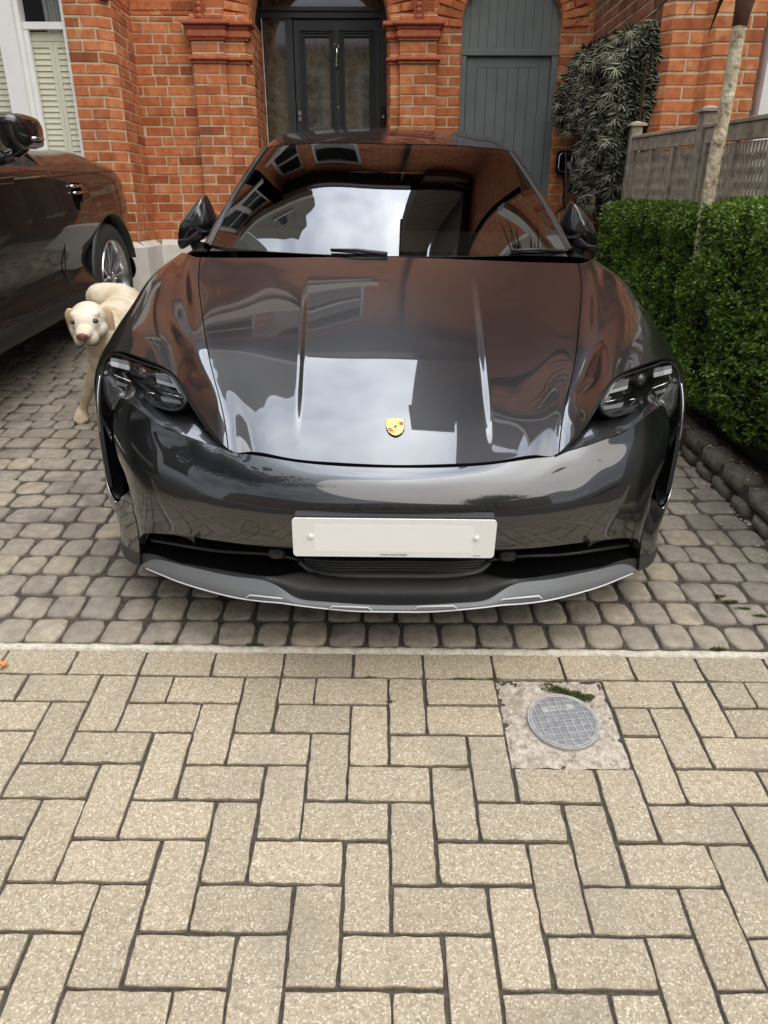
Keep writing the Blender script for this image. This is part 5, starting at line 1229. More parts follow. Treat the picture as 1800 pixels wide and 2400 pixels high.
# flanks behind the wings, shoulders, side glass, tail
for s in (1, -1):
    rows = []
    for Y, top, wtop, wmid, wbot in ((1.665, .885, .905, .966, .962), (2.1, .905, .885, .965, .955), (2.8, .925, .875, .962, .95), (3.4, .935, .895, .975, .96), (3.9, .945, .915, .988, .97), (4.4, .93, .85, .95, .93), (4.8, .88, .70, .83, .82), (4.93, .82, .45, .62, .6)):
        rows.append([(wtop - .11, Y, top + .012), (wtop - .04, Y, top + .006), (wtop, Y, top - .012), (wtop + .045, Y, top - .09), (wmid, Y, .62), (wmid - .012, Y, .40), (wbot, Y, .22)])
    Sf = Surf(np.array(rows), mirror=False); P = Sf.ev(np.linspace(0, Sf.tu[-1], 60), np.linspace(0, Sf.tv[-1], 120))
    P[..., 0] *= s
    # rear arch
    d = np.hypot(P[..., 1] - 3.87, P[..., 2] - .36); C_ = (P[:-1, :-1] + P[1:, 1:]) / 2; keep = np.hypot(C_[..., 1] - 3.87, C_[..., 2] - .36) > .385
    near = np.abs(d - .385) < .02; sc_ = .385 / np.maximum(d, 1e-6); P[..., 1] = np.where(near, 3.87 + (P[..., 1] - 3.87) * sc_, P[..., 1]); P[..., 2] = np.where(near, .36 + (P[..., 2] - .36) * sc_, P[..., 2])
    b = P.shape[1]; mb = MB(); mb.add(P.reshape(-1, 3), [(i * b + j, i * b + j + 1, (i + 1) * b + j + 1, (i + 1) * b + j) for i in range(P.shape[0] - 1) for j in range(b - 1) if keep[i, j]])
    fixn(mb.build('side_panel', M['paint'], car, smooth=True))
    mb = MB(); mb.grid([[(s * (x1 + .0), y, z) for (x1, y, z) in ((.80, 1.75, .90), (.80, 2.4, .925), (.79, 3.2, .94), (.79, 4.0, .95), (.72, 4.5, .94))],
                        [(s * x1, y, z) for (x1, y, z) in ((.78, 1.85, .95), (.69, 2.45, 1.24), (.675, 3.2, 1.32), (.655, 3.9, 1.24), (.64, 4.45, 1.06))]]); fixn(mb.build('side_glass', M['window_glass'], car, smooth=True))
mb = MB(); mb.grid([[(-.60, 4.62, 1.12), (.60, 4.62, 1.12)], [(-.72, 4.90, .93), (.72, 4.90, .93)], [(-.70, 4.96, .80), (.70, 4.96, .80)], [(-.72, 4.95, .5), (.72, 4.95, .5)], [(-.7, 4.88, .22), (.7, 4.88, .22)]]); fixn(mb.build('tail', M['paint'], car, smooth=True))
# wheels
def wheel(parent, cx, cy, cz, R, Wd, rim_r, s, spokes=5, mi='alloy'):
    """s = +1/-1: side the face looks to (+X or -X)"""
    mb = MB(); n = 64
    prof = [(-.5, rim_r + .005), (-.52, R * .90), (-.46, R * .965), (-.34, R * .992), (0, R), (.34, R * .992), (.46, R * .965), (.52, R * .90), (.5, rim_r + .005)]
    P = [[(cx + a * Wd, cy + r * math.cos(t), cz + r * math.sin(t)) for a, r in prof] for t in np.linspace(0, 2 * math.pi, n + 1)]
    mb.grid(P)
    for k in range(-2, 3):
        pass
    w = fixn(mb.build('wheel', M['tyre'], parent, smooth=True))
    mb = MB(); prof = [(.5, rim_r + .008), (.53, rim_r + .002), (.47, rim_r - .012), (.30, rim_r - .022), (-.45, rim_r - .03)]
    P = [[(cx + s * a * Wd, cy + r * math.cos(t), cz + r * math.sin(t)) for a, r in prof] for t in np.linspace(0, 2 * math.pi, n + 1)]
    mb.grid(P)
    for k in range(spokes):
        a0 = 2 * math.pi * k / spokes + .3
        for sp_ in (-1, 1):
            pts = []
            for r, h, wd in ((.045, .34, .020), (rim_r * .4, .40, .022), (rim_r * .75, .44, .020), (rim_r - .012, .46, .026)):
                a = a0 + sp_ * (.10 + .12 * r / rim_r)
                ca, sa = math.cos(a), math.sin(a); pts.append((r, h, wd, ca, sa))
            rows = []
            for r, h, wd, ca, sa in pts:
                c = np.array([cx + s * h * Wd, cy + r * ca, cz + r * sa]); t_ = np.array([0, -sa, ca])
                rows.append([c - t_ * wd * .5 - np.array([s * .03, 0, 0]), c - t_ * wd * .42, c + t_ * wd * .42, c + t_ * wd * .5 - np.array([s * .03, 0, 0])])
            mb.grid(rows)
    mb.tube([(cx + s * .1 * Wd, cy, cz), (cx + s * .42 * Wd, cy, cz), (cx + s * .44 * Wd, cy, cz)], [.055, .055, .04], 24)
    r_ = fixn(mb.build('rim', M[mi], w, smooth=True, auto=40))
    mb = MB()
    for k in range(5):
        a = 2 * math.pi * k / 5; mb.tube([(cx + s * .40 * Wd, cy + .05 * math.cos(a), cz + .05 * math.sin(a)), (cx + s * .455 * Wd, cy + .05 * math.cos(a), cz + .05 * math.sin(a))], .010, 8)
    mb.build('wheel_nut', M['chrome'], w, smooth=True, auto=40)
    mb = MB(); mb.tube([(cx - s * .1 * Wd, cy, cz), (cx + s * .05 * Wd, cy, cz)], rim_r * .72, 40); mb.build('brake_disc', M['lid'], w, smooth=True, auto=40)
    return w
for cy in (1.03, 3.87):
    for s in (1, -1): wheel(car, s * .835, cy, .36, .358, .25, .255, s)
# mirrors
for s in (1, -1):
    out2 = [(479, 458), (463, 470), (446, 489), (432, 508), (422, 530), (419, 551), (420, 569), (425, 580), (449, 571), (478, 559), (498, 544), (505, 519), (501, 506), (492, 484), (484, 467)]
    pts = curve(KL([(a, b, 2.06) for a, b in out2 + out2[:1]]), 61)[:-1]; c = pts.mean(0)
    lay = [(.03, -.104), (.2, -.102), (.4, -.096), (.6, -.085), (.78, -.067), (.9, -.045), (.97, -.02), (1.0, .01), (1.0, .05), (.95, .07)]
    P = np.array([c + (pts - c) * r_ + np.array([0, d_, 0]) for r_, d_ in lay]); 
    P = mirrored(P) if s < 0 else P
    mb = MB(); mb.grid(P, closed_u=True); mr = fixn(mb.build('door_mirror', M['paint'], car, smooth=True))
    # lower shell in matt black, proud of the cap
    lo = [(430, 556), (447, 549), (479, 532), (480, 541), (478, 558), (449, 571), (425, 581), (421, 573), (420, 560)]
    mb = MB(); q_ = curve(KL([(a, b, 2.03) for a, b in lo + lo[:1]]), 41)[:-1]; cc = q_.mean(0)
    P = np.array([cc + (q_ - cc) * r_ + np.array([0, d_, 0]) for r_, d_ in ((.05, -.072), (.6, -.066), (.9, -.05), (1.02, -.01), (1.0, .06))]); P = mirrored(P) if s < 0 else P
    mb.grid(P, closed_u=True); fixn(mb.build('mirror_base', M['black_plastic'], mr, smooth=True))
    mb = MB(); g_ = np.array([c + (pts - c) * .9 + np.array([0, .070, 0])]); g_ = mirrored(g_) if s < 0 else g_
    mb.add(g_[0], [tuple(range(60))]); mb.build('mirror_glass', M['chrome'], mr)
    mb = MB(); a_ = curve(KL([(456, 566, 2.04), (462, 577, 2.0), (480, 585, 1.93), (497, 588, 1.86)]), 14); a_ = mirrored(a_) if s < 0 else a_
    mb.tube(list(a_), list(np.linspace(.026, .038, 14)), 14); mb.build('mirror_arm', M['black_gloss'], mr, smooth=True)
# scuttle panel, wipers
P = SA.ev(np.linspace(-nu0, nu0, 60), np.array([V1])); row = P[0]; mb = MB(); mb.grid([row + np.array([0, .001, -.012]), row + np.array([0, .05, -.022]), row + np.array([0, .16, -.03])]); fixn(mb.build('scuttle', M['black_plastic'], car, smooth=True))
def onws(px, py):
    d = cray(px, py); best = None
    Pg = SW.ev(np.linspace(SW.tu[0], SW.tu[-1], 60), np.linspace(-.05, SW.tv[-1], 60)).reshape(-1, 3); v = Pg - CCAM; t_ = v @ d; e_ = np.linalg.norm(v - t_[:, None] * d, axis=1); return Pg[int(np.argmin(e_))]
for (a, b) in (((780, 591), (912, 600)), ((1200, 592), (1320, 594))):
    A_, B_ = onws(*a) + np.array([0, -.015, .012]), onws(*b) + np.array([0, -.02, .010]); mb = MB(); mb.tube([A_, (A_ + B_) / 2 + np.array([0, -.004, .006]), B_], [.004, .007, .009], 8); mb.tube([A_ + np.array([0, .01, -.006]), B_ + np.array([0, .012, -.008])], .004, 6); mb.build('wiper', M['black_plastic'], car, smooth=True)
# cabin
mb = MB(); D0 = P
mb.grid([[(-.78, 1.66, .90), (0, 1.50, .93), (.78, 1.66, .90)], [(-.76, 1.95, .955), (0, 1.9, .965), (.76, 1.95, .955)], [(-.75, 2.12, .95), (0, 2.1, .95), (.75, 2.12, .95)], [(-.75, 2.2, .6), (0, 2.2, .6), (.75, 2.2, .6)]]); fixn(mb.build('dashboard', M['cabin'], car, smooth=True))
for x in (-.37, .37):
    mb = MB()
    P = []
    for (w_, d_, z_, y_) in ((.20, .06, .55, 2.85), (.235, .07, .75, 2.9), (.24, .075, .98, 2.97), (.20, .065, 1.10, 3.01), (.135, .05, 1.17, 3.03), (.125, .05, 1.24, 3.04), (.09, .035, 1.265, 3.045)):
        P.append([(x + w_ * np.sign(math.cos(t)) * abs(math.cos(t)) ** .6, y_ + d_ * np.sign(math.sin(t)) * abs(math.sin(t)) ** .6, z_) for t in np.linspace(0, 2 * math.pi, 25)])
    mb.grid(P); mb.add(P[-1][:-1], [tuple(range(24))]); fixn(mb.build('seat', M['cabin'], car, smooth=True))
mb = MB(); mb.tube([(-.37 + .185 * math.cos(t), 2.32 + .07 * math.sin(t), .93 + .17 * math.sin(t)) for t in np.linspace(0, 2 * math.pi, 33)], .014, 10, cap=False); mb.tube([(-.37, 2.34, .93), (-.37, 2.1, .86)], .035, 12); mb.build('steering_wheel', M['black_plastic'], car, smooth=True)
mb = MB(); mb.bbox((.0, 2.42, 1.245), [(.115, 0, 0), (0, .015, 0), (0, 0, .028)], b=.012); mb.tube([(0, 2.42, 1.27), (0, 2.36, 1.31)], .012, 10); mb.build('rear_view_mirror', M['black_plastic'], car, smooth=True, auto=40)
mb = MB(); mb.grid([[(-.7, 4.1, 1.0), (.7, 4.1, 1.0)], [(-.7, 3.4, .95), (.7, 3.4, .95)], [(-.75, 2.3, .45), (.75, 2.3, .45)], [(-.75, 1.6, .45), (.75, 1.6, .45)]]); mb.build('cabin_floor', M['cabin'], car)
mb = MB()
for s in (-1, 1): mb.add([(s * .79, 1.7, .3), (s * .79, 4.2, .3), (s * .79, 4.2, .9), (s * .79, 1.7, .88)], [(0, 1, 2, 3)])
mb.build('door_lining', M['cabin'], car)
# ------------------------------------------------------------------ plants and fence
def leaf_mat(name, c1, c2, rough=0.4, trans=0.25):
    m = mat(name, c1, rough); nt = m.node_tree; b = BS(m)
    g = nt.nodes.new('ShaderNodeNewGeometry'); r = ramp(nt, [(0, c1), (0.75, c2), (1, tuple(min(1, c * 1.5) for c in c2))]); nt.links.new(g.outputs['Random Per Island'], r.inputs['Fac']); nt.links.new(r.outputs[0], b.inputs['Base Color'])
    t = nt.nodes.new('ShaderNodeBsdfTranslucent'); nt.links.new(r.outputs[0], t.inputs[0]); mx = nt.nodes.new('ShaderNodeMixShader'); mx.inputs[0].default_value = trans
    o = [n for n in nt.nodes if n.type == 'OUTPUT_MATERIAL'][0]; nt.links.new(b.outputs[0], mx.inputs[1]); nt.links.new(t.outputs[0], mx.inputs[2]); nt.links.new(mx.outputs[0], o.inputs[0])
    return m
M['hedge_leaf'] = leaf_mat('hedge_leaf', (0.030, 0.078, 0.012), (0.205, 0.330, 0.050), 0.24)
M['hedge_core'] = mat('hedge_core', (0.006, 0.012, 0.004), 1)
M['twig'] = noise_mat('twigs', [(0.3, (0.06, 0.045, 0.03)), (0.7, (0.12, 0.095, 0.07))], scale=40, rough=0.9)
HX0, HX1 = 1.565, 1.70
def htop(Y):
    # clipped top, with the nearer length standing a little higher and wider
    return 1.215 - 0.030 * max(0, min(1, (5.2 - Y) / 1.4)) + (0.0 if Y > 3.60 else 0.018) - 0.10 * math.exp(-((Y - 3.63) / .055) ** 2)
def hface(Y): return HX0 - (0.055 if Y < 3.54 else 0.0) + 0.012 * math.sin(Y * 3.1) + 0.010 * math.sin(Y * 7.7 + 1)
hedge = empty('box_hedge', (1.62, 3.6, 0.3)); hg = np.array([1.62, 3.6, 0.3])
tag(hedge, 'dense clipped green box hedge between the drive and the wooden fence', 'hedge')
lf = HB(); r = random.Random(5)
def leaf4(mb, c, d, n, L, W):
    """pointed oval leaf folded on its rib: c base, d direction, n normal"""
    s_ = np.cross(d, n); s_ /= np.linalg.norm(s_) + 1e-9
    a = c; b = c + d * L; m1 = c + d * L * .45 + s_ * W / 2 + n * W * .12; m2 = c + d * L * .45 - s_ * W / 2 + n * W * .12; q = c + d * L * .5 - n * W * .05
    o = len(mb.v); mb.v.extend([tuple(a), tuple(m1), tuple(b), tuple(m2), tuple(q)]); mb.f.extend([(o, o + 1, o + 4), (o + 1, o + 2, o + 4), (o + 4, o + 2, o + 3), (o, o + 4, o + 3)]); mb.mi.extend([0] * 4)
def rv(): 
    v = np.array([r.gauss(0, 1), r.gauss(0, 1), r.gauss(0, 1)]); return v / np.linalg.norm(v)
def hnoise(x, y, z): return mnoise.noise(Vector((x, y, z)))
cnt = 0
def sprig(p, outv, n=7, L=0.0215):
    ax = outv + rv() * 0.55 + np.array([0, 0, .35]); ax /= np.linalg.norm(ax)
    for k in range(n):
        t = k / n; c = p + ax * t * 0.035; d = ax * (.35 + .5 * t) + rv() * .8; d /= np.linalg.norm(d); nn = np.cross(d, rv()); nn /= np.linalg.norm(nn) + 1e-9
        if nn @ (outv + np.array([0, 0, .6])) < 0: nn = -nn
        l = L * r.uniform(.7, 1.15); leaf4(lf, c, d, nn, l, l * .52)
for _ in range(9500):      # clipped face towards the drive
    Y = 2.0 + 3.2 * r.random() ** 0.8
    zb = zg(1.55, Y) + 0.19 + .05 * max(0, 3.6 - Y); zt = htop(Y)
    z = zb + (zt - zb) * r.random() ** 0.9
    b = hnoise(Y * 3.3, z * 3.6, 0) * .075 + hnoise(Y * 13, z * 13, 5) * .030
    x = hface(Y) + b * 1.25 + 0.075 * math.exp(-((z - zb) / .10) ** 2) + 0.06 * max(0, (z - zt + .11) / .11) ** 2
    if r.random() < 0.25: x += r.uniform(0, .03)
    sprig(np.array([x, Y, z]), np.array([-1, 0, 0]), 6)
for _ in range(3200):      # top
    Y = 2.0 + 3.2 * r.random(); x = hface(Y) + (HX1 - hface(Y)) * r.random(); z = htop(Y) + hnoise(x * 9, Y * 7, 2) * .035 - .012 - .05 * max(0, 1 - (x - hface(Y)) / .05) ** 2
    sprig(np.array([x, Y, z]), np.array([0, 0, 1]), 6)
for _ in range(900):       # near end
    x = hface(2) + (HX1 - hface(2)) * r.random(); z = zg(1.55, 2) + .17 + (htop(2) - zg(1.55, 2) - .17) * r.random()
    sprig(np.array([x, 1.99 + r.uniform(-.01, .03), z]), np.array([0, -1, 0]), 6)
lf.out('foliage', M['hedge_leaf'], hedge, hg)
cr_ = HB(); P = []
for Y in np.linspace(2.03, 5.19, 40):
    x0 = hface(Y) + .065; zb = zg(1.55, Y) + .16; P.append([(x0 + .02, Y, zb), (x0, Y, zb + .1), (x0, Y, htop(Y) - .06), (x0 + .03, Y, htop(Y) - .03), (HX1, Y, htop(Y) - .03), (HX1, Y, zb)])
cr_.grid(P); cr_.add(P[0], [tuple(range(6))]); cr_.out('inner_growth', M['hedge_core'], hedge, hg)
st_ = HB()
for k in range(70):
    Y = 2.05 + 3.1 * r.random(); x = r.uniform(1.58, 1.66); z = zg(1.6, Y) + .12
    st_.tube([(x, Y, z), (x + r.uniform(-.02, .02), Y + r.uniform(-.03, .03), z + .12)], .005, 5)
tag(st_.out('stems', M['twig'], hedge, hg), kind='stuff')

# fallen dry leaves along the edging wall
M['dry_leaf'] = leaf_mat('dry_leaf', (0.30, 0.20, 0.10), (0.62, 0.50, 0.33), 0.8, .1)
dl = MB(); lf_s = lf; lf = dl
for _ in range(230):
    u = r.random()
    if u < .45: Y = r.uniform(2.0, 4.2); x = XW + r.uniform(.0, .10); z = zg(XW, Y) + .140
    elif u < .8: Y = r.uniform(2.1, 4.3); x = XW - abs(r.gauss(0, .03)) - .012; z = zg(XW, Y) + .006
    else: Y = r.uniform(2.2, 4.0); x = XW - r.uniform(0, .30); z = zg(XW, Y) + .007
    d = rv(); d[2] *= .15; d /= np.linalg.norm(d); nn = np.array([r.gauss(0, .25), r.gauss(0, .25), 1]); leaf4(dl, np.array([x, Y, z]), d, nn / np.linalg.norm(nn), r.uniform(.010, .024), r.uniform(.006, .011))
for _ in range(60):
    x, Y = r.uniform(-1.6, 1.4), r.uniform(1.8, 3.6); d = rv(); d[2] *= .1; d /= np.linalg.norm(d); leaf4(dl, np.array([x, Y, zg(x, Y) + .006]), d, np.array([0, 0, 1.0]), .008, .004)
tag(dl.build('fallen_leaves', M['dry_leaf']), 'pale dry leaf litter scattered along the edging wall', 'leaves', kind='stuff')
M['orange_leaf'] = mat('orange_leaf', (0.55, 0.22, 0.07), .7)
ol = MB(); c = pav2w([-1.09, .028, .004])
for k in range(7):
    a = -1.2 + k * .55; d = np.array([math.cos(a), math.sin(a), .25]); d /= np.linalg.norm(d); leaf4(ol, c, d, np.array([-.2 * d[0], -.2 * d[1], 1]), .022, .011)
ol.v = [tuple(np.array(v) - c) for v in ol.v]
o = ol.build('fallen_leaf', M['orange_leaf']); o.location = c; tag(o, 'single curled orange leaf on the pale paving at the left', 'leaf')

# ---- trellis-topped wooden fence
M['wood'] = noise_mat('silvered_wood', [(0.3, (0.25, 0.205, 0.16)), (0.5, (0.43, 0.37, 0.295)), (0.7, (0.58, 0.505, 0.41))], scale=18, detail=8, rough=0.85, bump=0.5, bscale=60, bdist=0.002)
FX = 1.745
fence = empty('wooden_fence', (FX, 4.0, 0.3)); fo = np.array([FX, 4.0, 0.3])
tag(fence, 'silvery grey timber fence with square lattice panels and capped posts', 'fence')
ftop = lambda Y: float(wX(1497, 317, FX)[2]) + (float(wX(1800, 268, FX)[2]) - float(wX(1497, 317, FX)[2])) * (float(wX(1497, 317, FX)[1]) - Y) / (float(wX(1497, 317, FX)[1]) - float(wX(1800, 268, FX)[1]))
pY = [float(wX(1488, 320, FX)[1]), float(wX(1655, 300, FX)[1])]
step_ = pY[0] - pY[1]; pY += [pY[1] - step_ * k for k in (1, 2)]
for Y in pY:
    m_ = HB(); zt = ftop(Y) + 0.055
    m_.bbox((FX, Y, (zt + .1) / 2 + 0.05), [(.036, 0, 0), (0, .036, 0), (0, 0, (zt - .1) / 2 - .05)], b=.004); po = m_.out('post', M['wood'], fence, fo)
    m_ = HB(); h = .056; m_.box(FX - h, FX + h, Y - h, Y + h, zt + .001, zt + .016); m_.add([(FX - h + .004, Y - h + .004, zt + .016), (FX + h - .004, Y - h + .004, zt + .016), (FX + h - .004, Y + h - .004, zt + .016), (FX - h + .004, Y + h - .004, zt + .016), (FX, Y, zt + .034)], [(0, 1, 4), (1, 2, 4), (2, 3, 4), (3, 0, 4)]); m_.out('post_cap', M['wood'], po, fo)
for a, b in zip(pY[:-1], pY[1:]):
    y0, y1 = a - .038, b + .038; s_ = (ftop(y1) - ftop(y0)) / (y1 - y0); ym = (y0 + y1) / 2; hy = abs(y0 - y1) / 2; zt = ftop(ym)
    ax = lambda q: (0, q, q * s_)
    m_ = HB(); m_.bbox((FX, ym, zt - .010), [(.030, 0, 0), ax(hy), (0, 0, .010)], b=.003); m_.bbox((FX - .004, ym, zt - .058), [(.016, 0, 0), ax(hy - .001), (0, 0, .036)], b=.003); m_.out('rail', M['wood'], fence, fo)
    m_ = HB()
    n = 3
    for k in range(n + 1):
        Y = y0 + (y1 - y0) * k / n; zt2 = ftop(Y) - .095; w_ = .018
        yy = Y + (-w_ if k == 0 else (w_ if k == n else 0)); m_.bbox((FX - .004, yy, (zt2 + .45) / 2), [(.014, 0, 0), (0, w_, 0), (0, 0, (zt2 - .45) / 2)], b=.002)
    m_.out('stile', M['wood'], fence, fo)
    m_ = HB()
    k = 0; Y = y0 - .05
    while Y > y1 + .02:      # close-set upright laths in front, level laths behind
        m_.bbox((FX + .002, Y, (ftop(Y) - .1 + .5) / 2), [(.0035, 0, 0), (0, .0095, 0), (0, 0, (ftop(Y) - .1 - .5) / 2)], b=.001); Y -= .034
    z = .55
    while z < ftop(ym) - .12:
        m_.bbox((FX + .0105, ym, z), [(.0035, 0, 0), ax(hy - .002), (0, 0, .016)], b=.001); z += .062
    m_.out('lattice', M['wood'], fence, fo)

# ---- cabbage palm standing in the hedge
M['bark'] = noise_mat('pale_corky_bark', [(0.34, (0.16, 0.11, 0.075)), (0.43, (0.54, 0.44, 0.30)), (0.6, (0.86, 0.75, 0.57))], scale=26, detail=8, rough=0.95, bump=1.0, bscale=45, bdist=0.012, roughn=.75)
PY_ = 3.64
pb = wY(1648, 530, PY_); ptp = wY(1733, 62, PY_)
palm = empty('cabbage_palm', (pb[0], PY_, zg(pb[0], PY_) + .17)); po_ = np.array([pb[0], PY_, zg(pb[0], PY_) + .17])
tag(palm, 'slim cabbage palm with pale flaking trunk and drooping dark sword leaves', 'tree')
m_ = HB(); ctl = [(pb[0] + .06, PY_ + .03, po_[2] - .05), tuple(wY(1650, 530, PY_)), tuple(wY(1684, 330, PY_)), tuple(wY(1712, 190, PY_)), tuple(ptp)]
cp = curve(np.array(ctl), 90); P = []
for i, c in enumerate(cp):
    t = i / 89; R_ = .032 - .004 * t
    P.append([c + np.array([math.cos(a), math.sin(a), 0]) * R_ * (1 + .10 * hnoise(math.cos(a) * 2, math.sin(a) * 2, c[2] * 14) + .05 * hnoise(math.cos(a) * 5, math.sin(a) * 5, c[2] * 40)) for a in np.linspace(0, 2 * math.pi, 29)[:-1]])
m_.grid(P, closed_u=True); fixn(m_.out('trunk', M['bark'], palm, po_, smooth=True))
M['palm_leaf'] = leaf_mat('palm_leaf', (0.030, 0.030, 0.020), (0.075, 0.085, 0.045), .45, .1)
M['palm_dead'] = noise_mat('brown_leaf_base', [(0.3, (0.10, 0.035, 0.025)), (0.7, (0.22, 0.10, 0.06))], scale=20, rough=.8, bump=.3)
m_ = HB(); hub = np.array(ptp) + np.array([0.02, 0, .36])
m_.tube([ptp, ptp + np.array([.004, 0, .06]), ptp + np.array([.012, 0, .16]), hub, hub + np.array([.01, 0, .12])], [.031, .035, .048, .060, .04], 16); cro = fixn(m_.out('leaf_base', M['palm_dead'], palm, po_, smooth=True))
def sword(mb, c, az, el, L, W, droop):
    d = np.array([math.cos(az) * math.cos(el), math.sin(az) * math.cos(el), math.sin(el)]); s_ = np.array([-math.sin(az), math.cos(az), 0]); P = []; p = np.array(c, float)
    n = 12
    for k in range(n + 1):
        t = k / n; w = W * (.55 + .9 * t if t < .35 else .865 * (1 - ((t - .35) / .65) ** 1.6)) + .0004
        up_ = np.cross(s_, d); P.append([p - s_ * w, p - up_ * w * .25, p + s_ * w])
        p = p + d * L / n; d = d + np.array([0, 0, -droop / n]) * (1 + t); d /= np.linalg.norm(d)
    mb.grid(P)
m_ = HB(); r2 = random.Random(21)
for k in range(90):
    az = k * 2.39996 + r2.uniform(-.2, .2); el = (1.25 - 1.55 * (k / 90) ** 1.1) + r2.uniform(-.15, .15)
    sword(m_, hub + np.array([0, 0, .12 - .16 * k / 90]), az, el, r2.uniform(.50, .72), .016, r2.uniform(.3, .9))
for k in range(22):
    az = k * 2.39996; sword(m_, hub + np.array([.03 * math.cos(az), .03 * math.sin(az), -.20 + .006 * k]), az, 1.05 + r2.uniform(-.15, .2), r2.uniform(.4, .55), .014, r2.uniform(.5, 1.1))
# the long drooping leaves that cross the front of the house
for (tx, ty, Yt) in ((1100 + 235 / 1, 67, 3.9), (1380, 12, 4.05)):
    tip = wY(tx, ty, Yt); 
    P = []; b0 = hub + np.array([-.03, 0, .06]); mid = (b0 + tip) / 2 + np.array([0, 0, .055])
    for t in np.linspace(0, 1, 18):
        p = (1 - t) ** 2 * b0 + 2 * t * (1 - t) * mid + t * t * tip; w = .013 * (1 - t ** 2.5) + .0006; P.append([p + np.array([0, -.3 * w, w]), p + np.array([0, .004, 0]), p - np.array([0, -.3 * w, w])])
    m_.grid(P)
m_.out('crown', M['palm_leaf'], palm, po_)

# ---- variegated evergreen climber on the side wall
M['vine_leaf'] = leaf_mat('climber_leaf', (0.010, 0.013, 0.007), (0.034, 0.036, 0.020), .32, .1)
M['vine_rib'] = mat('pale_leaf_rib', (0.42, 0.44, 0.28), .4)
vine = empty('climbing_shrub', (1.72, 6.2, .5)); vo_ = np.array([1.72, 6.2, .5])
tag(vine, 'dark evergreen climber with pale ribbed leaves on the side wall', 'shrub')
poly = [(1541, 42), (1538, 120), (1530, 200), (1523, 268), (1500, 285), (1492, 330), (1480, 480), (1370, 482), (1348, 430), (1350, 400), (1352, 370), (1352, 330), (1334, 318), (1320, 300), (1301, 278), (1306, 252), (1312, 210), (1318, 190), (1333, 165), (1340, 140), (1360, 118), (1395, 108), (1420, 86), (1470, 70), (1500, 55)]
def inpoly(x, y, p):
    c = False; n = len(p)
    for i in range(n):
        x1, y1 = p[i]; x2, y2 = p[i - 1]
        if (y1 > y) != (y2 > y) and x < (x2 - x1) * (y - y1) / (y2 - y1) + x1: c = not c
    return c
vl = HB(); r3 = random.Random(9)
def vleaf(mb, c, d, n, L, W):
    """oval leaf, two sides drooping from a pale raised rib"""
    s_ = np.cross(d, n); s_ /= np.linalg.norm(s_) + 1e-9; o = len(mb.v); k = W * .085
    def P_(t, w, z): return tuple(c + d * L * t + s_ * w + n * z)
    mb.v.extend([P_(0, k * .5, 0), P_(.30, W * .46, -W * .15), P_(.65, W * .40, -W * .20), P_(1, 0, -W * .12), P_(.35, k, .0005), P_(.7, k * .7, 0), P_(0, -k * .5, 0), P_(.30, -W * .46, -W * .15), P_(.65, -W * .40, -W * .20), P_(.35, -k, .0005), P_(.7, -k * .7, 0)])
    mb.f.extend([(o, o + 1, o + 4), (o + 1, o + 2, o + 5, o + 4), (o + 2, o + 3, o + 5), (o + 6, o + 9, o + 7), (o + 7, o + 9, o + 10, o + 8), (o + 8, o + 10, o + 3), (o, o + 4, o + 9, o + 6), (o + 4, o + 5, o + 10, o + 9), (o + 5, o + 3, o + 10)]); mb.mi.extend([0] * 6 + [1] * 3)
view = lambda p: (np.array([0, 0, 1.2]) - p) / np.linalg.norm(np.array([0, 0, 1.2]) - p)
k = 0
while k < 1150:
    px, py = r3.uniform(1300, 1545), r3.uniform(40, 484)
    if not inpoly(px, py, poly): continue
    # the side wall recedes: pixels further left lie deeper along it, and the plant stands 5-25 cm off it
    Xv = 1.80 - r3.uniform(.04, .16) - (.10 if py > 120 else 0) * r3.random(); p = wX(px, py, Xv)
    if p[1] > 6.95: p = wY(px, py, 6.9 - r3.uniform(0, .12))
    if p[1] < 5.42: p = wY(px, py, 5.42)
    p = np.array(p); 
    if hnoise(px * .018, py * .018, 4) < -.28 and r3.random() < .75: k += 1; continue
    ax = np.array([-.75, -.55, .1 + r3.uniform(-.3, .3)]) + np.array([r3.gauss(0, .3) for _ in range(3)]); ax /= np.linalg.norm(ax)
    s1 = np.cross(ax, [0, 0, 1]); s1 /= np.linalg.norm(s1); s2 = np.cross(s1, ax); nl = r3.choice([5, 6, 7, 8]); a0 = r3.uniform(0, 6)
    for q in range(nl):
        a = a0 + 2 * math.pi * q / nl; rad = s1 * math.cos(a) + s2 * math.sin(a); d = rad * .8 + ax * .30 + np.array([0, 0, -.80]); d /= np.linalg.norm(d); n = ax - d * (ax @ d); n /= np.linalg.norm(n) + 1e-9
        L = r3.uniform(.058, .082); vleaf(vl, p, d, n, L, L * .40)
    k += 1
vl.out('foliage', [M['vine_leaf'], M['vine_rib']], vine, vo_)
bk = HB()
for _ in range(60):
    while True:
        px, py = r3.uniform(1310, 1540), r3.uniform(60, 470)
        if inpoly(px, py, poly): break
    p = np.array(wX(px, py, 1.80)); p[1] = min(p[1], 6.98); 
    bk.tube([p, p + np.array([-.06, r3.uniform(-.1, .1), r3.uniform(-.2, .1)]), p + np.array([-.02, r3.uniform(-.15, .15), -.35])], .006, 5)
for x_, y_, h_ in ((1.70, 6.6, 1.5), (1.74, 6.1, 1.7), (1.72, 5.7, 1.9), (1.66, 6.75, 1.2)):
    z0_ = zg(x_, y_) + .1; bk.tube([(x_, y_, z0_), (x_ + .03, y_ - .05, z0_ + h_ * .5), (x_ - .02, y_ + .06, z0_ + h_)], [.022, .016, .008], 7)
bk.out('branches', M['twig'], vine, vo_)
sb = HB()
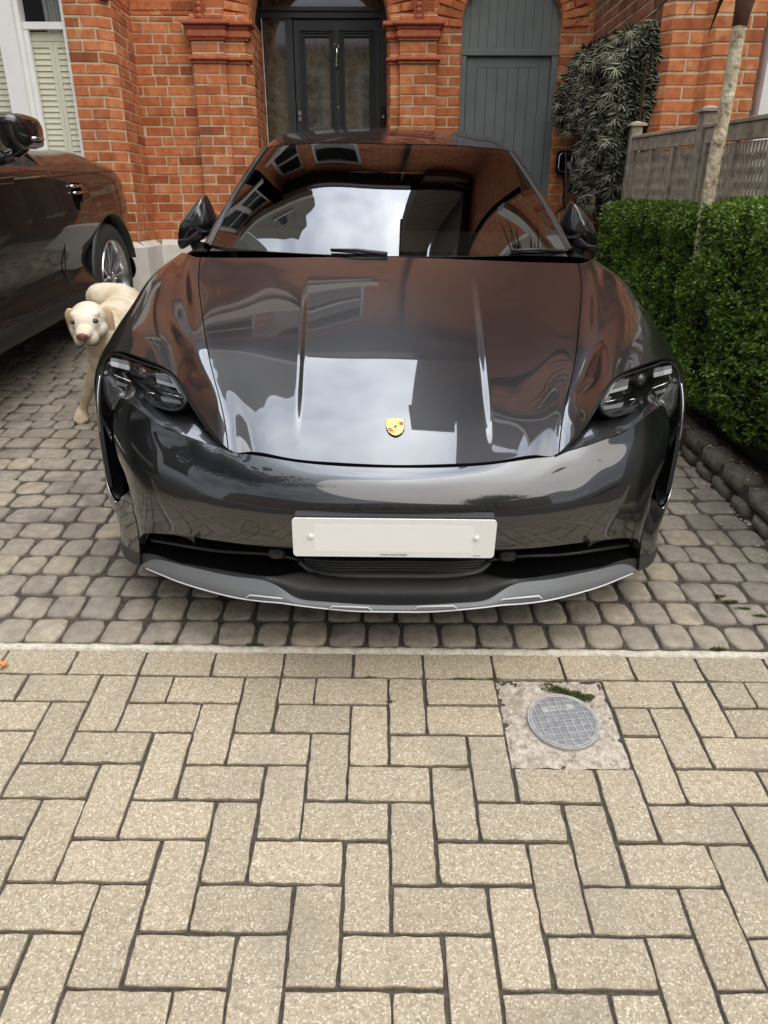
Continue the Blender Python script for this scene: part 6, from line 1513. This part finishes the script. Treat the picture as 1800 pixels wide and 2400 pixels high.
# dense dark interior behind the leaves, kept inside the outline
for _ in range(420):
    while True:
        px, py = r3.uniform(1315, 1535), r3.uniform(70, 478)
        if inpoly(px, py, poly) and inpoly(px - 14, py, poly) and inpoly(px + 10, py - 12, poly): break
    p = np.array(wX(px, py, 1.79)); p[1] = min(max(p[1], 5.45), 6.97)
    ax = rv(); s1 = np.cross(ax, [0, 0, 1]); s1 /= np.linalg.norm(s1); s2 = np.cross(s1, ax)
    for q in range(5):
        a = 1.256 * q; d = s1 * math.cos(a) + s2 * math.sin(a); leaf4(sb, p, d, ax, .08, .035)
sb.out('inner_foliage', M['vine_leaf'], vine, vo_)

# ---- car charger on the wall
chg = empty('car_charger', tuple(wY(1322, 382, HY - .06))); co = np.array(wY(1322, 382, HY - .06))
tag(chg, 'black wall mounted car charging unit with a looped cable, beside the side gate', 'charger')
m_ = HB(); w_, h_ = .078, .098
def rsq(cx, cz, w, h, rr, n=6): return [(cx + x, cz + z) for x, z in rrect(w, h, rr, n)]
m_.poly_prism([(x, HY - .085, z) for x, z in rsq(co[0], co[2], w_, h_, .04)][::-1], (0, .085, 0)); fixn(m_.out('housing', M['black_gloss'], chg, co))
m_ = HB(); pts = [(x, HY - .09, z) for x, z in rsq(co[0] + .004, co[2] + .002, .056, .072, .03)]; m_.tube(pts + [pts[0]], .006, 8, cap=False); m_.out('light_ring', M['chrome'], chg, co, smooth=True)
m_ = HB(); m_.tube([(co[0] + .03, HY - .09, co[2] - .01), (co[0] + .055, HY - .17, co[2] - .05), (co[0] + .045, HY - .2, co[2] - .12)], [.026, .028, .02], 14); m_.out('plug', mat('grey_plug', (.35, .37, .4), .35), chg, co, smooth=True)
q1 = np.array(wY(1336, 441, HY - .10)); m_ = HB(); m_.tube([q1 + np.array([0, 0, .035]), q1 + np.array([0, 0, .02]), q1, q1 - np.array([0, 0, .02]), q1 - np.array([0, 0, .035])], [.008, .03, .036, .03, .008], 16); m_.out('cable_clip', M['black_plastic'], chg, co, smooth=True)
M['cable'] = mat('dark_red_cable', (.06, .012, .010), .4)
m_ = HB(); pts = [np.array([co[0] - .01, HY - .05, co[2] - .10]), np.array(wY(1323, 440, HY - .04)), np.array(wY(1320, 465, HY - .05)), np.array(wY(1326, 492, HY - .06)), np.array(wY(1340, 540, HY - .08)), np.array(wY(1345, 600, HY - .1))]; m_.tube(list(curve(pts, 30)), .010, 8)
pts = [np.array(wY(1300, 503, 6.7)), np.array(wY(1316, 488, 6.75)), np.array(wY(1332, 480, 6.8)), np.array(wY(1345, 479, 6.85)), np.array(wY(1362, 500, 6.85)), np.array(wY(1366, 560, 6.85))]; m_.tube(list(curve(pts, 24)), .009, 8)
pts = [np.array(wY(1300, 503, 6.7)), np.array([1.2, 6.5, .9]), np.array([1.05, 6.25, .95])]; m_.tube(list(curve(pts, 14)), .009, 8)
m_.out('cable', M['cable'], chg, co, smooth=True)
# ------------------------------------------------------------------ dark SUV on the left, nose to the house
SXp = -1.92
def sp(px, py, X=SXp): return wX(px, py, X)
M['suv_paint'] = paint_mat('black_brown_paint', (0.006, 0.005, 0.0055), rough=.4, metal=.2, coat_ior=1.5)
# frame: origin on the drive beside the front wheel
SYH = 5.60
so = np.array([SXp, SYH, zg(SXp, SYH)])
SM = Matrix.Identity(4)
for i in range(3):
    for j in range(3): SM[i][j] = RC[i][j]
    SM[i][3] = so[i]
suv = empty('family_suv', mat=SM)
tag(suv, 'near black tall SUV parked at the left with its nose to the house', 'car')
def tl(P): return (np.asarray(P, float) - so) @ RC       # world -> SUV frame
def sl(px, py, dx=0.0): 
    p = tl(sp(px, py)); return np.array([dx, p[1], p[2]])
# side section table: stations along Y (SUV frame, + towards the house), each a list of (x, z) from sill to bonnet/beltline
hubz = .395
def sect(Y):
    nose = max(0, (Y - .25) / .62)
    inn = -.26 * nose ** 2.2
    belt = np.interp(Y, [-4.2, -1.2, -.75, 0, .5, .85], [1.20, 1.165, 1.15, 1.13, 1.09, .98])
    top = np.interp(Y, [-4.2, -1.2, -.75, 0, .5, .85], [1.24, 1.23, 1.235, 1.215, 1.14, 1.0])
    return [(inn - .10, .30), (inn - .012, .335), (inn + .012, .45), (inn - .035, .56), (inn - .012, .72), (inn + .006, .92), (inn - .008, 1.02), (inn - .022, belt - .03), (inn - .05, belt + .012), (inn - .14, top), (inn - .35, top + .035), (-1.0, top + .05)]
Ys = np.array([-3.9, -3.2, -2.4, -1.8, -1.2, -.9, -.6, -.3, 0, .3, .5, .68, .80])
G = np.array([[(x, Y, z) for x, z in sect(Y)] for Y in Ys])
# the beltline behind the mirror stays a shoulder, the bonnet only exists ahead of the windscreen
S2 = Surf(G, mirror=False)
U_ = np.linspace(0, S2.tu[-1], 110); V_ = np.linspace(0, S2.tv[-1], 260); P = S2.ev(U_, V_)
def cutc(P, cy, cz, r, tol):
    d = np.hypot(P[..., 1] - cy, P[..., 2] - cz); lo = P[..., 2] < 1.0
    near = (np.abs(d - r) < tol) & lo; s_ = r / np.maximum(d, 1e-6); P = P.copy()
    P[..., 1] = np.where(near, cy + (P[..., 1] - cy) * s_, P[..., 1]); P[..., 2] = np.where(near, cz + (P[..., 2] - cz) * s_, P[..., 2])
    C_ = (P[:-1, :-1] + P[1:, :-1] + P[:-1, 1:] + P[1:, 1:]) / 4
    return P, ~((np.hypot(C_[..., 1] - cy, C_[..., 2] - cz) < r) & (C_[..., 2] < 1.0))
P, k1 = cutc(P, 0, hubz, .455, .016); P, k2 = cutc(P, -2.92, hubz, .455, .016); keep = k1 & k2
fs_tab = {'body': [], 'front_door': [], 'rear_door': [], 'bonnet': []}
# panel seams, in Y for the doors
b = P.shape[1]
dseam = -.84; 
for i in range(P.shape[0] - 1):
    for j in range(b - 1):
        if not keep[i, j]: continue
        y = (P[i, j, 1] + P[i + 1, j, 1]) / 2; z = (P[i, j, 2] + P[i, j + 1, 2]) / 2; x = P[i, j, 0]
        f = (i * b + j, i * b + j + 1, (i + 1) * b + j + 1, (i + 1) * b + j)
        if y < -.86 + .10 * max(0, z - .9) and z > 1.2 and x < -.12 and y < -.95: continue        # no bonnet over the cabin
        if z > .47 and z < 1.165 and -1.86 < y < dseam: fs_tab['front_door'].append(f)
        elif z > .47 and z < 1.165 and -2.75 < y <= -1.87 and np.hypot(y + 2.92, z - hubz) > .5: fs_tab['rear_door'].append(f)
        elif z > 1.125 and y > -.80: fs_tab['bonnet'].append(f)
        else: fs_tab['body'].append(f)
for nm, fl in fs_tab.items():
    used = sorted({v for f in fl for v in f}); ix = {v: k for k, v in enumerate(used)}; Pv = P.reshape(-1, 3)
    mb = MB(); mb.add([Pv[v] for v in used], [tuple(ix[v] for v in f) for f in fl]); ob = mb.build(nm, M['suv_paint'], suv, smooth=True)
    if sum(p.normal.x * p.area for p in ob.data.polygons) < 0: ob.data.flip_normals()
def seam(pts, r=.004, name='seam'):
    mb = MB(); mb.tube([np.array(p, float) for p in pts], r, 6); return mb.build(name, M['seal'], suv, smooth=True)
def onS(Y, z):
    """point of the flank at height z"""
    s_ = sect(Y); zs_ = [q[1] for q in s_[1:9]]; xs_ = [q[0] for q in s_[1:9]]
    return np.array([float(np.interp(z, zs_, xs_)), Y, z])
seam([onS(-.84 + (.02 if z > .9 else 0) - .03 * max(0, .6 - z) * 3, z) + np.array([.001, 0, 0]) for z in np.linspace(.46, 1.15, 24)])
seam([onS(-1.865, z) for z in np.linspace(.46, 1.15, 24)])
seam([onS(Y, .455) + np.array([.001, 0, 0]) for Y in np.linspace(-2.6, -.86, 30)])
seam([onS(Y, 1.118 - .02 * max(0, Y) ** 1) + np.array([.002, 0, 0]) for Y in np.linspace(-.83, .55, 24)], .0035)
# lower cladding, sill step, deep recess in the doors
mb = MB(); mb.grid([[onS(Y, .335) + np.array([.004, 0, 0]), onS(Y, .37) + np.array([.028, 0, 0]), onS(Y, .42) + np.array([.030, 0, 0]), onS(Y, .452) + np.array([.006, 0, 0])] for Y in np.linspace(-2.42, -.50, 40)]); fixn(mb.build('sill', M['seal'], suv, smooth=True))
mb = MB(); mb.tube([onS(Y, 1.128) + np.array([.006, 0, 0]) for Y in np.linspace(-3.0, -.92, 20)], .0045, 8); mb.build('chrome_strip', M['chrome'], suv, smooth=True)
# arch lining, wheels
for cy in (0, -2.92):
    mb = MB(); P_ = []
    for t in np.linspace(.22, math.pi + .12, 40):
        P_.append([(-.0 + q, cy + r_ * math.cos(t), hubz + r_ * math.sin(t)) for q, r_ in ((-.012, .470), (.008, .462), (.006, .448), (-.10, .445), (-.5, .43))])
    mb.grid(P_); fixn(mb.build('wheel_arch', M['trim_dark'], suv, smooth=True))
    wheel(suv, -.155, cy, hubz, .395, .275, .272, 1)
    wheel(suv, -1.79, cy, hubz, .395, .275, .272, -1)
mb = MB(); mb.box(-1.85, -.30, -3.8, .6, .30, .9); mb.build('chassis', M['void'], suv)
# front end, far flank, tail
def mirX(P): Q = P.copy(); Q[..., 0] = -1.95 - Q[..., 0]; return Q
P2 = mirX(P); mb = MB(); mb.add(P2.reshape(-1, 3), [f for fl in fs_tab.values() for f in fl]); fixn(mb.build('far_side', M['suv_paint'], suv, smooth=True))
fr_ = S2.ev(U_, np.array([S2.tv[-1]]))[0]; fr2 = mirX(fr_)
mb = MB(); mb.grid([fr_, (fr_ + fr2) / 2 + np.array([0, .06, 0]), fr2]); fixn(mb.build('grille_front', M['suv_paint'], suv, smooth=True))
mb = MB(); mb.box(-1.9, -.05, -4.0, -3.9, .4, 1.2); mb.build('tailgate', M['suv_paint'], suv)
# front lamp
mb = MB(); mb.bbox((-.34, .76, .88), [(.12, 0, 0), (0, .03, 0), (0, 0, .06)], b=.02); mb.build('headlight', M['lensball'], suv, smooth=True, auto=40)
# cabin: pillars, glass and roof
gh = []
for Y, zr in ((-.86, 1.17), (-1.30, 1.46), (-1.72, 1.68), (-2.3, 1.745), (-3.2, 1.72), (-3.8, 1.60)):
    gh.append((Y, zr))
mb = MB(); mb.grid([[(-.05 + .0, Y, 1.165), (-.09 - .22 * max(0, zr - 1.2) / .5, Y, zr)] for Y, zr in gh]); fixn(mb.build('side_window', M['window_glass'], suv))
mb = MB(); rr = [np.array([-.08 - .22 * max(0, zr - 1.2) / .5, Y, zr]) for Y, zr in gh]; mb.tube(list(curve(rr, 40)), .028, 10); mb.build('roof_pillar', M['suv_paint'], suv, smooth=True)
mb = MB(); mb.grid([[(-.33, Y, zr + .01), (-1.0, Y, zr + .05), (-1.62, Y, zr + .01)] for Y, zr in gh[2:]]); fixn(mb.build('roof', M['suv_paint'], suv, smooth=True))
mb = MB(); mb.grid([[(-.12, -.86, 1.19), (-1.0, -.62, 1.24), (-1.83, -.86, 1.19)], [(-.33, -1.72, 1.68), (-1.0, -1.6, 1.72), (-1.62, -1.72, 1.68)]]); fixn(mb.build('windscreen', M['window_glass'], suv, smooth=True))
mb = MB(); mb.bbox((-.03, -1.83, 1.42), [(.012, 0, 0.0), (0, .02, 0), (-.05, 0, .27)], b=.004); mb.build('door_pillar', M['black_gloss'], suv)
# door mirror
def sm(px, py, X): return tl(wX(px, py, X))
mo_ = [(22, 266), (40, 265), (62, 270), (80, 281), (89, 296), (93, 320), (94, 342), (86, 349), (62, 350), (42, 346), (32, 325), (24, 300), (18, 278)]
pts = curve(np.array([sm(a, b_, SXp + .20) for a, b_ in mo_ + mo_[:1]]), 49)[:-1]; c = pts.mean(0)
mb = MB(); P_ = [c + (pts - c) * r_ + np.array([0, 0, 0]) * 0 + np.array([x_, 0, 0]) for r_, x_ in ((.05, .05), (.6, .045), (.9, .028), (1.0, 0), (1.0, -.04), (.9, -.07), (.5, -.085), (.05, -.09))]
mb.grid(P_, closed_u=True); smr = fixn(mb.build('door_mirror', M['suv_paint'], suv, smooth=True))
mb = MB(); a_, b2 = sm(76, 325, SXp + .29), sm(101, 325, SXp + .27); mb.tube([a_, (a_ + b2) / 2 + np.array([.008, 0, 0]), b2], .008, 8); mb.build('indicator', M['chrome'], smr, smooth=True)
mb = MB(); a_ = sm(60, 350, SXp + .17); mb.tube([a_ + np.array([0, 0, .02]), a_ + np.array([-.06, -.03, -.03]), a_ + np.array([-.2, -.04, -.06])], [.03, .032, .035], 12); mb.build('mirror_arm', M['black_gloss'], smr, smooth=True)
# wing vent with two bright blades; door handle
mb = MB(); vp = [onS(tl(sp(a, b_))[1], tl(sp(a, b_))[2]) + np.array([.004, 0, 0]) for a, b_ in ((164, 428), (184, 428), (190, 450), (188, 500), (180, 512), (172, 480))]
mb.add(vp, [tuple(range(6))]); ve = fixn(mb.build('wing_vent', M['void'], suv))
for (pa, pb_) in (((161, 437), (187, 435)), ((166, 453), (188, 450))):
    q1_, q2_ = [onS(tl(sp(*q_))[1], tl(sp(*q_))[2]) + np.array([.012, 0, 0]) for q_ in (pa, pb_)]
    mb = MB(); mb.tube([q1_, (q1_ + q2_) / 2 + np.array([.003, 0, 0]), q2_], .0085, 10); mb.build('vent_blade', M['chrome'], ve, smooth=True)
mb = MB(); q_ = tl(sp(10, 422)); mb.bbox(onS(q_[1] - .06, q_[2]) + np.array([.03, 0, 0]), [(.012, 0, 0), (0, .11, 0), (0, 0, .016)], b=.01); mb.build('door_handle', M['suv_paint'], suv, smooth=True, auto=40)

# ------------------------------------------------------------------ pale labrador looking round between the cars
dog = None
def limb(bm, pts, rad, n=14, steps=8, squash=None):
    """closed tapered tube as overlapping rounded segments, later fused by a voxel remesh"""
    pts = np.array(pts, float); q = np.linspace(0, 1, steps * (len(pts) - 1) + 1); t = np.linspace(0, 1, len(pts)); C = nspline(t, pts, q) if len(pts) > 2 else nspline(t, pts, q); Rr = np.interp(q, t, rad)
    mb_ = MB(); 
    d0 = C[0] - C[1]; d0 /= np.linalg.norm(d0); d1 = C[-1] - C[-2]; d1 /= np.linalg.norm(d1)
    CC = [C[0] + d0 * Rr[0] * .9, C[0] + d0 * Rr[0] * .6] + list(C) + [C[-1] + d1 * Rr[-1] * .6, C[-1] + d1 * Rr[-1] * .9]; RR = [Rr[0] * .3, Rr[0] * .8] + list(Rr) + [Rr[-1] * .8, Rr[-1] * .3]
    mb_.tube(CC, RR, n)
    o = bm.add(mb_.v, mb_.f)
W = lambda px, py, Y: np.array(wY(px, py, Y))
db = MB()
gp = W(188, 985, 3.665); gz0 = zg(gp[0], gp[1])
# trunk: chest low between the cars, back rising behind, turned away along the drive
limb(db, [W(243, 792, 3.50), W(262, 775, 3.66), W(282, 762, 3.85), W(292, 745, 4.05), W(285, 735, 4.22)], [.10, .125, .135, .13, .125], 20)
limb(db, [W(238, 700, 4.10), W(262, 712, 4.18), W(290, 725, 4.1)], [.085, .125, .13], 18)          # rump arched behind
limb(db, [W(216, 765, 3.42), W(232, 785, 3.47), W(247, 803, 3.52)], [.062, .070, .082], 18)       # neck
limb(db, [W(238, 832, 3.52), W(246, 858, 3.55)], [.070, .062], 16)                              # fore chest
# near fore leg, reaching forward
limb(db, [W(232, 852, 3.56), W(220, 885, 3.58), W(207, 917, 3.62), W(198, 948, 3.65), W(193, 968, 3.665)], [.050, .036, .027, .022, .027], 14)
limb(db, [W(193, 968, 3.665), W(190, 978, 3.645)], [.034, .036], 12)
for k, (x_, y_) in enumerate(((179, 985), (186, 990), (194, 990), (202, 984))):
    limb(db, [W(191, 972, 3.65), W(x_, y_ - 3, 3.63), W(x_ - 1, y_, 3.615)], [.020, .0165, .013], 10)
# other fore leg and hind legs, mostly hidden by the parked car
fx = lambda x, y, h: np.array([x, y, zg(x, y) + h])
limb(db, [fx(-1.30, 3.62, .30), fx(-1.30, 3.60, .17), fx(-1.31, 3.61, .04), fx(-1.31, 3.57, .025)], [.055, .036, .030, .032], 12)
for x_ in (-1.44, -1.27):
    limb(db, [fx(x_, 4.22, .42), fx(x_, 4.13, .30), fx(x_, 4.27, .19), fx(x_, 4.26, .05), fx(x_, 4.20, .028)], [.095, .065, .036, .028, .034], 12)
limb(db, [fx(-1.33, 4.34, .50), fx(-1.28, 4.50, .42), fx(-1.24, 4.62, .30)], [.04, .03, .014], 10)
# head: skull, brow, cheeks, muzzle
H0 = W(207, 745, 3.40)
hf = np.array([-.10, -.90, -.42]); hf = W(196, 772, 3.235) - W(210, 742, 3.40); hf /= np.linalg.norm(hf)
hr = np.array([1.0, 0, 0]) - hf * hf[0]; hr /= np.linalg.norm(hr); hu = np.cross(hr, hf); 
if hu[2] < 0: hu = -hu
HP = lambda a, f_, u_: H0 + hr * a + hf * f_ + hu * u_
def ell(bm, c, ra, rf_, ru, n=18):
    P_ = []
    for i in range(n + 1):
        th = math.pi * i / n; P_.append([c + hf * rf_ * math.cos(th) + hr * ra * math.sin(th) * math.cos(t) + hu * ru * math.sin(th) * math.sin(t) for t in np.linspace(0, 2 * math.pi, 25)[:-1]])
    bm.grid(P_, closed_u=True)
ell(db, HP(0, .00, .002), .080, .10, .070)
ell(db, HP(0, .055, -.005), .066, .07, .058)
for s in (-1, 1):
    ell(db, HP(s * .036, .052, .034), .030, .034, .020); ell(db, HP(s * .042, .035, -.040), .042, .06, .042)
    ell(db, HP(s * .025, .126, -.050), .030, .048, .034)
ell(db, HP(0, .125, -.018), .040, .086, .029); ell(db, HP(0, .135, -.030), .034, .052, .030); ell(db, HP(0, .105, -.062), .028, .062, .016)
me = bpy.data.meshes.new('labrador_dog'); me.from_pydata(db.v, [], db.f); me.validate()
do_ = bpy.data.objects.new('labrador_dog', me); col.objects.link(do_)
rm = do_.modifiers.new('r', 'REMESH'); rm.mode = 'VOXEL'; rm.voxel_size = .0062; sm_ = do_.modifiers.new('s', 'SMOOTH'); sm_.factor = .5; sm_.iterations = 7
dg = bpy.context.evaluated_depsgraph_get(); me2 = bpy.data.meshes.new_from_object(do_.evaluated_get(dg)); do_.modifiers.clear(); do_.data = me2
org = Vector((gp[0] + .2, gp[1] + .3, gz0)); me2.transform(Matrix.Translation(-org)); do_.location = org
me2.polygons.foreach_set('use_smooth', [True] * len(me2.polygons))
fur = noise_mat('cream_fur', [(0.30, (0.50, 0.37, 0.22)), (0.48, (0.66, 0.56, 0.41)), (0.66, (0.76, 0.70, 0.58))], scale=5, detail=5, rough=.95, bump=.8, bscale=170, bdist=.004)
me2.materials.clear(); me2.materials.append(fur)
tag(do_, 'cream labrador looking round between the parked cars, one front paw forward', 'dog')
ov = np.array(org)
def dpart(mb_, name, m_, smooth=True):
    mb_.v = [tuple(np.array(v) - ov) for v in mb_.v]; return mb_.build(name, m_, do_, smooth=smooth)
M['dog_nose'] = noise_mat('dog_nose', [(0.3, (0.11, 0.042, 0.036)), (0.7, (0.24, 0.11, 0.09))], scale=60, rough=.45, bump=.5, bscale=300, bdist=.001)
M['dog_eye'] = mat('dog_eye', (0.012, 0.008, 0.006), .25); M['dog_claw'] = mat('dog_claw', (0.30, 0.22, 0.16), .5); M['dog_lid'] = mat('dog_eyelid', (0.10, 0.06, 0.045), .7); M['dog_nostril'] = mat('dark_lip', (0.045, 0.028, 0.025), .6)
mb = MB(); ell(mb, HP(0, .198, -.020), .0255, .012, .0185); dpart(mb, 'nose', M['dog_nose'])
for s in (-1, 1):
    mb = MB(); ell(mb, HP(s * .009, .2075, -.023), .0042, .0025, .0045, 8); dpart(mb, 'nostril', M['dog_nostril'])
    mb = MB(); ell(mb, HP(s * .041, .091, .015), .0205, .011, .0115, 12); dpart(mb, 'eyelid', M['dog_lid'])
    mb = MB(); ell(mb, HP(s * .041, .0975, .0135), .0150, .0080, .0075, 12); dpart(mb, 'eye', M['dog_eye'])
    # hanging ear: thick folded flap
    P_ = []
    for t in np.linspace(0, 1, 10):
        w_ = .036 * (1 - .25 * t) * (1 if t < .8 else math.sqrt(max(0, 1 - ((t - .8) / .2) ** 2)) * .9 + .1)
        c_ = HP(s * (.064 + .026 * math.sin(min(1, t * 2.2) * 1.57) - .004 * t), -.01 - .012 * t, .042 - .150 * t ** 1.15 + .012 * math.sin(t * 3.1))
        P_.append([c_ + (hf * .55 - hr * s * .8) * w_ * .75 * math.cos(a) + (hr * s * .8 + hf * .55) * .0065 * math.sin(a) for a in np.linspace(0, 2 * math.pi, 17)[:-1]])
    mb = MB(); mb.grid(P_, closed_u=True); mb.add(P_[0], [tuple(range(16))]); mb.add(P_[-1], [tuple(range(16))]); e_ = dpart(mb, 'ear', noise_mat('ear_fur', [(0.3, (0.52, 0.36, 0.20)), (0.7, (0.74, 0.58, 0.38))], scale=8, rough=.95, bump=.6, bscale=160, bdist=.003)); fixn(e_)
mb = MB(); mb.tube([HP(-.046, .118, -.082), HP(-.034, .152, -.078), HP(-.014, .172, -.068), HP(0, .177, -.056), HP(.014, .172, -.068), HP(.034, .152, -.078), HP(.046, .118, -.082)], .0019, 8); dpart(mb, 'mouth', M['dog_nostril'])
mb = MB(); mb.tube([HP(0, .177, -.056), HP(0, .188, -.036)], .0018, 6); dpart(mb, 'lip_groove', M['dog_nostril'])
for k, (x_, y_) in enumerate(((178, 988), (185, 993), (193, 993), (202, 987))):
    mb = MB(); c_ = W(x_, y_, 3.607); mb.tube([c_, c_ + np.array([0, -.006, -.003])], [.0045, .002], 8); dpart(mb, 'claw', M['dog_claw'])

# short coat
mb = MB(); rf2 = random.Random(8); me_ = do_.data
me_.calc_loop_triangles(); areas = [p.area for p in me_.polygons]; tot = sum(areas)
V3 = [v.co.copy() for v in me_.vertices]
for p in me_.polygons:
    n_h = p.area / tot * 60000; n_h = int(n_h) + (1 if rf2.random() < n_h - int(n_h) else 0)
    if not n_h: continue
    vs_ = [V3[i] for i in p.vertices]; nn_ = p.normal; tdir = Vector((.15, .55, -.75)); tdir = tdir - nn_ * tdir.dot(nn_)
    for _ in range(n_h):
        a, b_ = rf2.random(), rf2.random(); 
        if a + b_ > 1: a, b_ = 1 - a, 1 - b_
        k_ = rf2.randrange(len(vs_) - 2); q_ = vs_[0] + (vs_[k_ + 1] - vs_[0]) * a + (vs_[k_ + 2] - vs_[0]) * b_
        qw = np.array(q_) + ov - H0; u_f = float(qw @ hf); u_r = abs(float(qw @ hr)); u_u = float(qw @ hu)
        if u_f > .165 and u_u > -.045: continue
        if u_f > .05 and u_r > .022 and u_r < .060 and abs(u_u - .015) < .013: continue
        hd_ = u_f > -.09 and u_r < .10
        d_ = (nn_ * (.16 if hd_ else .22) + tdir + Vector((rf2.gauss(0, .16), rf2.gauss(0, .16), rf2.gauss(0, .16)))).normalized(); s_ = d_.cross(nn_).normalized() * .0006; L_ = rf2.uniform(.003, .006) * (.8 if hd_ else 1.25)
        mb.add([q_ - s_, q_ + s_, q_ + d_ * L_], [(0, 1, 2)])
ct = mb.build('coat', fur, do_)

# ------------------------------------------------------------------ street trees behind the photographer, seen only as reflections
M['street_leaf'] = leaf_mat('street_tree_leaf', (0.020, 0.045, 0.010), (0.07, 0.12, 0.03), .5, .2)
def street_tree(x, y, h, rad, label, seed):
    t = empty('street_tree', (x, y, zr)); q = np.array([x, y, zr]); tag(t, label, 'tree', None)
    rr_ = random.Random(seed); tb = HB(); tb.tube([(x, y, zr), (x + .05, y, zr + h * .3), (x - .05, y, zr + h * .55)], [.2, .15, .1], 12)
    for k in range(7):
        a = k * .9; tb.tube([(x, y, zr + h * (.35 + .03 * k)), (x + rad * .35 * math.cos(a), y + rad * .35 * math.sin(a), zr + h * .6), (x + rad * .7 * math.cos(a), y + rad * .7 * math.sin(a), zr + h * .72)], [.08, .05, .02], 7)
    tb.out('trunk', M['twig'], t, q, smooth=True)
    lb = HB(); cl = [(rr_.gauss(0, .42) * rad, rr_.gauss(0, .42) * rad, rr_.gauss(.68, .13) * h) for _ in range(60)]
    for cx, cy, cz in cl:
        for _ in range(110):
            v = np.array([rr_.gauss(0, 1) for _ in range(3)]) * rad * .17; p = np.array([x + cx, y + cy, zr + cz]) + v
            d = np.array([rr_.gauss(0, 1), rr_.gauss(0, 1), rr_.gauss(-.3, .6)]); d /= np.linalg.norm(d); n_ = np.cross(d, [rr_.gauss(0, 1), rr_.gauss(0, 1), rr_.gauss(0, 1)]); n_ /= np.linalg.norm(n_); leaf4(lb, p, d, n_, .30, .19)
    lb.out('crown', M['street_leaf'], t, q)
street_tree(-5.6, 0.2, 9.2, 2.9, 'broad leafy street tree beside the drive, out of frame on the left', 3)
street_tree(7.5, -9.5, 7.5, 2.6, 'leafy street tree across the road, towards the right', 4)
